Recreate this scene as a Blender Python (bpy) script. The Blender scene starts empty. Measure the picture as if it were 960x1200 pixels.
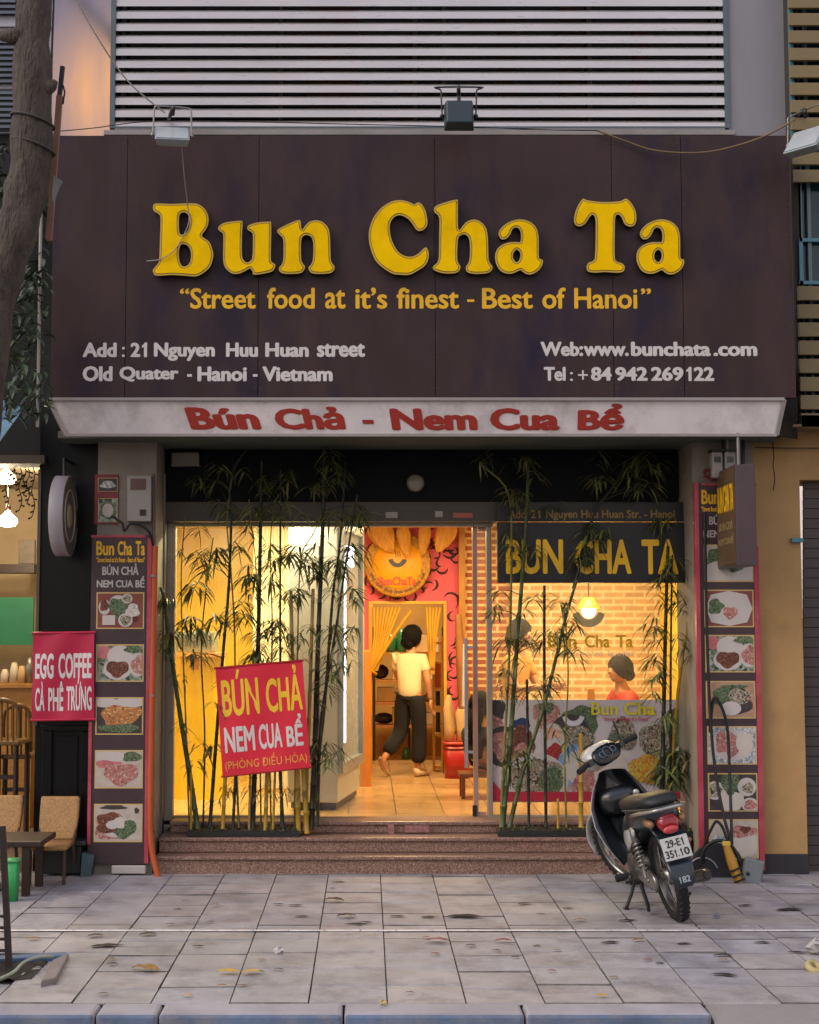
import bpy, math, random
from mathutils import Vector, Matrix, Quaternion
R = math.radians
random.seed(7)
SC = bpy.context.scene
COL = SC.collection

# ------------------------------------------------------------------ camera
CAM_Y, CAM_Z, TILT, FPX, PPX = -10.58, 1.7, R(4.418), 1760.0, 430.0
cam = bpy.data.cameras.new('camera'); cam_ob = bpy.data.objects.new('camera', cam); COL.objects.link(cam_ob)
cam.sensor_fit = 'VERTICAL'; cam.sensor_height = 36; cam.lens = 36 * FPX / 1200
cam.shift_x = 50 / 1200; cam.shift_y = 0; cam.clip_end = 2000; cam.clip_start = 0.05
cam_ob.location = (0, CAM_Y, CAM_Z); cam_ob.rotation_euler = (R(90) + TILT, 0, 0)
SC.camera = cam_ob
SC.render.resolution_x, SC.render.resolution_y = 819, 1024

# ------------------------------------------------------------------ world, sun, exposure
SUN_EL, SUN_ROT = R(40), R(240)
w = bpy.data.worlds.new('World'); SC.world = w; w.use_nodes = True
nt = w.node_tree; N = nt.nodes; LK = nt.links; N.clear()
wo = N.new('ShaderNodeOutputWorld'); bg = N.new('ShaderNodeBackground'); bg.inputs['Strength'].default_value = 0.15
sky = N.new('ShaderNodeTexSky'); sky.sky_type = 'NISHITA'; sky.sun_disc = False
sky.sun_elevation = SUN_EL; sky.sun_rotation = SUN_ROT; sky.air_density = 1.3; sky.dust_density = 2.0
tc = N.new('ShaderNodeTexCoord')
sep = N.new('ShaderNodeSeparateXYZ'); LK.new(tc.outputs['Generated'], sep.inputs[0])
mp = N.new('ShaderNodeMapping'); mp.inputs['Scale'].default_value = (1.6, 1.6, 3.0); mp.inputs['Location'].default_value = (0.32, 0.1, 0.55)
LK.new(tc.outputs['Generated'], mp.inputs[0])
no = N.new('ShaderNodeTexNoise'); no.inputs['Scale'].default_value = 2.1; no.inputs['Detail'].default_value = 5; no.inputs['Roughness'].default_value = .55
LK.new(mp.outputs[0], no.inputs['Vector'])
cr = N.new('ShaderNodeMapRange'); cr.inputs[1].default_value = .40; cr.inputs[2].default_value = .60; LK.new(no.outputs['Fac'], cr.inputs[0])
# cloud colour: warm low in the sky, grey-violet higher up
el = N.new('ShaderNodeValToRGB'); LK.new(sep.outputs[2], el.inputs[0])
e = el.color_ramp.elements
e[0].position = 0.0; e[0].color = (2.3, 1.9, 1.9, 1)
e[1].position = 1.0; e[1].color = (4.7, 4.6, 5.6, 1)
k = e.new(0.30); k.color = (6.0, 4.6, 4.0, 1)
k = e.new(0.37); k.color = (9.5, 5.4, 2.1, 1)
k = e.new(0.45); k.color = (5.4, 4.8, 5.2, 1)
mixc = N.new('ShaderNodeMixRGB'); LK.new(cr.outputs[0], mixc.inputs[0]); LK.new(sky.outputs[0], mixc.inputs[1]); LK.new(el.outputs[0], mixc.inputs[2])
# a lit sunset cloud over the opposite roofs, with dull blue-grey cloud round it
def blob(prev, d, lo, hi, col, rough, nsc=7):
    vm = N.new('ShaderNodeVectorMath'); vm.operation = 'DOT_PRODUCT'; vm.inputs[1].default_value = Vector(d).normalized()
    n2 = N.new('ShaderNodeTexNoise'); n2.inputs['Scale'].default_value = nsc; n2.inputs['Detail'].default_value = 6; LK.new(tc.outputs['Generated'], n2.inputs['Vector'])
    ma = N.new('ShaderNodeMath'); ma.operation = 'MULTIPLY_ADD'; ma.inputs[1].default_value = rough
    LK.new(tc.outputs['Generated'], vm.inputs[0]); LK.new(n2.outputs['Fac'], ma.inputs[0]); LK.new(vm.outputs['Value'], ma.inputs[2])
    r_ = N.new('ShaderNodeMapRange'); r_.interpolation_type = 'SMOOTHSTEP'; r_.inputs[1].default_value = lo + rough * .5; r_.inputs[2].default_value = hi + rough * .5; LK.new(ma.outputs[0], r_.inputs[0])
    mx = N.new('ShaderNodeMixRGB'); LK.new(r_.outputs[0], mx.inputs[0]); LK.new(prev, mx.inputs[1]); mx.inputs[2].default_value = (*col, 1); return mx.outputs[0]
o_ = blob(mixc.outputs[0], (-.22, -.93, .40), .955, .99, (1.5, 1.7, 2.7), .03)
o_ = blob(o_, (-.150, -.926, .331), .9982, .9997, (9.5, 5.4, 3.2), .0016, 30)
o_ = blob(o_, (-.163, -.926, .340), .9993, .99995, (17, 7.6, 1.9), .0006, 60)
LK.new(o_, bg.inputs['Color']); LK.new(bg.outputs[0], wo.inputs[0])

sl = bpy.data.lights.new('sun', 'SUN'); sl.energy = 0.7; sl.angle = R(35); sl.color = (1.0, .92, .88)
so = bpy.data.objects.new('sun', sl); COL.objects.link(so)
sd = Vector((math.sin(SUN_ROT) * math.cos(SUN_EL), math.cos(SUN_ROT) * math.cos(SUN_EL), math.sin(SUN_EL)))
so.rotation_euler = sd.to_track_quat('Z', 'Y').to_euler(); so.location = (-4, -14, 8)

SC.view_settings.view_transform = 'Standard'; SC.view_settings.look = 'None'
SC.view_settings.gamma = 1; SC.view_settings.use_curve_mapping = False
SC.view_settings.exposure = 0.62
SC.render.engine = 'CYCLES'
SC.cycles.use_denoising = True
SC.cycles.max_bounces = 8; SC.cycles.diffuse_bounces = 4; SC.cycles.transparent_max_bounces = 24
SC.cycles.sample_clamp_indirect = 6

# ------------------------------------------------------------------ picture <-> world
CT, ST = math.cos(TILT), math.sin(TILT)
def P(px, py, Y):
    u, v = (px - PPX) / FPX, (600 - py) / FPX
    dx, dy, dz = u, CT - v * ST, ST + v * CT
    t = (Y - CAM_Y) / dy
    return Vector((dx * t, Y, CAM_Z + dz * t))
def G(px, py, z=0.0):
    u, v = (px - PPX) / FPX, (600 - py) / FPX
    dx, dy, dz = u, CT - v * ST, ST + v * CT
    t = (z - CAM_Z) / dz
    return Vector((dx * t, CAM_Y + dy * t, z))
def rect(x0, y0, x1, y1, Y):
    xm, ym = (x0 + x1) / 2, (y0 + y1) / 2
    return P(x0, ym, Y).x, P(x1, ym, Y).x, P(xm, y1, Y).z, P(xm, y0, Y).z     # X0 X1 Z0 Z1

# ------------------------------------------------------------------ materials
def L(h):
    h = h.lstrip('#'); c = [int(h[i:i + 2], 16) / 255 for i in (0, 2, 4)]
    return tuple(x / 12.92 if x <= .04045 else ((x + .055) / 1.055) ** 2.4 for x in c)
MATS = {}
def new_mat(name):
    m = bpy.data.materials.new(name); m.use_nodes = True; MATS[name] = m
    return m, m.node_tree.nodes, m.node_tree.links, m.node_tree.nodes['Principled BSDF']
def M(name, col, rough=.6, metal=0., var=.18, scale=4., bump=0., bscale=60., dirt=0., dcol=None, dscale=2.0, coat=0., spec=.5, stretch=(1, 1, 1), island=0., bd=.01, col2=None):
    """painted / stone / cloth surface: noise variation of value, optional stains, optional bump"""
    if name in MATS: return MATS[name]
    if isinstance(col, str): col = L(col)
    m, n, l, b = new_mat(name)
    b.inputs['Metallic'].default_value = metal; b.inputs['Specular IOR Level'].default_value = spec
    if coat: b.inputs['Coat Weight'].default_value = coat; b.inputs['Coat Roughness'].default_value = .08
    tc = n.new('ShaderNodeTexCoord'); mp = n.new('ShaderNodeMapping'); mp.inputs['Scale'].default_value = stretch
    l.new(tc.outputs['Object'], mp.inputs[0])
    no = n.new('ShaderNodeTexNoise'); no.inputs['Scale'].default_value = scale; no.inputs['Detail'].default_value = 6; no.inputs['Roughness'].default_value = .62
    l.new(mp.outputs[0], no.inputs['Vector'])
    mr = n.new('ShaderNodeMapRange'); mr.inputs[1].default_value = .3; mr.inputs[2].default_value = .7
    mr.inputs[3].default_value = 1 - var; mr.inputs[4].default_value = 1 + var; l.new(no.outputs['Fac'], mr.inputs[0])
    fac = mr.outputs[0]
    if island:
        ge = n.new('ShaderNodeNewGeometry'); mi = n.new('ShaderNodeMapRange'); mi.inputs[3].default_value = 1 - island; mi.inputs[4].default_value = 1 + island
        l.new(ge.outputs['Random Per Island'], mi.inputs[0]); mu = n.new('ShaderNodeMath'); mu.operation = 'MULTIPLY'
        l.new(fac, mu.inputs[0]); l.new(mi.outputs[0], mu.inputs[1]); fac = mu.outputs[0]
    vm = n.new('ShaderNodeVectorMath'); vm.operation = 'SCALE'; vm.inputs[0].default_value = col; l.new(fac, vm.inputs['Scale'])
    if col2:
        g2 = n.new('ShaderNodeNewGeometry'); m4 = n.new('ShaderNodeMath'); m4.operation = 'MULTIPLY'; m4.inputs[1].default_value = 7.31; m5 = n.new('ShaderNodeMath'); m5.operation = 'FRACT'
        l.new(g2.outputs['Random Per Island'], m4.inputs[0]); l.new(m4.outputs[0], m5.inputs[0]); mc = n.new('ShaderNodeMixRGB'); mc.inputs[1].default_value = (*col, 1); mc.inputs[2].default_value = (*L(col2), 1)
        l.new(m5.outputs[0], mc.inputs[0]); l.new(mc.outputs[0], vm.inputs[0])
    out = vm.outputs[0]
    if dirt:
        n2 = n.new('ShaderNodeTexNoise'); n2.inputs['Scale'].default_value = dscale; n2.inputs['Detail'].default_value = 8; n2.inputs['Roughness'].default_value = .7
        l.new(mp.outputs[0], n2.inputs['Vector'])
        m2 = n.new('ShaderNodeMapRange'); m2.inputs[1].default_value = .48; m2.inputs[2].default_value = .72; m2.inputs[4].default_value = dirt
        l.new(n2.outputs['Fac'], m2.inputs[0])
        mx = n.new('ShaderNodeMixRGB'); l.new(m2.outputs[0], mx.inputs[0]); l.new(out, mx.inputs[1])
        dc = dcol or (col[0] * .35, col[1] * .33, col[2] * .3)
        mx.inputs[2].default_value = (*dc, 1); out = mx.outputs[0]
    l.new(out, b.inputs['Base Color'])
    rr = n.new('ShaderNodeMapRange'); rr.inputs[3].default_value = max(.02, rough - .1); rr.inputs[4].default_value = min(1, rough + .1)
    l.new(no.outputs['Fac'], rr.inputs[0]); l.new(rr.outputs[0], b.inputs['Roughness'])
    if bump:
        n3 = n.new('ShaderNodeTexNoise'); n3.inputs['Scale'].default_value = bscale; n3.inputs['Detail'].default_value = 4
        l.new(mp.outputs[0], n3.inputs['Vector'])
        bu = n.new('ShaderNodeBump'); bu.inputs['Strength'].default_value = bump; bu.inputs['Distance'].default_value = bd
        l.new(n3.outputs['Fac'], bu.inputs['Height']); l.new(bu.outputs[0], b.inputs['Normal'])
    return m
def EM(name, col, strength):
    if name in MATS: return MATS[name]
    m, n, l, b = new_mat(name)
    b.inputs['Base Color'].default_value = (*col, 1); b.inputs['Emission Color'].default_value = (*col, 1); b.inputs['Emission Strength'].default_value = strength
    return m
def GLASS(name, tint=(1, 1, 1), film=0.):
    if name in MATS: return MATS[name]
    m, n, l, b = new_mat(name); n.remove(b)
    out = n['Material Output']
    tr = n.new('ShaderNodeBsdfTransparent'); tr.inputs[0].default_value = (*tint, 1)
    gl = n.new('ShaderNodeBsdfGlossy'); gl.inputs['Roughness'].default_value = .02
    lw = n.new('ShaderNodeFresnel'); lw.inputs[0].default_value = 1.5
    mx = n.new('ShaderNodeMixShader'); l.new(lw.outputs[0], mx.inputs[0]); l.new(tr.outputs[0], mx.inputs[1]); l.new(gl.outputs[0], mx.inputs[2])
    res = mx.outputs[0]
    if film:      # milky film painted in for hazy reflections on the pane
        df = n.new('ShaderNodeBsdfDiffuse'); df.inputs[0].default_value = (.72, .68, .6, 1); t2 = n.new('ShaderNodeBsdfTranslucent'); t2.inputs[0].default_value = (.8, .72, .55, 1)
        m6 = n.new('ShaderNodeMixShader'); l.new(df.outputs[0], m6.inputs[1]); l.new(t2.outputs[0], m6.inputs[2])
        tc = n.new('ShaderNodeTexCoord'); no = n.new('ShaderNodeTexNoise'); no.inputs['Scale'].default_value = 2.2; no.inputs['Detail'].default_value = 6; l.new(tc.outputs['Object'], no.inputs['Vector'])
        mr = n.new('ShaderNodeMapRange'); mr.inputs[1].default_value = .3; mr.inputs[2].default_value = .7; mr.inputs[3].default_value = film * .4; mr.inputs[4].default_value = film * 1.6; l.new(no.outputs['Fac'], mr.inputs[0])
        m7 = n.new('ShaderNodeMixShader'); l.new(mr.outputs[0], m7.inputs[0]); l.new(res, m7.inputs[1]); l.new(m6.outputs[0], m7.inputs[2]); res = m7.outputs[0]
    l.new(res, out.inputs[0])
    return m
def FOOD(name, cols, scale=90., rough=.5, smooth=.55):
    """chopped food or printed food picture: voronoi cells of several colours"""
    if name in MATS: return MATS[name]
    m, n, l, b = new_mat(name)
    tc = n.new('ShaderNodeTexCoord'); no = n.new('ShaderNodeTexNoise'); no.inputs['Scale'].default_value = scale * .7; no.inputs['Detail'].default_value = 3
    l.new(tc.outputs['Object'], no.inputs['Vector'])
    ad = n.new('ShaderNodeMixRGB'); ad.inputs[0].default_value = .02; l.new(tc.outputs['Object'], ad.inputs[1]); l.new(no.outputs['Color'], ad.inputs[2])
    vo = n.new('ShaderNodeTexVoronoi'); vo.feature = 'SMOOTH_F1'; vo.inputs['Smoothness'].default_value = smooth; vo.inputs['Scale'].default_value = scale; l.new(ad.outputs[0], vo.inputs['Vector'])
    sx = n.new('ShaderNodeSeparateColor'); l.new(vo.outputs['Color'], sx.inputs[0])
    ra = n.new('ShaderNodeValToRGB'); ra.color_ramp.interpolation = 'LINEAR'; l.new(sx.outputs[0], ra.inputs[0])
    e = ra.color_ramp.elements; k = len(cols)
    e[0].position = 0; e[0].color = (*L(cols[0]), 1); e[1].position = 1 / k; e[1].color = (*L(cols[1]), 1)
    for i in range(2, k): q = e.new(i / k); q.color = (*L(cols[i]), 1)
    mu = n.new('ShaderNodeMixRGB'); mu.blend_type = 'MULTIPLY'; mu.inputs[0].default_value = .45
    mr = n.new('ShaderNodeMapRange'); mr.inputs[1].default_value = .0; mr.inputs[2].default_value = .6; mr.inputs[3].default_value = 1.15; mr.inputs[4].default_value = .5
    l.new(vo.outputs['Distance'], mr.inputs[0]); l.new(ra.outputs[0], mu.inputs[1]); l.new(mr.outputs[0], mu.inputs[2])
    l.new(mu.outputs[0], b.inputs['Base Color']); b.inputs['Roughness'].default_value = rough
    return m
def BRICK(name, c1, c2, mortar, bw, bh, rough=.8, ms=.012, offset=.5, bump=.3):
    if name in MATS: return MATS[name]
    m, n, l, b = new_mat(name)
    tc = n.new('ShaderNodeTexCoord'); sp = n.new('ShaderNodeSeparateXYZ'); cb = n.new('ShaderNodeCombineXYZ')
    l.new(tc.outputs['Object'], sp.inputs[0]); ad = n.new('ShaderNodeMath'); l.new(sp.outputs[0], ad.inputs[0]); l.new(sp.outputs[1], ad.inputs[1])
    l.new(ad.outputs[0], cb.inputs[0]); l.new(sp.outputs[2], cb.inputs[1])
    br = n.new('ShaderNodeTexBrick'); br.offset = offset; br.inputs['Scale'].default_value = 1
    br.inputs['Color1'].default_value = (*c1, 1); br.inputs['Color2'].default_value = (*c2, 1); br.inputs['Mortar'].default_value = (*mortar, 1)
    br.inputs['Brick Width'].default_value = bw; br.inputs['Row Height'].default_value = bh; br.inputs['Mortar Size'].default_value = ms; br.inputs['Bias'].default_value = 0
    l.new(cb.outputs[0], br.inputs['Vector'])
    no = n.new('ShaderNodeTexNoise'); no.inputs['Scale'].default_value = 18; no.inputs['Detail'].default_value = 6; l.new(tc.outputs['Object'], no.inputs['Vector'])
    mr = n.new('ShaderNodeMapRange'); mr.inputs[3].default_value = .6; mr.inputs[4].default_value = 1.4; l.new(no.outputs['Fac'], mr.inputs[0])
    mu = n.new('ShaderNodeMixRGB'); mu.blend_type = 'MULTIPLY'; mu.inputs[0].default_value = 1; l.new(br.outputs[0], mu.inputs[1]); l.new(mr.outputs[0], mu.inputs[2])
    l.new(mu.outputs[0], b.inputs['Base Color']); b.inputs['Roughness'].default_value = rough
    bu = n.new('ShaderNodeBump'); bu.inputs['Strength'].default_value = bump; bu.inputs['Distance'].default_value = -.008; l.new(br.outputs['Fac'], bu.inputs['Height']); l.new(bu.outputs[0], b.inputs['Normal'])
    return m

# ------------------------------------------------------------------ mesh building
class MB:
    def __init__(s): s.v = []; s.f = []; s.m = []; s.s = []
    def add(s, vs, fs, m=0, smooth=False):
        o = len(s.v); s.v += [Vector(v) for v in vs]
        for f in fs: s.f.append([i + o for i in f]); s.m.append(m); s.s.append(smooth)
        return s
    def box(s, x0, x1, y0, y1, z0, z1, m=0):
        if x0 > x1: x0, x1 = x1, x0
        if y0 > y1: y0, y1 = y1, y0
        if z0 > z1: z0, z1 = z1, z0
        v = [(x, y, z) for x in (x0, x1) for y in (y0, y1) for z in (z0, z1)]
        return s.add(v, [(0, 1, 3, 2), (4, 6, 7, 5), (0, 4, 5, 1), (2, 3, 7, 6), (0, 2, 6, 4), (1, 5, 7, 3)], m)
    def pbox(s, x0, y0, x1, y1, Y, dep, m=0):
        a, b, c, d = rect(x0, y0, x1, y1, Y); return s.box(a, b, Y, Y + dep, c, d, m)
    def obox(s, c, size, rot=None, m=0):
        c = Vector(c); h = Vector(size) / 2; v = []
        for x in (-1, 1):
            for y in (-1, 1):
                for z in (-1, 1):
                    p = Vector((x * h.x, y * h.y, z * h.z)); v.append(c + (rot @ p if rot else p))
        return s.add(v, [(0, 1, 3, 2), (4, 6, 7, 5), (0, 4, 5, 1), (2, 3, 7, 6), (0, 2, 6, 4), (1, 5, 7, 3)], m)
    def bar(s, a, b, wx, wy, m=0, up=(0, 0, 1)):
        a, b = Vector(a), Vector(b); d = (b - a); n = d.normalized(); u = Vector(up)
        if abs(n.dot(u)) > .95: u = Vector((0, 1, 0))
        sx = n.cross(u).normalized(); sy = sx.cross(n).normalized()
        rot = Matrix((sx, sy, n)).transposed()
        return s.obox((a + b) / 2, (wx, wy, d.length), rot, m)
    def tube(s, pts, rad, n=8, m=0, cap=True, smooth=True):
        pts = [Vector(p) for p in pts]; k = len(pts)
        if not hasattr(rad, '__len__'): rad = [rad] * k
        vs = []; prev = None
        for i, p in enumerate(pts):
            t = (pts[min(i + 1, k - 1)] - pts[max(i - 1, 0)]).normalized()
            if prev is None:
                u = Vector((0, 0, 1)) if abs(t.z) < .9 else Vector((1, 0, 0)); a = t.cross(u).normalized()
            else:
                a = (prev - t * prev.dot(t)).normalized()
            prev = a; b = t.cross(a)
            for j in range(n):
                q = 2 * math.pi * j / n; vs.append(p + (a * math.cos(q) + b * math.sin(q)) * rad[i])
        fs = []
        for i in range(k - 1):
            for j in range(n): fs.append((i * n + j, i * n + (j + 1) % n, (i + 1) * n + (j + 1) % n, (i + 1) * n + j))
        s.add(vs, fs, m, smooth)
        if cap:
            s.add(vs[:n][::-1], [tuple(range(n))], m); s.add(vs[-n:], [tuple(range(n))], m)
        return s
    def lathe(s, prof, c=(0, 0, 0), axis=(0, 0, 1), n=24, m=0, smooth=True):
        """profile of (radius, height) turned round an axis through c"""
        ax = Vector(axis).normalized(); q = Vector((0, 0, 1)).rotation_difference(ax); c = Vector(c); vs = []
        for r, h in prof:
            for j in range(n):
                t = 2 * math.pi * j / n; vs.append(c + q @ Vector((r * math.cos(t), r * math.sin(t), h)))
        fs = []
        for i in range(len(prof) - 1):
            for j in range(n): fs.append((i * n + j, i * n + (j + 1) % n, (i + 1) * n + (j + 1) % n, (i + 1) * n + j))
        return s.add(vs, fs, m, smooth)
    def loft(s, secs, n=16, m=0, cap=True, smooth=True, e=2.0):
        """secs: (centre, axis_a, axis_b) - superellipse rings joined"""
        vs = []
        for c, a, b in secs:
            c, a, b = Vector(c), Vector(a), Vector(b)
            for j in range(n):
                t = 2 * math.pi * j / n; ct, st = math.cos(t), math.sin(t)
                vs.append(c + a * (math.copysign(abs(ct) ** (2 / e), ct)) + b * (math.copysign(abs(st) ** (2 / e), st)))
        fs = []
        for i in range(len(secs) - 1):
            for j in range(n): fs.append((i * n + j, i * n + (j + 1) % n, (i + 1) * n + (j + 1) % n, (i + 1) * n + j))
        if cap: fs += [tuple(range(n))[::-1], tuple(range((len(secs) - 1) * n, len(secs) * n))]
        return s.add(vs, fs, m, smooth)
    def prism(s, poly, Y, dep, m=0):
        """poly of (x,z), front at Y, going back by dep"""
        n = len(poly); v = [(x, Y, z) for x, z in poly] + [(x, Y + dep, z) for x, z in poly]
        return s.add(v, [tuple(range(n)), tuple(range(n, 2 * n))[::-1]] + [(i, (i + 1) % n + 0, (i + 1) % n + n, i + n) for i in range(n)], m)
    def ppoly(s, pts, Y, dep, m=0): return s.prism([(p.x, p.z) for p in (P(x, y, Y) for x, y in pts)], Y, dep, m)
    def ball(s, c, r, n=10, m=0, sc=(1, 1, 1), rot=None):
        vs = []; c = Vector(c)
        for i in range(n + 1):
            a = math.pi * i / n
            for j in range(2 * n):
                b = math.pi * j / n; p = Vector((math.sin(a) * math.cos(b) * sc[0], math.sin(a) * math.sin(b) * sc[1], math.cos(a) * sc[2])) * r
                vs.append(c + (rot @ p if rot else p))
        w_ = 2 * n; fs = [(i * w_ + j, (i + 1) * w_ + j, (i + 1) * w_ + (j + 1) % w_, i * w_ + (j + 1) % w_) for i in range(n) for j in range(w_)]
        return s.add(vs, fs, m, True)
    def quad(s, a, b, c, d, m=0, smooth=False): return s.add([a, b, c, d], [(0, 1, 2, 3)], m, smooth)
    def mesh(s, me, m=0, smooth=False):
        return s.add([v.co for v in me.vertices], [list(p.vertices) for p in me.polygons], m, smooth)
    def xf(s, fn): s.v = [Vector(fn(v)) for v in s.v]; return s

def build(name, mb, mats, parent=None, org=(0, 0, 0), bevel=0., label=None, kind=None, seg=2):
    me = bpy.data.meshes.new(name); org = Vector(org)
    me.from_pydata([v - org for v in mb.v], [], mb.f)
    if not isinstance(mats, (list, tuple)): mats = [mats]
    for m in mats: me.materials.append(m)
    me.polygons.foreach_set('material_index', [min(i, len(mats) - 1) for i in mb.m]); me.polygons.foreach_set('use_smooth', mb.s)
    me.update(); me.validate()
    import bmesh
    bm = bmesh.new(); bm.from_mesh(me); bmesh.ops.recalc_face_normals(bm, faces=bm.faces); bm.to_mesh(me); bm.free()
    o = bpy.data.objects.new(name, me); COL.objects.link(o)
    if parent is not None: o.parent = parent
    else: o.location = org
    if bevel:
        b = o.modifiers.new('bevel', 'BEVEL'); b.width = bevel; b.segments = seg; b.limit_method = 'ANGLE'; b.angle_limit = R(40)
    if label: o['label'] = label
    if kind: o['kind'] = kind
    return o
class Thing:
    """an Empty at the thing's base; parts are given in world coordinates"""
    def __init__(s, name, label, cat, loc=(0, 0, 0), group=None):
        s.e = bpy.data.objects.new(name, None); COL.objects.link(s.e); s.org = Vector(loc); s.e.location = s.org
        s.e.empty_display_size = .1; s.e['label'] = label; s.e['category'] = cat
        if group: s.e['group'] = group
    def part(s, name, mb, mats, under=None, bevel=0., label=None, kind=None):
        return build(name, mb, mats, under or s.e, s.org, bevel, label, kind)
    def lamp(s, name, typ, loc, energy, col, size=.2, rot=None, under=None):
        l = bpy.data.lights.new(name, typ); l.energy = energy; l.color = col
        if typ == 'AREA': l.shape = 'RECTANGLE'; l.size = size[0]; l.size_y = size[1]
        else: l.shadow_soft_size = size
        o = bpy.data.objects.new(name, l); COL.objects.link(o); o.parent = under or s.e; o.location = Vector(loc) - s.org
        if rot: o.rotation_euler = rot
        return o
def single(name, mb, mats, label, cat, group=None, bevel=0., org=None):
    if org is None:
        n = len(mb.v); org = Vector((sum(v.x for v in mb.v) / n, sum(v.y for v in mb.v) / n, min(v.z for v in mb.v)))
    o = build(name, mb, mats, None, org, bevel); o['label'] = label; o['category'] = cat
    if group: o['group'] = group
    return o
def struct(name, mb, mats, bevel=0.): return build(name, mb, mats, None, (0, 0, 0), bevel, kind='structure')

def curve_mesh(cu):
    o = bpy.data.objects.new('t', cu); COL.objects.link(o)
    dg = bpy.context.evaluated_depsgraph_get(); dg.update()
    me = bpy.data.meshes.new_from_object(o.evaluated_get(dg))
    bpy.data.objects.remove(o); bpy.data.curves.remove(cu)
    return me
def text_mesh(body, bold=0., ext=.001, spacing=1., word=1.):
    cu = bpy.data.curves.new('t', 'FONT'); cu.body = body; cu.offset = bold; cu.resolution_u = 3; cu.space_character = spacing; cu.space_word = word
    cu.extrude = .5; cu.align_x = 'LEFT'
    me = curve_mesh(cu)
    vs = [v.co.copy() for v in me.vertices]; fs = [list(p.vertices) for p in me.polygons]; bpy.data.meshes.remove(me)
    x0 = min(v.x for v in vs); x1 = max(v.x for v in vs); y0 = min(v.y for v in vs); y1 = max(v.y for v in vs)
    return [((v.x - x0) / (x1 - x0), (v.y - y0) / (y1 - y0), v.z + .5) for v in vs], fs, (x1 - x0, y1 - y0)   # u, v(up), depth 0..1 (1 = front)
def text_uv(mb, body, at, u0, u1, v0, v1, dep=.002, bold=.02, m=0, spacing=1., word=1.):
    """at(u,v)->(point, normal): lettering laid on a surface; v counts down from the top"""
    vs, fs, asp = text_mesh(body, 0, spacing=spacing, word=word)
    k = 8 if bold > .012 else 1; bx = bold * 1.1 / asp[0]; by = bold * .8 / asp[1]     # heavier weight: copies shifted round a small ring
    for i in range(k):
        q = 2 * math.pi * i / k; ox = bx * math.cos(q) if k > 1 else 0; oy = by * math.sin(q) if k > 1 else 0
        fx = 1 / (1 + 2 * bx) if k > 1 else 1; fy = 1 / (1 + 2 * by) if k > 1 else 1; out = []
        for u, v, d in vs:
            u = .5 + (u - .5 + ox) * fx; v = .5 + (v - .5 + oy) * fy
            p, nrm = at(u0 + (u1 - u0) * u, v1 + (v0 - v1) * v); out.append(p + nrm * (d * dep * (1 - .06 * i)))
        mb.add(out, fs, m)
    return mb
def one(mb, at, u0, u1, v0, v1, dep=.002, m=0):
    """figure one with a flag"""
    pl = [(.52, 0), (1, 0), (1, 1), (.40, 1), (.40, .30), (.0, .36), (.0, .20), (.35, .12)]; n = len(pl); f = []; b = []
    for u, v in pl:
        p, nr = at(u0 + (u1 - u0) * u, v0 + (v1 - v0) * v); f.append(p + nr * dep); b.append(p)
    return mb.add(f + b, [tuple(range(n))] + [(i, (i + 1) % n, (i + 1) % n + n, i + n) for i in range(n)], m)
def flat(x0, y0, x1, y1, Y):
    a, b, c, d = rect(x0, y0, x1, y1, Y); nr = Vector((0, -1, 0))
    return lambda u, v: (Vector((a + (b - a) * u, Y, d + (c - d) * v)), nr)
def quadmap(tl, tr, br, bl, Y, bulge=0.):
    q = [P(*p, Y) for p in (tl, tr, br, bl)]; nr = Vector((0, -1, 0))
    def at(u, v):
        p = (q[0] * (1 - u) + q[1] * u) * (1 - v) + (q[3] * (1 - u) + q[2] * u) * v
        return p + Vector((0, -bulge * math.sin(math.pi * u) * (.4 + .6 * v) + .006 * math.sin(u * 9 + v * 5), 0)), nr
    return at
def text(mb, body, x0, y0, x1, y1, Y, bold=.02, m=0, dep=.002, spacing=1., word=1.):
    return text_uv(mb, body, flat(x0, y0, x1, y1, Y), 0, 1, 0, 1, dep, bold, m, spacing, word)

def catmull(pts, k=6, closed=True):
    n = len(pts); out = []
    for i in range(n if closed else n - 1):
        g = (lambda j: pts[j % n]) if closed else (lambda j: pts[max(0, min(n - 1, j))])
        p0, p1, p2, p3 = (Vector(g(i + d)) for d in (-1, 0, 1, 2))
        for q in range(k):
            t = q / k
            out.append(.5 * ((2 * p1) + (p2 - p0) * t + (2 * p0 - 5 * p1 + 4 * p2 - p3) * t * t + (3 * p1 - p0 - 3 * p2 + p3) * t ** 3))
    if not closed: out.append(Vector(pts[-1]))
    return out
def outline_mesh(loops, extrude, offset=0.):
    """filled 2D outline (x,z metres) -> mesh data, lying in XZ, centred on y=0"""
    cu = bpy.data.curves.new('t', 'CURVE'); cu.dimensions = '2D'; cu.fill_mode = 'BOTH'; cu.extrude = extrude; cu.offset = offset
    for lp in loops:
        sp = cu.splines.new('POLY'); sp.points.add(len(lp) - 1); sp.use_cyclic_u = True
        for i, p in enumerate(lp): sp.points[i].co = (p[0], p[1], 0, 1)
    me = curve_mesh(cu)
    vs = [Vector((v.co.x, -v.co.z, v.co.y)) for v in me.vertices]; fs = [list(p.vertices) for p in me.polygons]; bpy.data.meshes.remove(me)
    return vs, fs
def wire(name, pts, r, mat, label, cat='cable', k=8, group=None):
    mb = MB(); mb.tube(catmull(pts, k, False), r, 6); return single(name, mb, mat, label, cat, group)
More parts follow.
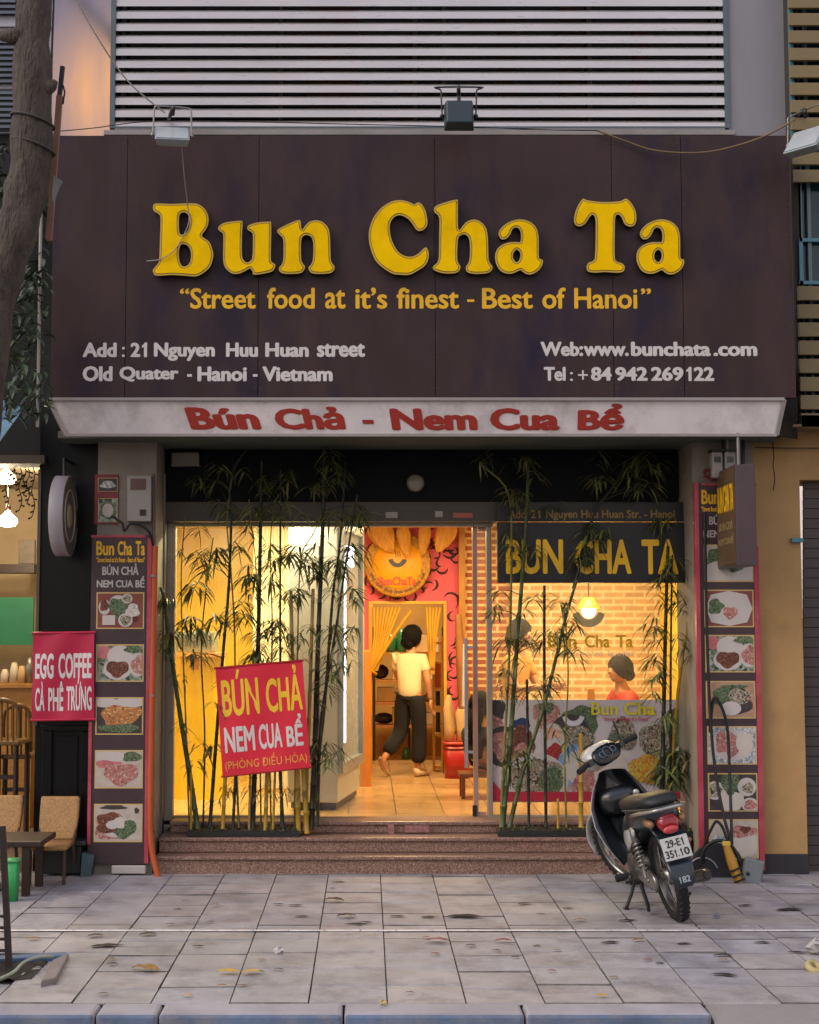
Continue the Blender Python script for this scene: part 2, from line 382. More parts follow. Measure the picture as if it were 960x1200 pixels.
def skin(joints, edges, root, sub=2):
    """one continuous body grown round a skeleton: joints name->(x,y,z,rx,ry)"""
    names = list(joints); ix = {n: i for i, n in enumerate(names)}
    me = bpy.data.meshes.new('t'); me.from_pydata([joints[n][:3] for n in names], [(ix[a], ix[b]) for a, b in edges], [])
    o = bpy.data.objects.new('t', me); COL.objects.link(o)
    o.modifiers.new('s', 'SKIN'); 
    if not me.skin_vertices: me.attributes
    sv = me.skin_vertices[0].data
    for i, n in enumerate(names):
        j = joints[n]; sv[i].radius = (j[3], j[4] if len(j) > 4 else j[3]); sv[i].use_root = (n == root)
    o.modifiers['s'].use_smooth_shade = True
    su = o.modifiers.new('u', 'SUBSURF'); su.levels = sub; su.render_levels = sub
    dg = bpy.context.evaluated_depsgraph_get(); dg.update()
    m2 = bpy.data.meshes.new_from_object(o.evaluated_get(dg))
    vs = [v.co.copy() for v in m2.vertices]; fs = [list(p.vertices) for p in m2.polygons]
    bpy.data.objects.remove(o); bpy.data.meshes.remove(me); bpy.data.meshes.remove(m2)
    return vs, fs
# ------------------------------------------------------------------ common materials
m_white = M('white_paint_metal', '8e8a86', .45, var=.08, dirt=.35, dcol=L('5a5148'), dscale=3)
m_panel = M('glossy_facade_panel', 'a4a4aa', .11, metal=.8, var=.04, scale=1.5, stretch=(3, 3, .4))
m_slat = M('louvre_slat_paint', 'c8c4c2', .3, metal=.3, var=.08, dirt=.25, dcol=L('6e6462'), stretch=(1, 1, 6))
m_alu = M('aluminium_frame', 'a39a8d', .35, metal=.5, var=.1, dirt=.3)
m_steel = M('dull_steel', '85837f', .4, metal=.8, var=.15, dirt=.3)
m_black = M('black_paint', '161718', .45, var=.3, dirt=.25, dcol=L('2c2a28'))
m_blackplas = M('black_plastic', '131416', .4, var=.2)
m_rubber = M('tyre_rubber', '17171a', .8, var=.25, bump=.4, bscale=80)
m_char = M('charcoal_fascia', '0d0d0f', .6, var=.3, dirt=.3, dcol=L('1c1a19'), spec=.15)
m_sign = M('brown_sign_sheet', '3b2b2c', .45, var=.25, scale=2.2, dirt=.9, dcol=L('191730'), dscale=1.3, bump=.08, bscale=6, spec=.22, stretch=(1.6, 1.6, .7))
m_granite = FOOD('granite', ['9a6a54', '7e5240', '5b4034', 'b08a72', '8a7068', '30241f', 'c0a090'], 210, .35, .02)
m_grime = M('grimy_plaster', '8d8377', .75, var=.15, dirt=.55, dcol=L('4d463e'), dscale=4, bump=.2)
m_red = M('red_vinyl', 'd41f36', .5, var=.1, bump=.05, bscale=8)
m_redtrim = M('faded_red_edge', 'a83848', .5, var=.2, dirt=.3, dcol=L('b78a86'))
m_yellow = M('sign_yellow', 'f2bc00', .4, var=.1, dirt=.2, dcol=L('b08000'))
m_orange_y = M('letter_amber', 'e4b012', .5, var=.08)
m_letw = M('letter_white', 'c9c3c1', .5, var=.06)
m_wood_d = M('dark_wood', '2d1a12', .45, var=.3, stretch=(8, 8, 1))
m_wood_t = M('tan_wood', 'a9713a', .5, var=.2, stretch=(6, 6, 1))
m_cable = M('black_cable', '101010', .5, var=.1)
m_cable_w = M('pale_cable', '8f8b85', .5, var=.1)
m_glass = GLASS('shop_glass', (.97, .98, .97), .03); m_glass2 = GLASS('painted_haze_glass', (.97, .98, .97), .07)  # film whitens both panes in place of reflected haze

# ------------------------------------------------------------------ ground
TILE = .359
Xs4 = P(454, 1175, G(454, 1175).y).x
YK = G(454, 1176).y                       # inner edge of the kerb
m_tile = M('pavement_tile', 'a09a99', .55, var=.22, scale=4, bump=.6, bscale=120, dirt=.75, dcol=L('5a5558'), dscale=3.2, island=.07, col2='96959b')
m_joint = M('tile_joint', '1d1b1a', .95, var=.2)
mb = MB()
for i in range(-22, 26):
    x0 = Xs4 + i * TILE; sh = random.uniform(-.1, .1) if random.random() < .4 else random.uniform(-.012, .012)
    for j in range(-2, 14):
        y0 = YK + .004 + j * TILE + sh
        y1 = y0 + TILE
        if j == -2: continue
        if y0 < YK: y0 = YK + .004
        if y1 < YK or y1 - y0 < .03: continue
        if j >= 0 and random.random() < .05: cuts = [(y0, (y0 + y1) / 2 - .003), ((y0 + y1) / 2 + .003, y1)]
        else: cuts = [(y0, y1)]
        for a, b in cuts:
            # leave the square pit round the tree open
            pa = G(62, 1122); pb = G(0, 1152)
            if x0 + TILE / 2 < pa.x and pb.y - .05 < (a + b) / 2 < pa.y: continue
            g = .0019; z = random.uniform(-.0025, .0025); cy = .0065; t = [random.uniform(-.002, .002) for _ in range(4)]
            X0, X1, Y0, Y1 = x0 + g, x0 + TILE - g, a + .0042, b - .0042; c = .0016
            v = [(X0, Y0, z - .009), (X1, Y0, z - .009), (X1, Y1, z - .009), (X0, Y1, z - .009),
                 (X0 + c, Y0 + cy, z + t[0]), (X1 - c, Y0 + cy, z + t[1]), (X1 - c, Y1 - cy, z + t[2]), (X0 + c, Y1 - cy, z + t[3])]
            mb.add(v, [(4, 5, 6, 7), (0, 1, 5, 4), (1, 2, 6, 5), (2, 3, 7, 6), (3, 0, 4, 7)])
            mb.m[-1] = mb.m[-3] = 1
            if random.random() < .5: mb.m[-2] = mb.m[-4] = 1
struct('pavement', mb, [m_tile, M('grimy_edge', '645e5c', .9, var=.5, scale=14)])
struct('pavement_bed', MB().box(-9, 10, YK, 1.6, -.3, -.009), m_joint)
# kerb stones with a lowered stretch on the right
m_kerb = M('kerb_stone', '6f7480', .6, var=.22, dirt=.5, dcol=L('4a5f7a'), dscale=3, bump=.3, bscale=90)
mb = MB(); KW = .20
kx = [-9, G(190, 1180).x, G(403, 1180).x, G(612, 1180).x, G(827, 1180).x]
for a, b in zip(kx, kx[1:]):
    x = a
    while x < b - .01:
        e = min(b, x + 1.3) if a < -5 else b
        mb.box(x + .004, e - .004, YK - KW, YK - .003, -.25, .004); mb.m[-2] = 0; x = e
        for fi in range(len(mb.f) - 6, len(mb.f)):
            if all(abs(mb.v[vi].y - (YK - KW)) < 1e-6 for vi in mb.f[fi]): mb.m[fi] = 1
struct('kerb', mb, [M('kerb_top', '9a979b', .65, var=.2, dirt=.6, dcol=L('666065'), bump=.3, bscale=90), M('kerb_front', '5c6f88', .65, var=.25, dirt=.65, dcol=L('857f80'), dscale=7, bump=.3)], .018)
m_ramp = M('cement_ramp', '86827f', .8, var=.15, dirt=.5, bump=.3)
mb = MB(); a = kx[-1]
mb.add([(a + .01, YK - .002, -.002), (10, YK - .002, -.002), (10, YK - KW - .25, -.078), (a + .01, YK - KW - .25, -.078), (a + .01, YK - .002, -.3), (a + .01, YK - KW - .25, -.3)], [(0, 1, 2, 3), (0, 3, 5, 4)])
struct('ramp', mb, m_ramp)
m_gut = M('gutter_paving', '8d7a78', .8, var=.2, dirt=.5, bump=.3, island=.1)
mb = MB()
for i in range(60): mb.box(-9 + i * .31 + .003, -9 + (i + 1) * .31 - .003, YK - KW - .42, YK - KW - .006, -.3, -.075 + random.uniform(-.002, .002))
struct('gutter', mb, m_gut)
m_asph = M('asphalt', '43413f', .85, var=.2, bump=.5, bscale=200, dirt=.3)
struct('road', MB().quad((-200, YK - KW - .41, -.088), (200, YK - KW - .41, -.088), (200, -200, -.088), (-200, -200, -.088)), m_asph)
struct('ground', MB().quad((-300, -300, -.31), (300, -300, -.31), (300, 300, -.31), (-300, 300, -.31)), M('earth', '4d463d', .9))
m_line = M('road_paint', 'dcd8d8', .6, var=.12, dirt=.7, dcol=L('7f7674'), dscale=9)
mb = MB()
for i in range(0, 24):
    xa = G(-40 + i * 42, 1091.5).x; xb = G(-40 + i * 42 + 43, 1091.5).x; yl = G(450, 1091.5).y
    j = random.uniform(-.002, .002); mb.quad((xa, yl - .02 + j, .0062), (xb, yl - .02 + j, .0062), (xb, yl + .02 + j, .0062), (xa, yl + .02 + j, .0062))
struct('painted_line', mb, m_line)
# tree pit: soil, brick edging, blue strip
m_soil = M('pit_soil', '352e28', .95, var=.4, scale=18, bump=1, bscale=60)
pa = G(60, 1124); pb = G(0, 1150)
mb = MB(); nx, ny = 28, 12
xs = [-2.6 + (pa.x + 2.6) * i / nx for i in range(nx + 1)]; ys = [pb.y + (pa.y - pb.y) * j / ny for j in range(ny + 1)]
vs = [(x, y, -.006 + random.uniform(0, .022)) for x in xs for y in ys]
mb.add(vs, [(i * (ny + 1) + j, (i + 1) * (ny + 1) + j, (i + 1) * (ny + 1) + j + 1, i * (ny + 1) + j + 1) for i in range(nx) for j in range(ny)], 0, True)
struct('soil', mb, m_soil)
q = [G(62, 1124, .03), G(81, 1116, .03), G(66, 1146, .03), G(48, 1150, .03)]
mb = MB(); 
for t0, t1 in ((0, .48), (.5, 1)):
    f = lambda p, r, t: p * (1 - t) + r * t
    c = [f(q[0], q[3], t0), f(q[1], q[2], t0), f(q[1], q[2], t1), f(q[0], q[3], t1)]
    mb.add([(p.x, p.y, -.05) for p in c] + [(p.x, p.y, .03 + .006 * t0) for p in c], [(4, 5, 6, 7), (0, 1, 5, 4), (1, 2, 6, 5), (2, 3, 7, 6), (3, 0, 4, 7)])
single('tree_pit_edging', mb, M('edging_brick', '8a7f7a', .8, var=.2, dirt=.5), 'loose grey edging bricks beside the soil of the tree pit', 'edging', bevel=.006)
a = G(-10, 1121, .03); b = G(79, 1116, .03)
single('pit_border_strip', MB().bar(a - Vector((0, 0, .02)), b - Vector((0, 0, .02)), .085, .03), M('blue_paint', '4c6a8c', .6, var=.25, dirt=.5), 'worn blue painted strip along the back of the tree pit', 'edging strip', bevel=.006)

# ------------------------------------------------------------------ restaurant building
B = Thing('restaurant_building', 'restaurant building with white louvred upper floor, glass shop front and granite steps', 'building')
FZ = P(430, 957, .62).z                                  # shop floor
XL, XR = P(183, 1000, 0).x, P(816, 1000, 0).x
# steps
z1, z2 = P(430, 1003, 0).z, P(430, 981, .16).z
m_step = m_granite
def step(y0, zt, zb, xa, xb):
    mb = MB().box(xa, xb, y0, .75, zb, zt - .028)
    mb.box(xa - .004, xb + .004, y0 - .018, .75, zt - .028, zt); return mb
B.part('step', step(0, z1, -.02, XL, XR), m_step, bevel=.008)
B.part('step', step(.15, z2, z1 + .001, XL + .0, XR), m_step, bevel=.008)
B.part('step', step(.36, FZ, z2 + .001, XL + .05, XR - .02), m_step, bevel=.008)
# pillars
xa, xb = P(112, 760, 0).x, P(181, 760, 0).x
ztop = P(430, 490, 0).z
B.part('pillar', MB().box(xa, xb, 0, .6, -.05, ztop + .25), m_grime)
xc, xd = P(815, 760, 0).x, P(887, 760, 0).x
B.part('pillar', MB().box(xc, xd, 0, .6, -.05, ztop + .25), m_grime)
# upper wall: panels round the louvred window (window x 131..853, y up to 152)
wx0, wx1 = P(130, 80, 0).x, P(853, 80, 0).x; ux0, ux1 = P(62, 80, 0).x, P(926, 80, 0).x
zs = P(430, 151, 0).z; zb = P(430, 200, 0).z; ZT = 6.4
B.part('upper_wall', MB().box(wx1 + .0005, ux1, 0, .25, zb - .06, ZT), M('matte_grey_panel', '8b898f', .5, var=.08, scale=1.2, stretch=(3, 3, .5)), label='matte grey wall panel beside the louvred window')
mb = MB().box(ux0, wx0, 0, .25, zb - .06, ZT).box(wx0, wx1, .0, .25, zb - .9, zs - .02)
B.part('upper_wall', mb, m_panel)
mb = MB().box(P(122, 154, -.03).x, P(861, 154, -.03).x, -.05, .1, P(430, 158, -.05).z, P(430, 152, -.05).z)
B.part('window_sill', mb, m_white, bevel=.004)
# louvred window
lw = B.part('louvre_window', MB().prism([(wx0, zs), (wx1, zs), (wx1, ZT), (wx1 - .03, ZT), (wx1 - .03, zs + .012), (wx0 + .035, zs + .012), (wx0 + .035, ZT), (wx0, ZT)], -.022, .222), M('teal_grey_frame', '59676b', .4, metal=.3, var=.1))
mb = MB(); k = 0
for i in range(0, 26):
    yc = 147.5 - i * 14.45
    za = P(430, yc + 3.9, -.02).z; zc = P(430, yc - 3.9, -.02).z
    mb.add([(wx0 + .036, -.015, za), (wx1 - .031, -.015, za), (wx1 - .031, -.015 + .004, zc), (wx0 + .036, -.011, zc),
            (wx0 + .036, .03, za + .03), (wx1 - .031, .03, za + .03), (wx1 - .031, .03, zc + .03), (wx0 + .036, .03, zc + .03)],
           [(0, 1, 2, 3), (7, 6, 5, 4), (0, 4, 5, 1), (3, 2, 6, 7), (0, 3, 7, 4), (1, 5, 6, 2)])
B.part('slats', mb, m_slat, lw)
for px in (146, 330, 486, 520, 690, 836): B.part('mullion', MB().pbox(px - 2.5, -200, px + 2.5, 150, .06, .03), M('slat_post', '6b625e', .5), lw)
mb = MB().quad((wx0, .14, zs), (wx1, .14, zs), (wx1, .14, ZT), (wx0, .14, ZT))
B.part('pane', mb, M('dark_window_glass', '1a1a1f', .12, var=.3, scale=2), lw)
for px, wd, y0 in ((360, 60, -50), (470, 22, 40), (585, 20, 20), (655, 26, -20), (742, 18, 30), (630, 20, 118)): B.part('blind', MB().pbox(px, y0, px + wd, 150 if y0 != 118 else 136, .115, .01), M('dusty_brown_blind', '54332c', .8, var=.3), lw)
# soffit under the big sign, dark fascia over the shop front
zsf = P(430, 511, -.44).z
B.part('soffit', MB().box(P(66, 500, -.3).x, P(918, 500, -.3).x, -.24, .62, zsf + .012, zsf + .06), M('soffit_sheet', '565c52', .7, var=.2, dirt=.5))
B.part('fascia', MB().box(XL - .02, XR + .0, .43, .75, P(430, 590, .43).z, zsf + .01), m_char)
x0, x1, z0_, z1_ = rect(190, 589, 583, 611, .41)
B.part('shutter_box', MB().box(x0, x1, .41, .7, z0_, z1_).box(x0, x1, .405, .41, z1_ - .012, z1_ + .004), M('grey_header', '4d473f', .5, metal=.3, var=.15, dirt=.5))
for c in ((452, 600, 466, 607), (510, 599, 519, 606), (531, 601, 554, 607)): B.part('sticker', MB().pbox(*c, .403, .003), M('red_sticker', 'a5564c', .6, var=.3) if c[0] == 531 else M('old_sticker', '9a948a', .6))
# shop-front frames
def pb(*r): return MB().pbox(*r)
ZG = P(430, 610, .6).z
fr = B.part('window_frame', MB().pbox(193, 609, 204, 962, .56, .1).pbox(204, 609, 578, 617, .57, .1).pbox(204, 956, 374, 962, .57, .09).pbox(373, 640, 375, 957, .59, .05), m_alu, bevel=.004)
fr2 = B.part('window_frame', MB().pbox(571, 617, 577, 962, .57, .09).pbox(577, 956, 803, 962, .57, .09).pbox(802, 600, 812, 962, .55, .1), m_alu, bevel=.004)
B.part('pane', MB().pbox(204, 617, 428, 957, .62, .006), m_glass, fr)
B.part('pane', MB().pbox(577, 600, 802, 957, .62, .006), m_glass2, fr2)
B.part('shutter_rail', MB().pbox(184, 555, 192, 985, .40, .1).pbox(187, 555, 189, 985, .395, .02), M('rail_grey', '77736e', .4, metal=.6, var=.15, dirt=.4), bevel=.003)
B.part('shutter_rail', MB().pbox(806, 556, 815, 985, .36, .1), M('tan_rail', 'a27d55', .5, var=.15, dirt=.6, dcol=L('5f574f'), dscale=1.5), bevel=.003)
# sliding door leaf, open
d = B.part('door', MB().pbox(554.5, 618, 560, 961, .66, .045).pbox(560, 618, 570, 622, .66, .04).pbox(560, 952, 570, 958, .66, .04), M('pinkish_aluminium', 'b48f80', .35, metal=.4, var=.1, dirt=.3), bevel=.003)
B.part('handle', MB().pbox(544.5, 748, 548.5, 900, .60, .02).pbox(548, 757, 556, 760, .61, .01).pbox(548, 880, 556, 883, .61, .01), M('bright_handle', 'b5aeb0', .25, metal=.7), d, bevel=.002)
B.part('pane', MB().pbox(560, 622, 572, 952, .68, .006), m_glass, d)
B.part('door_lock', MB().pbox(554, 944, 559, 960, .64, .02), m_black, d)
# interior shell
BY = 3.85; CZ = FZ + 2.42
m_floor = BRICK('shop_floor_tile', L('b98f5a'), L('a9804c'), L('3c2a18'), .36, .36, .25, .006, 0, .1)
m_floor.node_tree.nodes  # floor uses x,y : rebuilt below
mb = MB()
m_ft = M('warm_floor_tile', 'b89466', .22, var=.12, island=.1, dirt=.2)
x = XL - .3
for i in range(14):
    for j in range(18):
        a = -2.0 + i * .36 + .06; b_ = .62 + j * .36 - .2
        if b_ < .5: b0 = .66
        else: b0 = b_
        mb.box(a + .003, a + .357, b0 + .003, b_ + .357, FZ - .02, FZ + .001)
B.part('shop_floor', MB().box(XL - .5, XR + .6, .64, 7, FZ - .06, FZ - .003), M('floor_grout', '2f2216', .9))
B.part('floor_tiles', mb, m_ft, label='warm tan floor tiles inside the doorway')
B.part('ceiling', MB().box(XL - .5, XR + .6, .6, 7, CZ, CZ + .1), M('ceiling_cream', 'b9a37c', .8))
m_ywall = M('yellow_wall', 'd8b818', .7, var=.08)
B.part('side_wall', MB().box(XL - .5, XL - .4, .62, 7, FZ - .05, CZ), m_ywall)
B.part('side_wall', MB().box(XR + .5, XR + .6, .62, 7, FZ - .05, CZ), m_ywall)
xr0, xr1 = P(427, 760, BY).x, P(538, 760, BY).x; dx0, dx1 = P(436.5, 810, BY).x, P(520, 810, BY).x; dz = P(478, 708, BY).z
B.part('back_wall', MB().box(XL - .5, xr0, BY, BY + .12, FZ - .05, CZ), m_ywall, label='plain yellow back wall')
m_pink = M('coral_wallpaper', 'be4858', .7, var=.08)
rw = B.part('back_wall', MB().box(xr0, dx0, BY, BY + .12, FZ - .05, CZ).box(dx1, xr1, BY, BY + .12, FZ - .05, CZ).box(dx0, dx1, BY, BY + .12, dz, CZ), m_pink, label='coral wall with dark scroll pattern round the kitchen doorway')
mb = MB(); rng = random.Random(3)
for i in range(230):
    cx = rng.uniform(xr0, xr1); cz = rng.uniform(FZ + .1, CZ - .05)
    if dx0 - .05 < cx < dx1 + .05 and cz < dz + .06: continue
    r = rng.uniform(.03, .1); a0 = rng.uniform(0, 6.28); sw = rng.uniform(2, 3.6); pts = []
    for t in range(9):
        q = a0 + sw * t / 8; rr = r * (1 - .35 * t / 8); X_ = cx + rr * math.cos(q); Z_ = cz + rr * math.sin(q)
        pts.append((min(max(X_, xr0 + .01), xr1 - .01), BY - .002, Z_))
    if any(dx0 - .012 < p[0] < dx1 + .012 and p[2] < dz + .012 for p in pts): continue
    mb.tube(pts, [.002 + .010 * math.sin(math.pi * t / 8) for t in range(9)], 4)
B.part('scroll_pattern', mb, M('scroll_dark', '2e1012', .7), rw)
B.part('door_trim', MB().box(dx0 - .035, dx0, BY - .015, BY + .13, FZ, dz).box(dx1, dx1 + .03, BY - .015, BY + .13, FZ, dz).box(dx0 - .035, dx1 + .03, BY - .015, BY + .13, dz, dz + .03), M('ochre_trim', 'b98a2c', .5), rw)
m_brick = BRICK('shop_brick', L('8a3f1e'), L('a0592b'), L('c7a878'), .2, .064)
m_brick2 = BRICK('reflection_paled_brick', L('b48a56'), L('c29a66'), L('d6c29c'), .2, .064)  # paler copy of the shop brick, pane reflection put into its colours
xb1 = P(598, 760, BY).x
B.part('back_wall', MB().box(xr1 + .06, xb1, BY, BY + .12, FZ - .05, CZ), m_brick, label='dark red brick wall with pale mortar')
B.part('back_wall', MB().box(xb1, XR + .5, BY - .1, BY + .12, FZ - .05, CZ), m_brick2, label='brick wall behind the dining tables, colour paled for the pane reflection')
B.part('wood_post', MB().box(xr1, xr1 + .06, BY - .06, BY + .12, FZ, CZ), M('ochre_post', '9c6a22', .5, var=.2))
# kitchen behind
mb = MB().box(-1.2, 1.6, 6.2, 6.3, FZ, CZ).box(-1.2, -1.1, BY + .12, 6.2, FZ, CZ).box(1.6, 1.7, BY + .12, 6.2, FZ, CZ)
B.part('kitchen_wall', mb, M('kitchen_cream', 'b08a4a', .7, var=.15))
# half-height yellow panelling and white partition seen through the left pane
x0, x1, za, zb_ = rect(206, 765, 262, 960, 1.7)
B.part('yellow_panelling', MB().box(XL - .39, x1, 1.7, 1.78, FZ, za + (zb_ - za)), M('yellow_panel', 'e2bc04', .4, var=.12, stretch=(6, 6, .6)))
x0, x1, za, zb_ = rect(300, 620, 345, 955, 1.9)
mb = MB()
for i in range(12):
    a = x1 - .36 + i * .034 ; mb.tube([(a, 2.3 + .008 * (i % 2), FZ + .03), (a + .004, 2.3 + .008 * (i % 2), CZ - .1)], [.021, .019], 8)
B.part('curtain', mb, M('cream_curtain', 'cfc0a0', .8, var=.08))

# ------------------------------------------------------------------ cafe next door (left)
CB = Thing('cafe_building', 'cafe building with black panelled pillar and warm lit open interior', 'building')
cx0, cx1 = P(43, 760, .1).x, P(113, 760, .1).x
zc = P(0, 543, .1).z
m_bdoor = M('black_gloss_wood', '0a0b0c', .3, var=.3, dirt=.25, dcol=L('171513'), spec=.25)
CB.part('pillar', MB().box(cx0, cx1 - .003, .1, .5, -.02, zsf + .3), m_bdoor)
mb = MB()
for (a, b_, c, d_) in ((48, 850, 107, 857), (48, 857, 60, 1000), (94, 857, 107, 1000), (60, 990, 94, 1000)): mb.pbox(a, b_, c, d_, .075, .026)
mb.pbox(63, 862, 91, 986, .09, .02)
CB.part('door_panel', mb, m_bdoor, bevel=.006, label='black panelled wooden door below the egg coffee banner')
CB.part('pillar_edge', MB().pbox(42.5, 550, 46, 850, .08, .03), M('thin_bright_edge', '55504c', .3, metal=.6))
CB.part('upper_wall', MB().box(-7, ux0 + .3, .15, .4, zc, P(30, 156, .12).z - .002), M('cafe_dark_wall', '131413', .8, var=.4))
CB.part('beam', MB().box(-7, cx0 + .05, .02, .3, zc - .01, zc + .05), M('worn_beam', '4a3f33', .7, var=.3, dirt=.4))
CB.part('cafe_floor', MB().box(-7, cx1, .1, 5, -.02, .1), M('cafe_floor', '6e5a42', .6))
CB.part('back_wall', MB().box(-7, cx1, 3.2, 3.3, 0, 3), M('cafe_cream', 'b9a583', .8, var=.1))
CB.part('side_wall', MB().box(cx1 - .08, cx1 - .0035, .5, 3.2, 0, 3), M('cafe_cream2', 'b3a082', .8))
CB.part('ceiling', MB().box(-7, cx1, .31, 3.2, zc + .1, zc + .2), M('cafe_ceil', 'a8987c', .8))
x0, x1, za, zb_ = rect(-150, 806, 40, 905, 1.6)
CB.part('counter', MB().box(-6, P(37, 850, 1.6).x, 1.6, 2.0, .1, zb_).box(-6, P(38, 850, 1.6).x, 1.56, 2.04, zb_, zb_ + .03), M('honey_wood', 'a0702c', .4, var=.2, stretch=(3, 3, 8)), label='honey coloured wooden counter')
mb = MB().pbox(-160, 700, 39, 756, 2.4, .04)
CB.part('menu_board', mb, M('green_board', '1e6b4a', .5, var=.15), label='green menu board above the counter')
mb = MB().pbox(-160, 661, 40, 671, 2.3, .3)
CB.part('shelf', mb, m_wood_d)
# blue awning corner
mb = MB(); a = P(-40, 470, -.9); b_ = P(27, 478, -.25); c = P(-6, 520, -.95); 
mb.add([P(-60, 440, -.3), P(27, 478, -.25), P(24, 484, -.3), P(-2, 520, -.95), P(-60, 520, -.95)], [(0, 1, 2, 3, 4)])
single('awning', mb, M('pale_blue_awning', '6f8ea3', .7, var=.15), 'corner of a pale blue awning beside the big brown sign', 'awning')
# white louvred building above the cafe
WB = Thing('white_building', 'white panelled building with dark louvred vents behind the tree trunk', 'building', (-3, 0, 3.5))
zwb = P(30, 156, .12).z
WB.part('wall', MB().box(-7, ux0 - .012, .12, .4, zwb, ZT).box(-7, ux0 - .012, .10, .12, P(0, 31, .1).z, P(0, 27, .1).z), M('white_cladding', '9b99a3', .45, var=.08, metal=.2))
for (a, b_, c, d_) in ((-70, -30, 19, 17), (-70, 44, 19, 97), (-72, 104, 19, 153)):
    f = WB.part('louvre_vent', MB().pbox(a, b_, c, d_, .10, .018), m_black)
    mb = MB(); y = b_ + 3
    while y < d_ - 2: mb.pbox(a, y, c - 1, y + 3.2, .085, .016); y += 6.6
    WB.part('slats', mb, M('vent_slat', '5d6470', .4, var=.1, metal=.3), f)

# ------------------------------------------------------------------ yellow building (right)
YB = Thing('yellow_building', 'ochre plastered building with tan slatted upper floor and closed roller shutter', 'building', (4, 0, 0))
m_yp = M('ochre_plaster', 'ae8a58', .75, var=.12, scale=2, dirt=.35, dcol=L('6b5538'), dscale=2.2, bump=.15)
x0 = xd + .003; x1 = P(942, 760, 0).x
zt = P(430, 498, .02).z
YB.part('wall', MB().box(x0, x1, .015, .5, P(0, 1001, .0).z, zt + .4).box(x1, 9, .015, .5, P(950, 562, 0).z, zt + .4), m_yp)
YB.part('plinth', MB().box(x0, x1, -.01, .5, -.02, P(0, 1001, .0).z), M('dark_plinth', '2b2a2e', .7, var=.25, dirt=.4), bevel=.004)
mb = MB(); y = 562
while y < 1023: mb.pbox(942, y, 1300, min(y + 10.5, 1023), .12, .03).pbox(942, y + 10.5, 1300, y + 11.6, .135, .02); y += 11.6
YB.part('roller_shutter', mb, M('brown_shutter', '4d4543', .5, metal=.2, var=.15, dirt=.3), label='closed dark roller shutter')
YB.part('soffit', MB().box(P(905, 500, 0).x, 9, -.25, .02, P(940, 500, -.25).z, P(940, 497, -.25).z), M('tan_soffit', '7a613c', .7, var=.2))
m_ts = M('tan_slat', '7f6e49', .5, var=.1, dirt=.25)
mb = MB(); xs0 = P(930, 250, -.25).x
for yc in [2 + 20.4 * i for i in range(-12, 11)]: mb.box(xs0, 9, -.25, -.22, P(940, yc + 7.2, -.25).z, P(940, yc - 7.2, -.25).z)
YB.part('slats', mb, m_ts, bevel=.003)
mb = MB()
for i in range(8): yc = 343.5 + 21.3 * i; mb.box(xs0 + .02, 9, -.25, -.22, P(940, yc + 8.3, -.25).z, P(940, yc - 8.3, -.25).z)
mb.box(xs0 + .02, 9, -.25, -.2, P(940, 501, -.25).z, P(940, 486, -.25).z)
YB.part('slats', mb, m_ts, bevel=.003)
m_teal = M('teal_metal', '4d7f8c', .35, metal=.3, var=.15)
YB.part('window_frame', MB().pbox(925, -200, 928.5, 165, -.2, .06).pbox(937, 279, 941, 333, -.19, .05).pbox(937, 279, 1200, 283, -.19, .05).pbox(937, 329, 1200, 333, -.19, .05), m_teal)
YB.part('end_wall', MB().box(ux1 + .004, xs0 + .03, -.17, .014, P(940, 497, -.25).z + .003, ZT), M('dull_end_wall', '3a352e', .85, var=.25, dirt=.3))
YB.part('pane', MB().box(xs0 + .031, 9, -.13, -.12, P(940, 500, -.2).z, ZT), M('teal_dark_glass', '1f3a42', .15, var=.4, scale=3))
mb = MB()
for px in (936, 946, 975): mb.pbox(px - 2, -200, px + 2, 500, -.17, .03)
YB.part('mullion', mb, M('grey_mullion', '6f8288', .5))
# ------------------------------------------------------------------ big brown signboard
SY = -.5
BS = Thing('signboard', 'large dark brown signboard with raised yellow letters above the shop front', 'sign', P(493, 467, SY))
sx0, sx1 = P(61, 312, SY).x, P(930, 312, SY).x
sz0, sz1 = P(493, 466, SY).z, P(493, 159, SY).z
mb = MB(); seams = [61, 148, 303, 510, 718, 800, 930]
ex = [sx0] + [P(s, 312, SY).x for s in seams[1:-1]] + [sx1]
for a, b in zip(ex, ex[1:]): mb.box(a + .002, b - .002, SY, SY + .03, sz0, sz1)
BS.part('panel', mb, m_sign)
mb = MB()
for xx in ex:
    for k in range(9):
        zz = sz0 + .06 + (sz1 - sz0 - .12) * k / 8
        for o in ((.022, -.022) if ex[0] < xx < ex[-1] else ((.022,) if xx == ex[0] else (-.022,))): mb.lathe([(.0, .004), (.004, .003), (.0055, 0)], (xx + o, SY, zz), (0, -1, 0), 8)
BS.part('rivets', mb, M('rivet_dull', '4a4044', .4, metal=.5))
BS.part('backing', MB().box(sx0 + .003, sx1 - .003, SY + .0305, -.03, sz0 + .01, sz1 - .004), M('sign_box', '2a2022', .6, var=.2))
m_lrim = M('letter_rim', 'bfa038', .4, var=.1, dirt=.25, dcol=L('8a6d20'), dscale=8)
m_lshade = M('letter_recess_shade', '3c2a08', .6)  # flat dark layer, painted as the shade of a recess round the face
m_lface = M('letter_face', 'f0c200', .6, var=.08, scale=6, dirt=.35, dcol=L('c29000'), dscale=5, spec=.06)
m_lside = M('letter_return', '231708', .5)
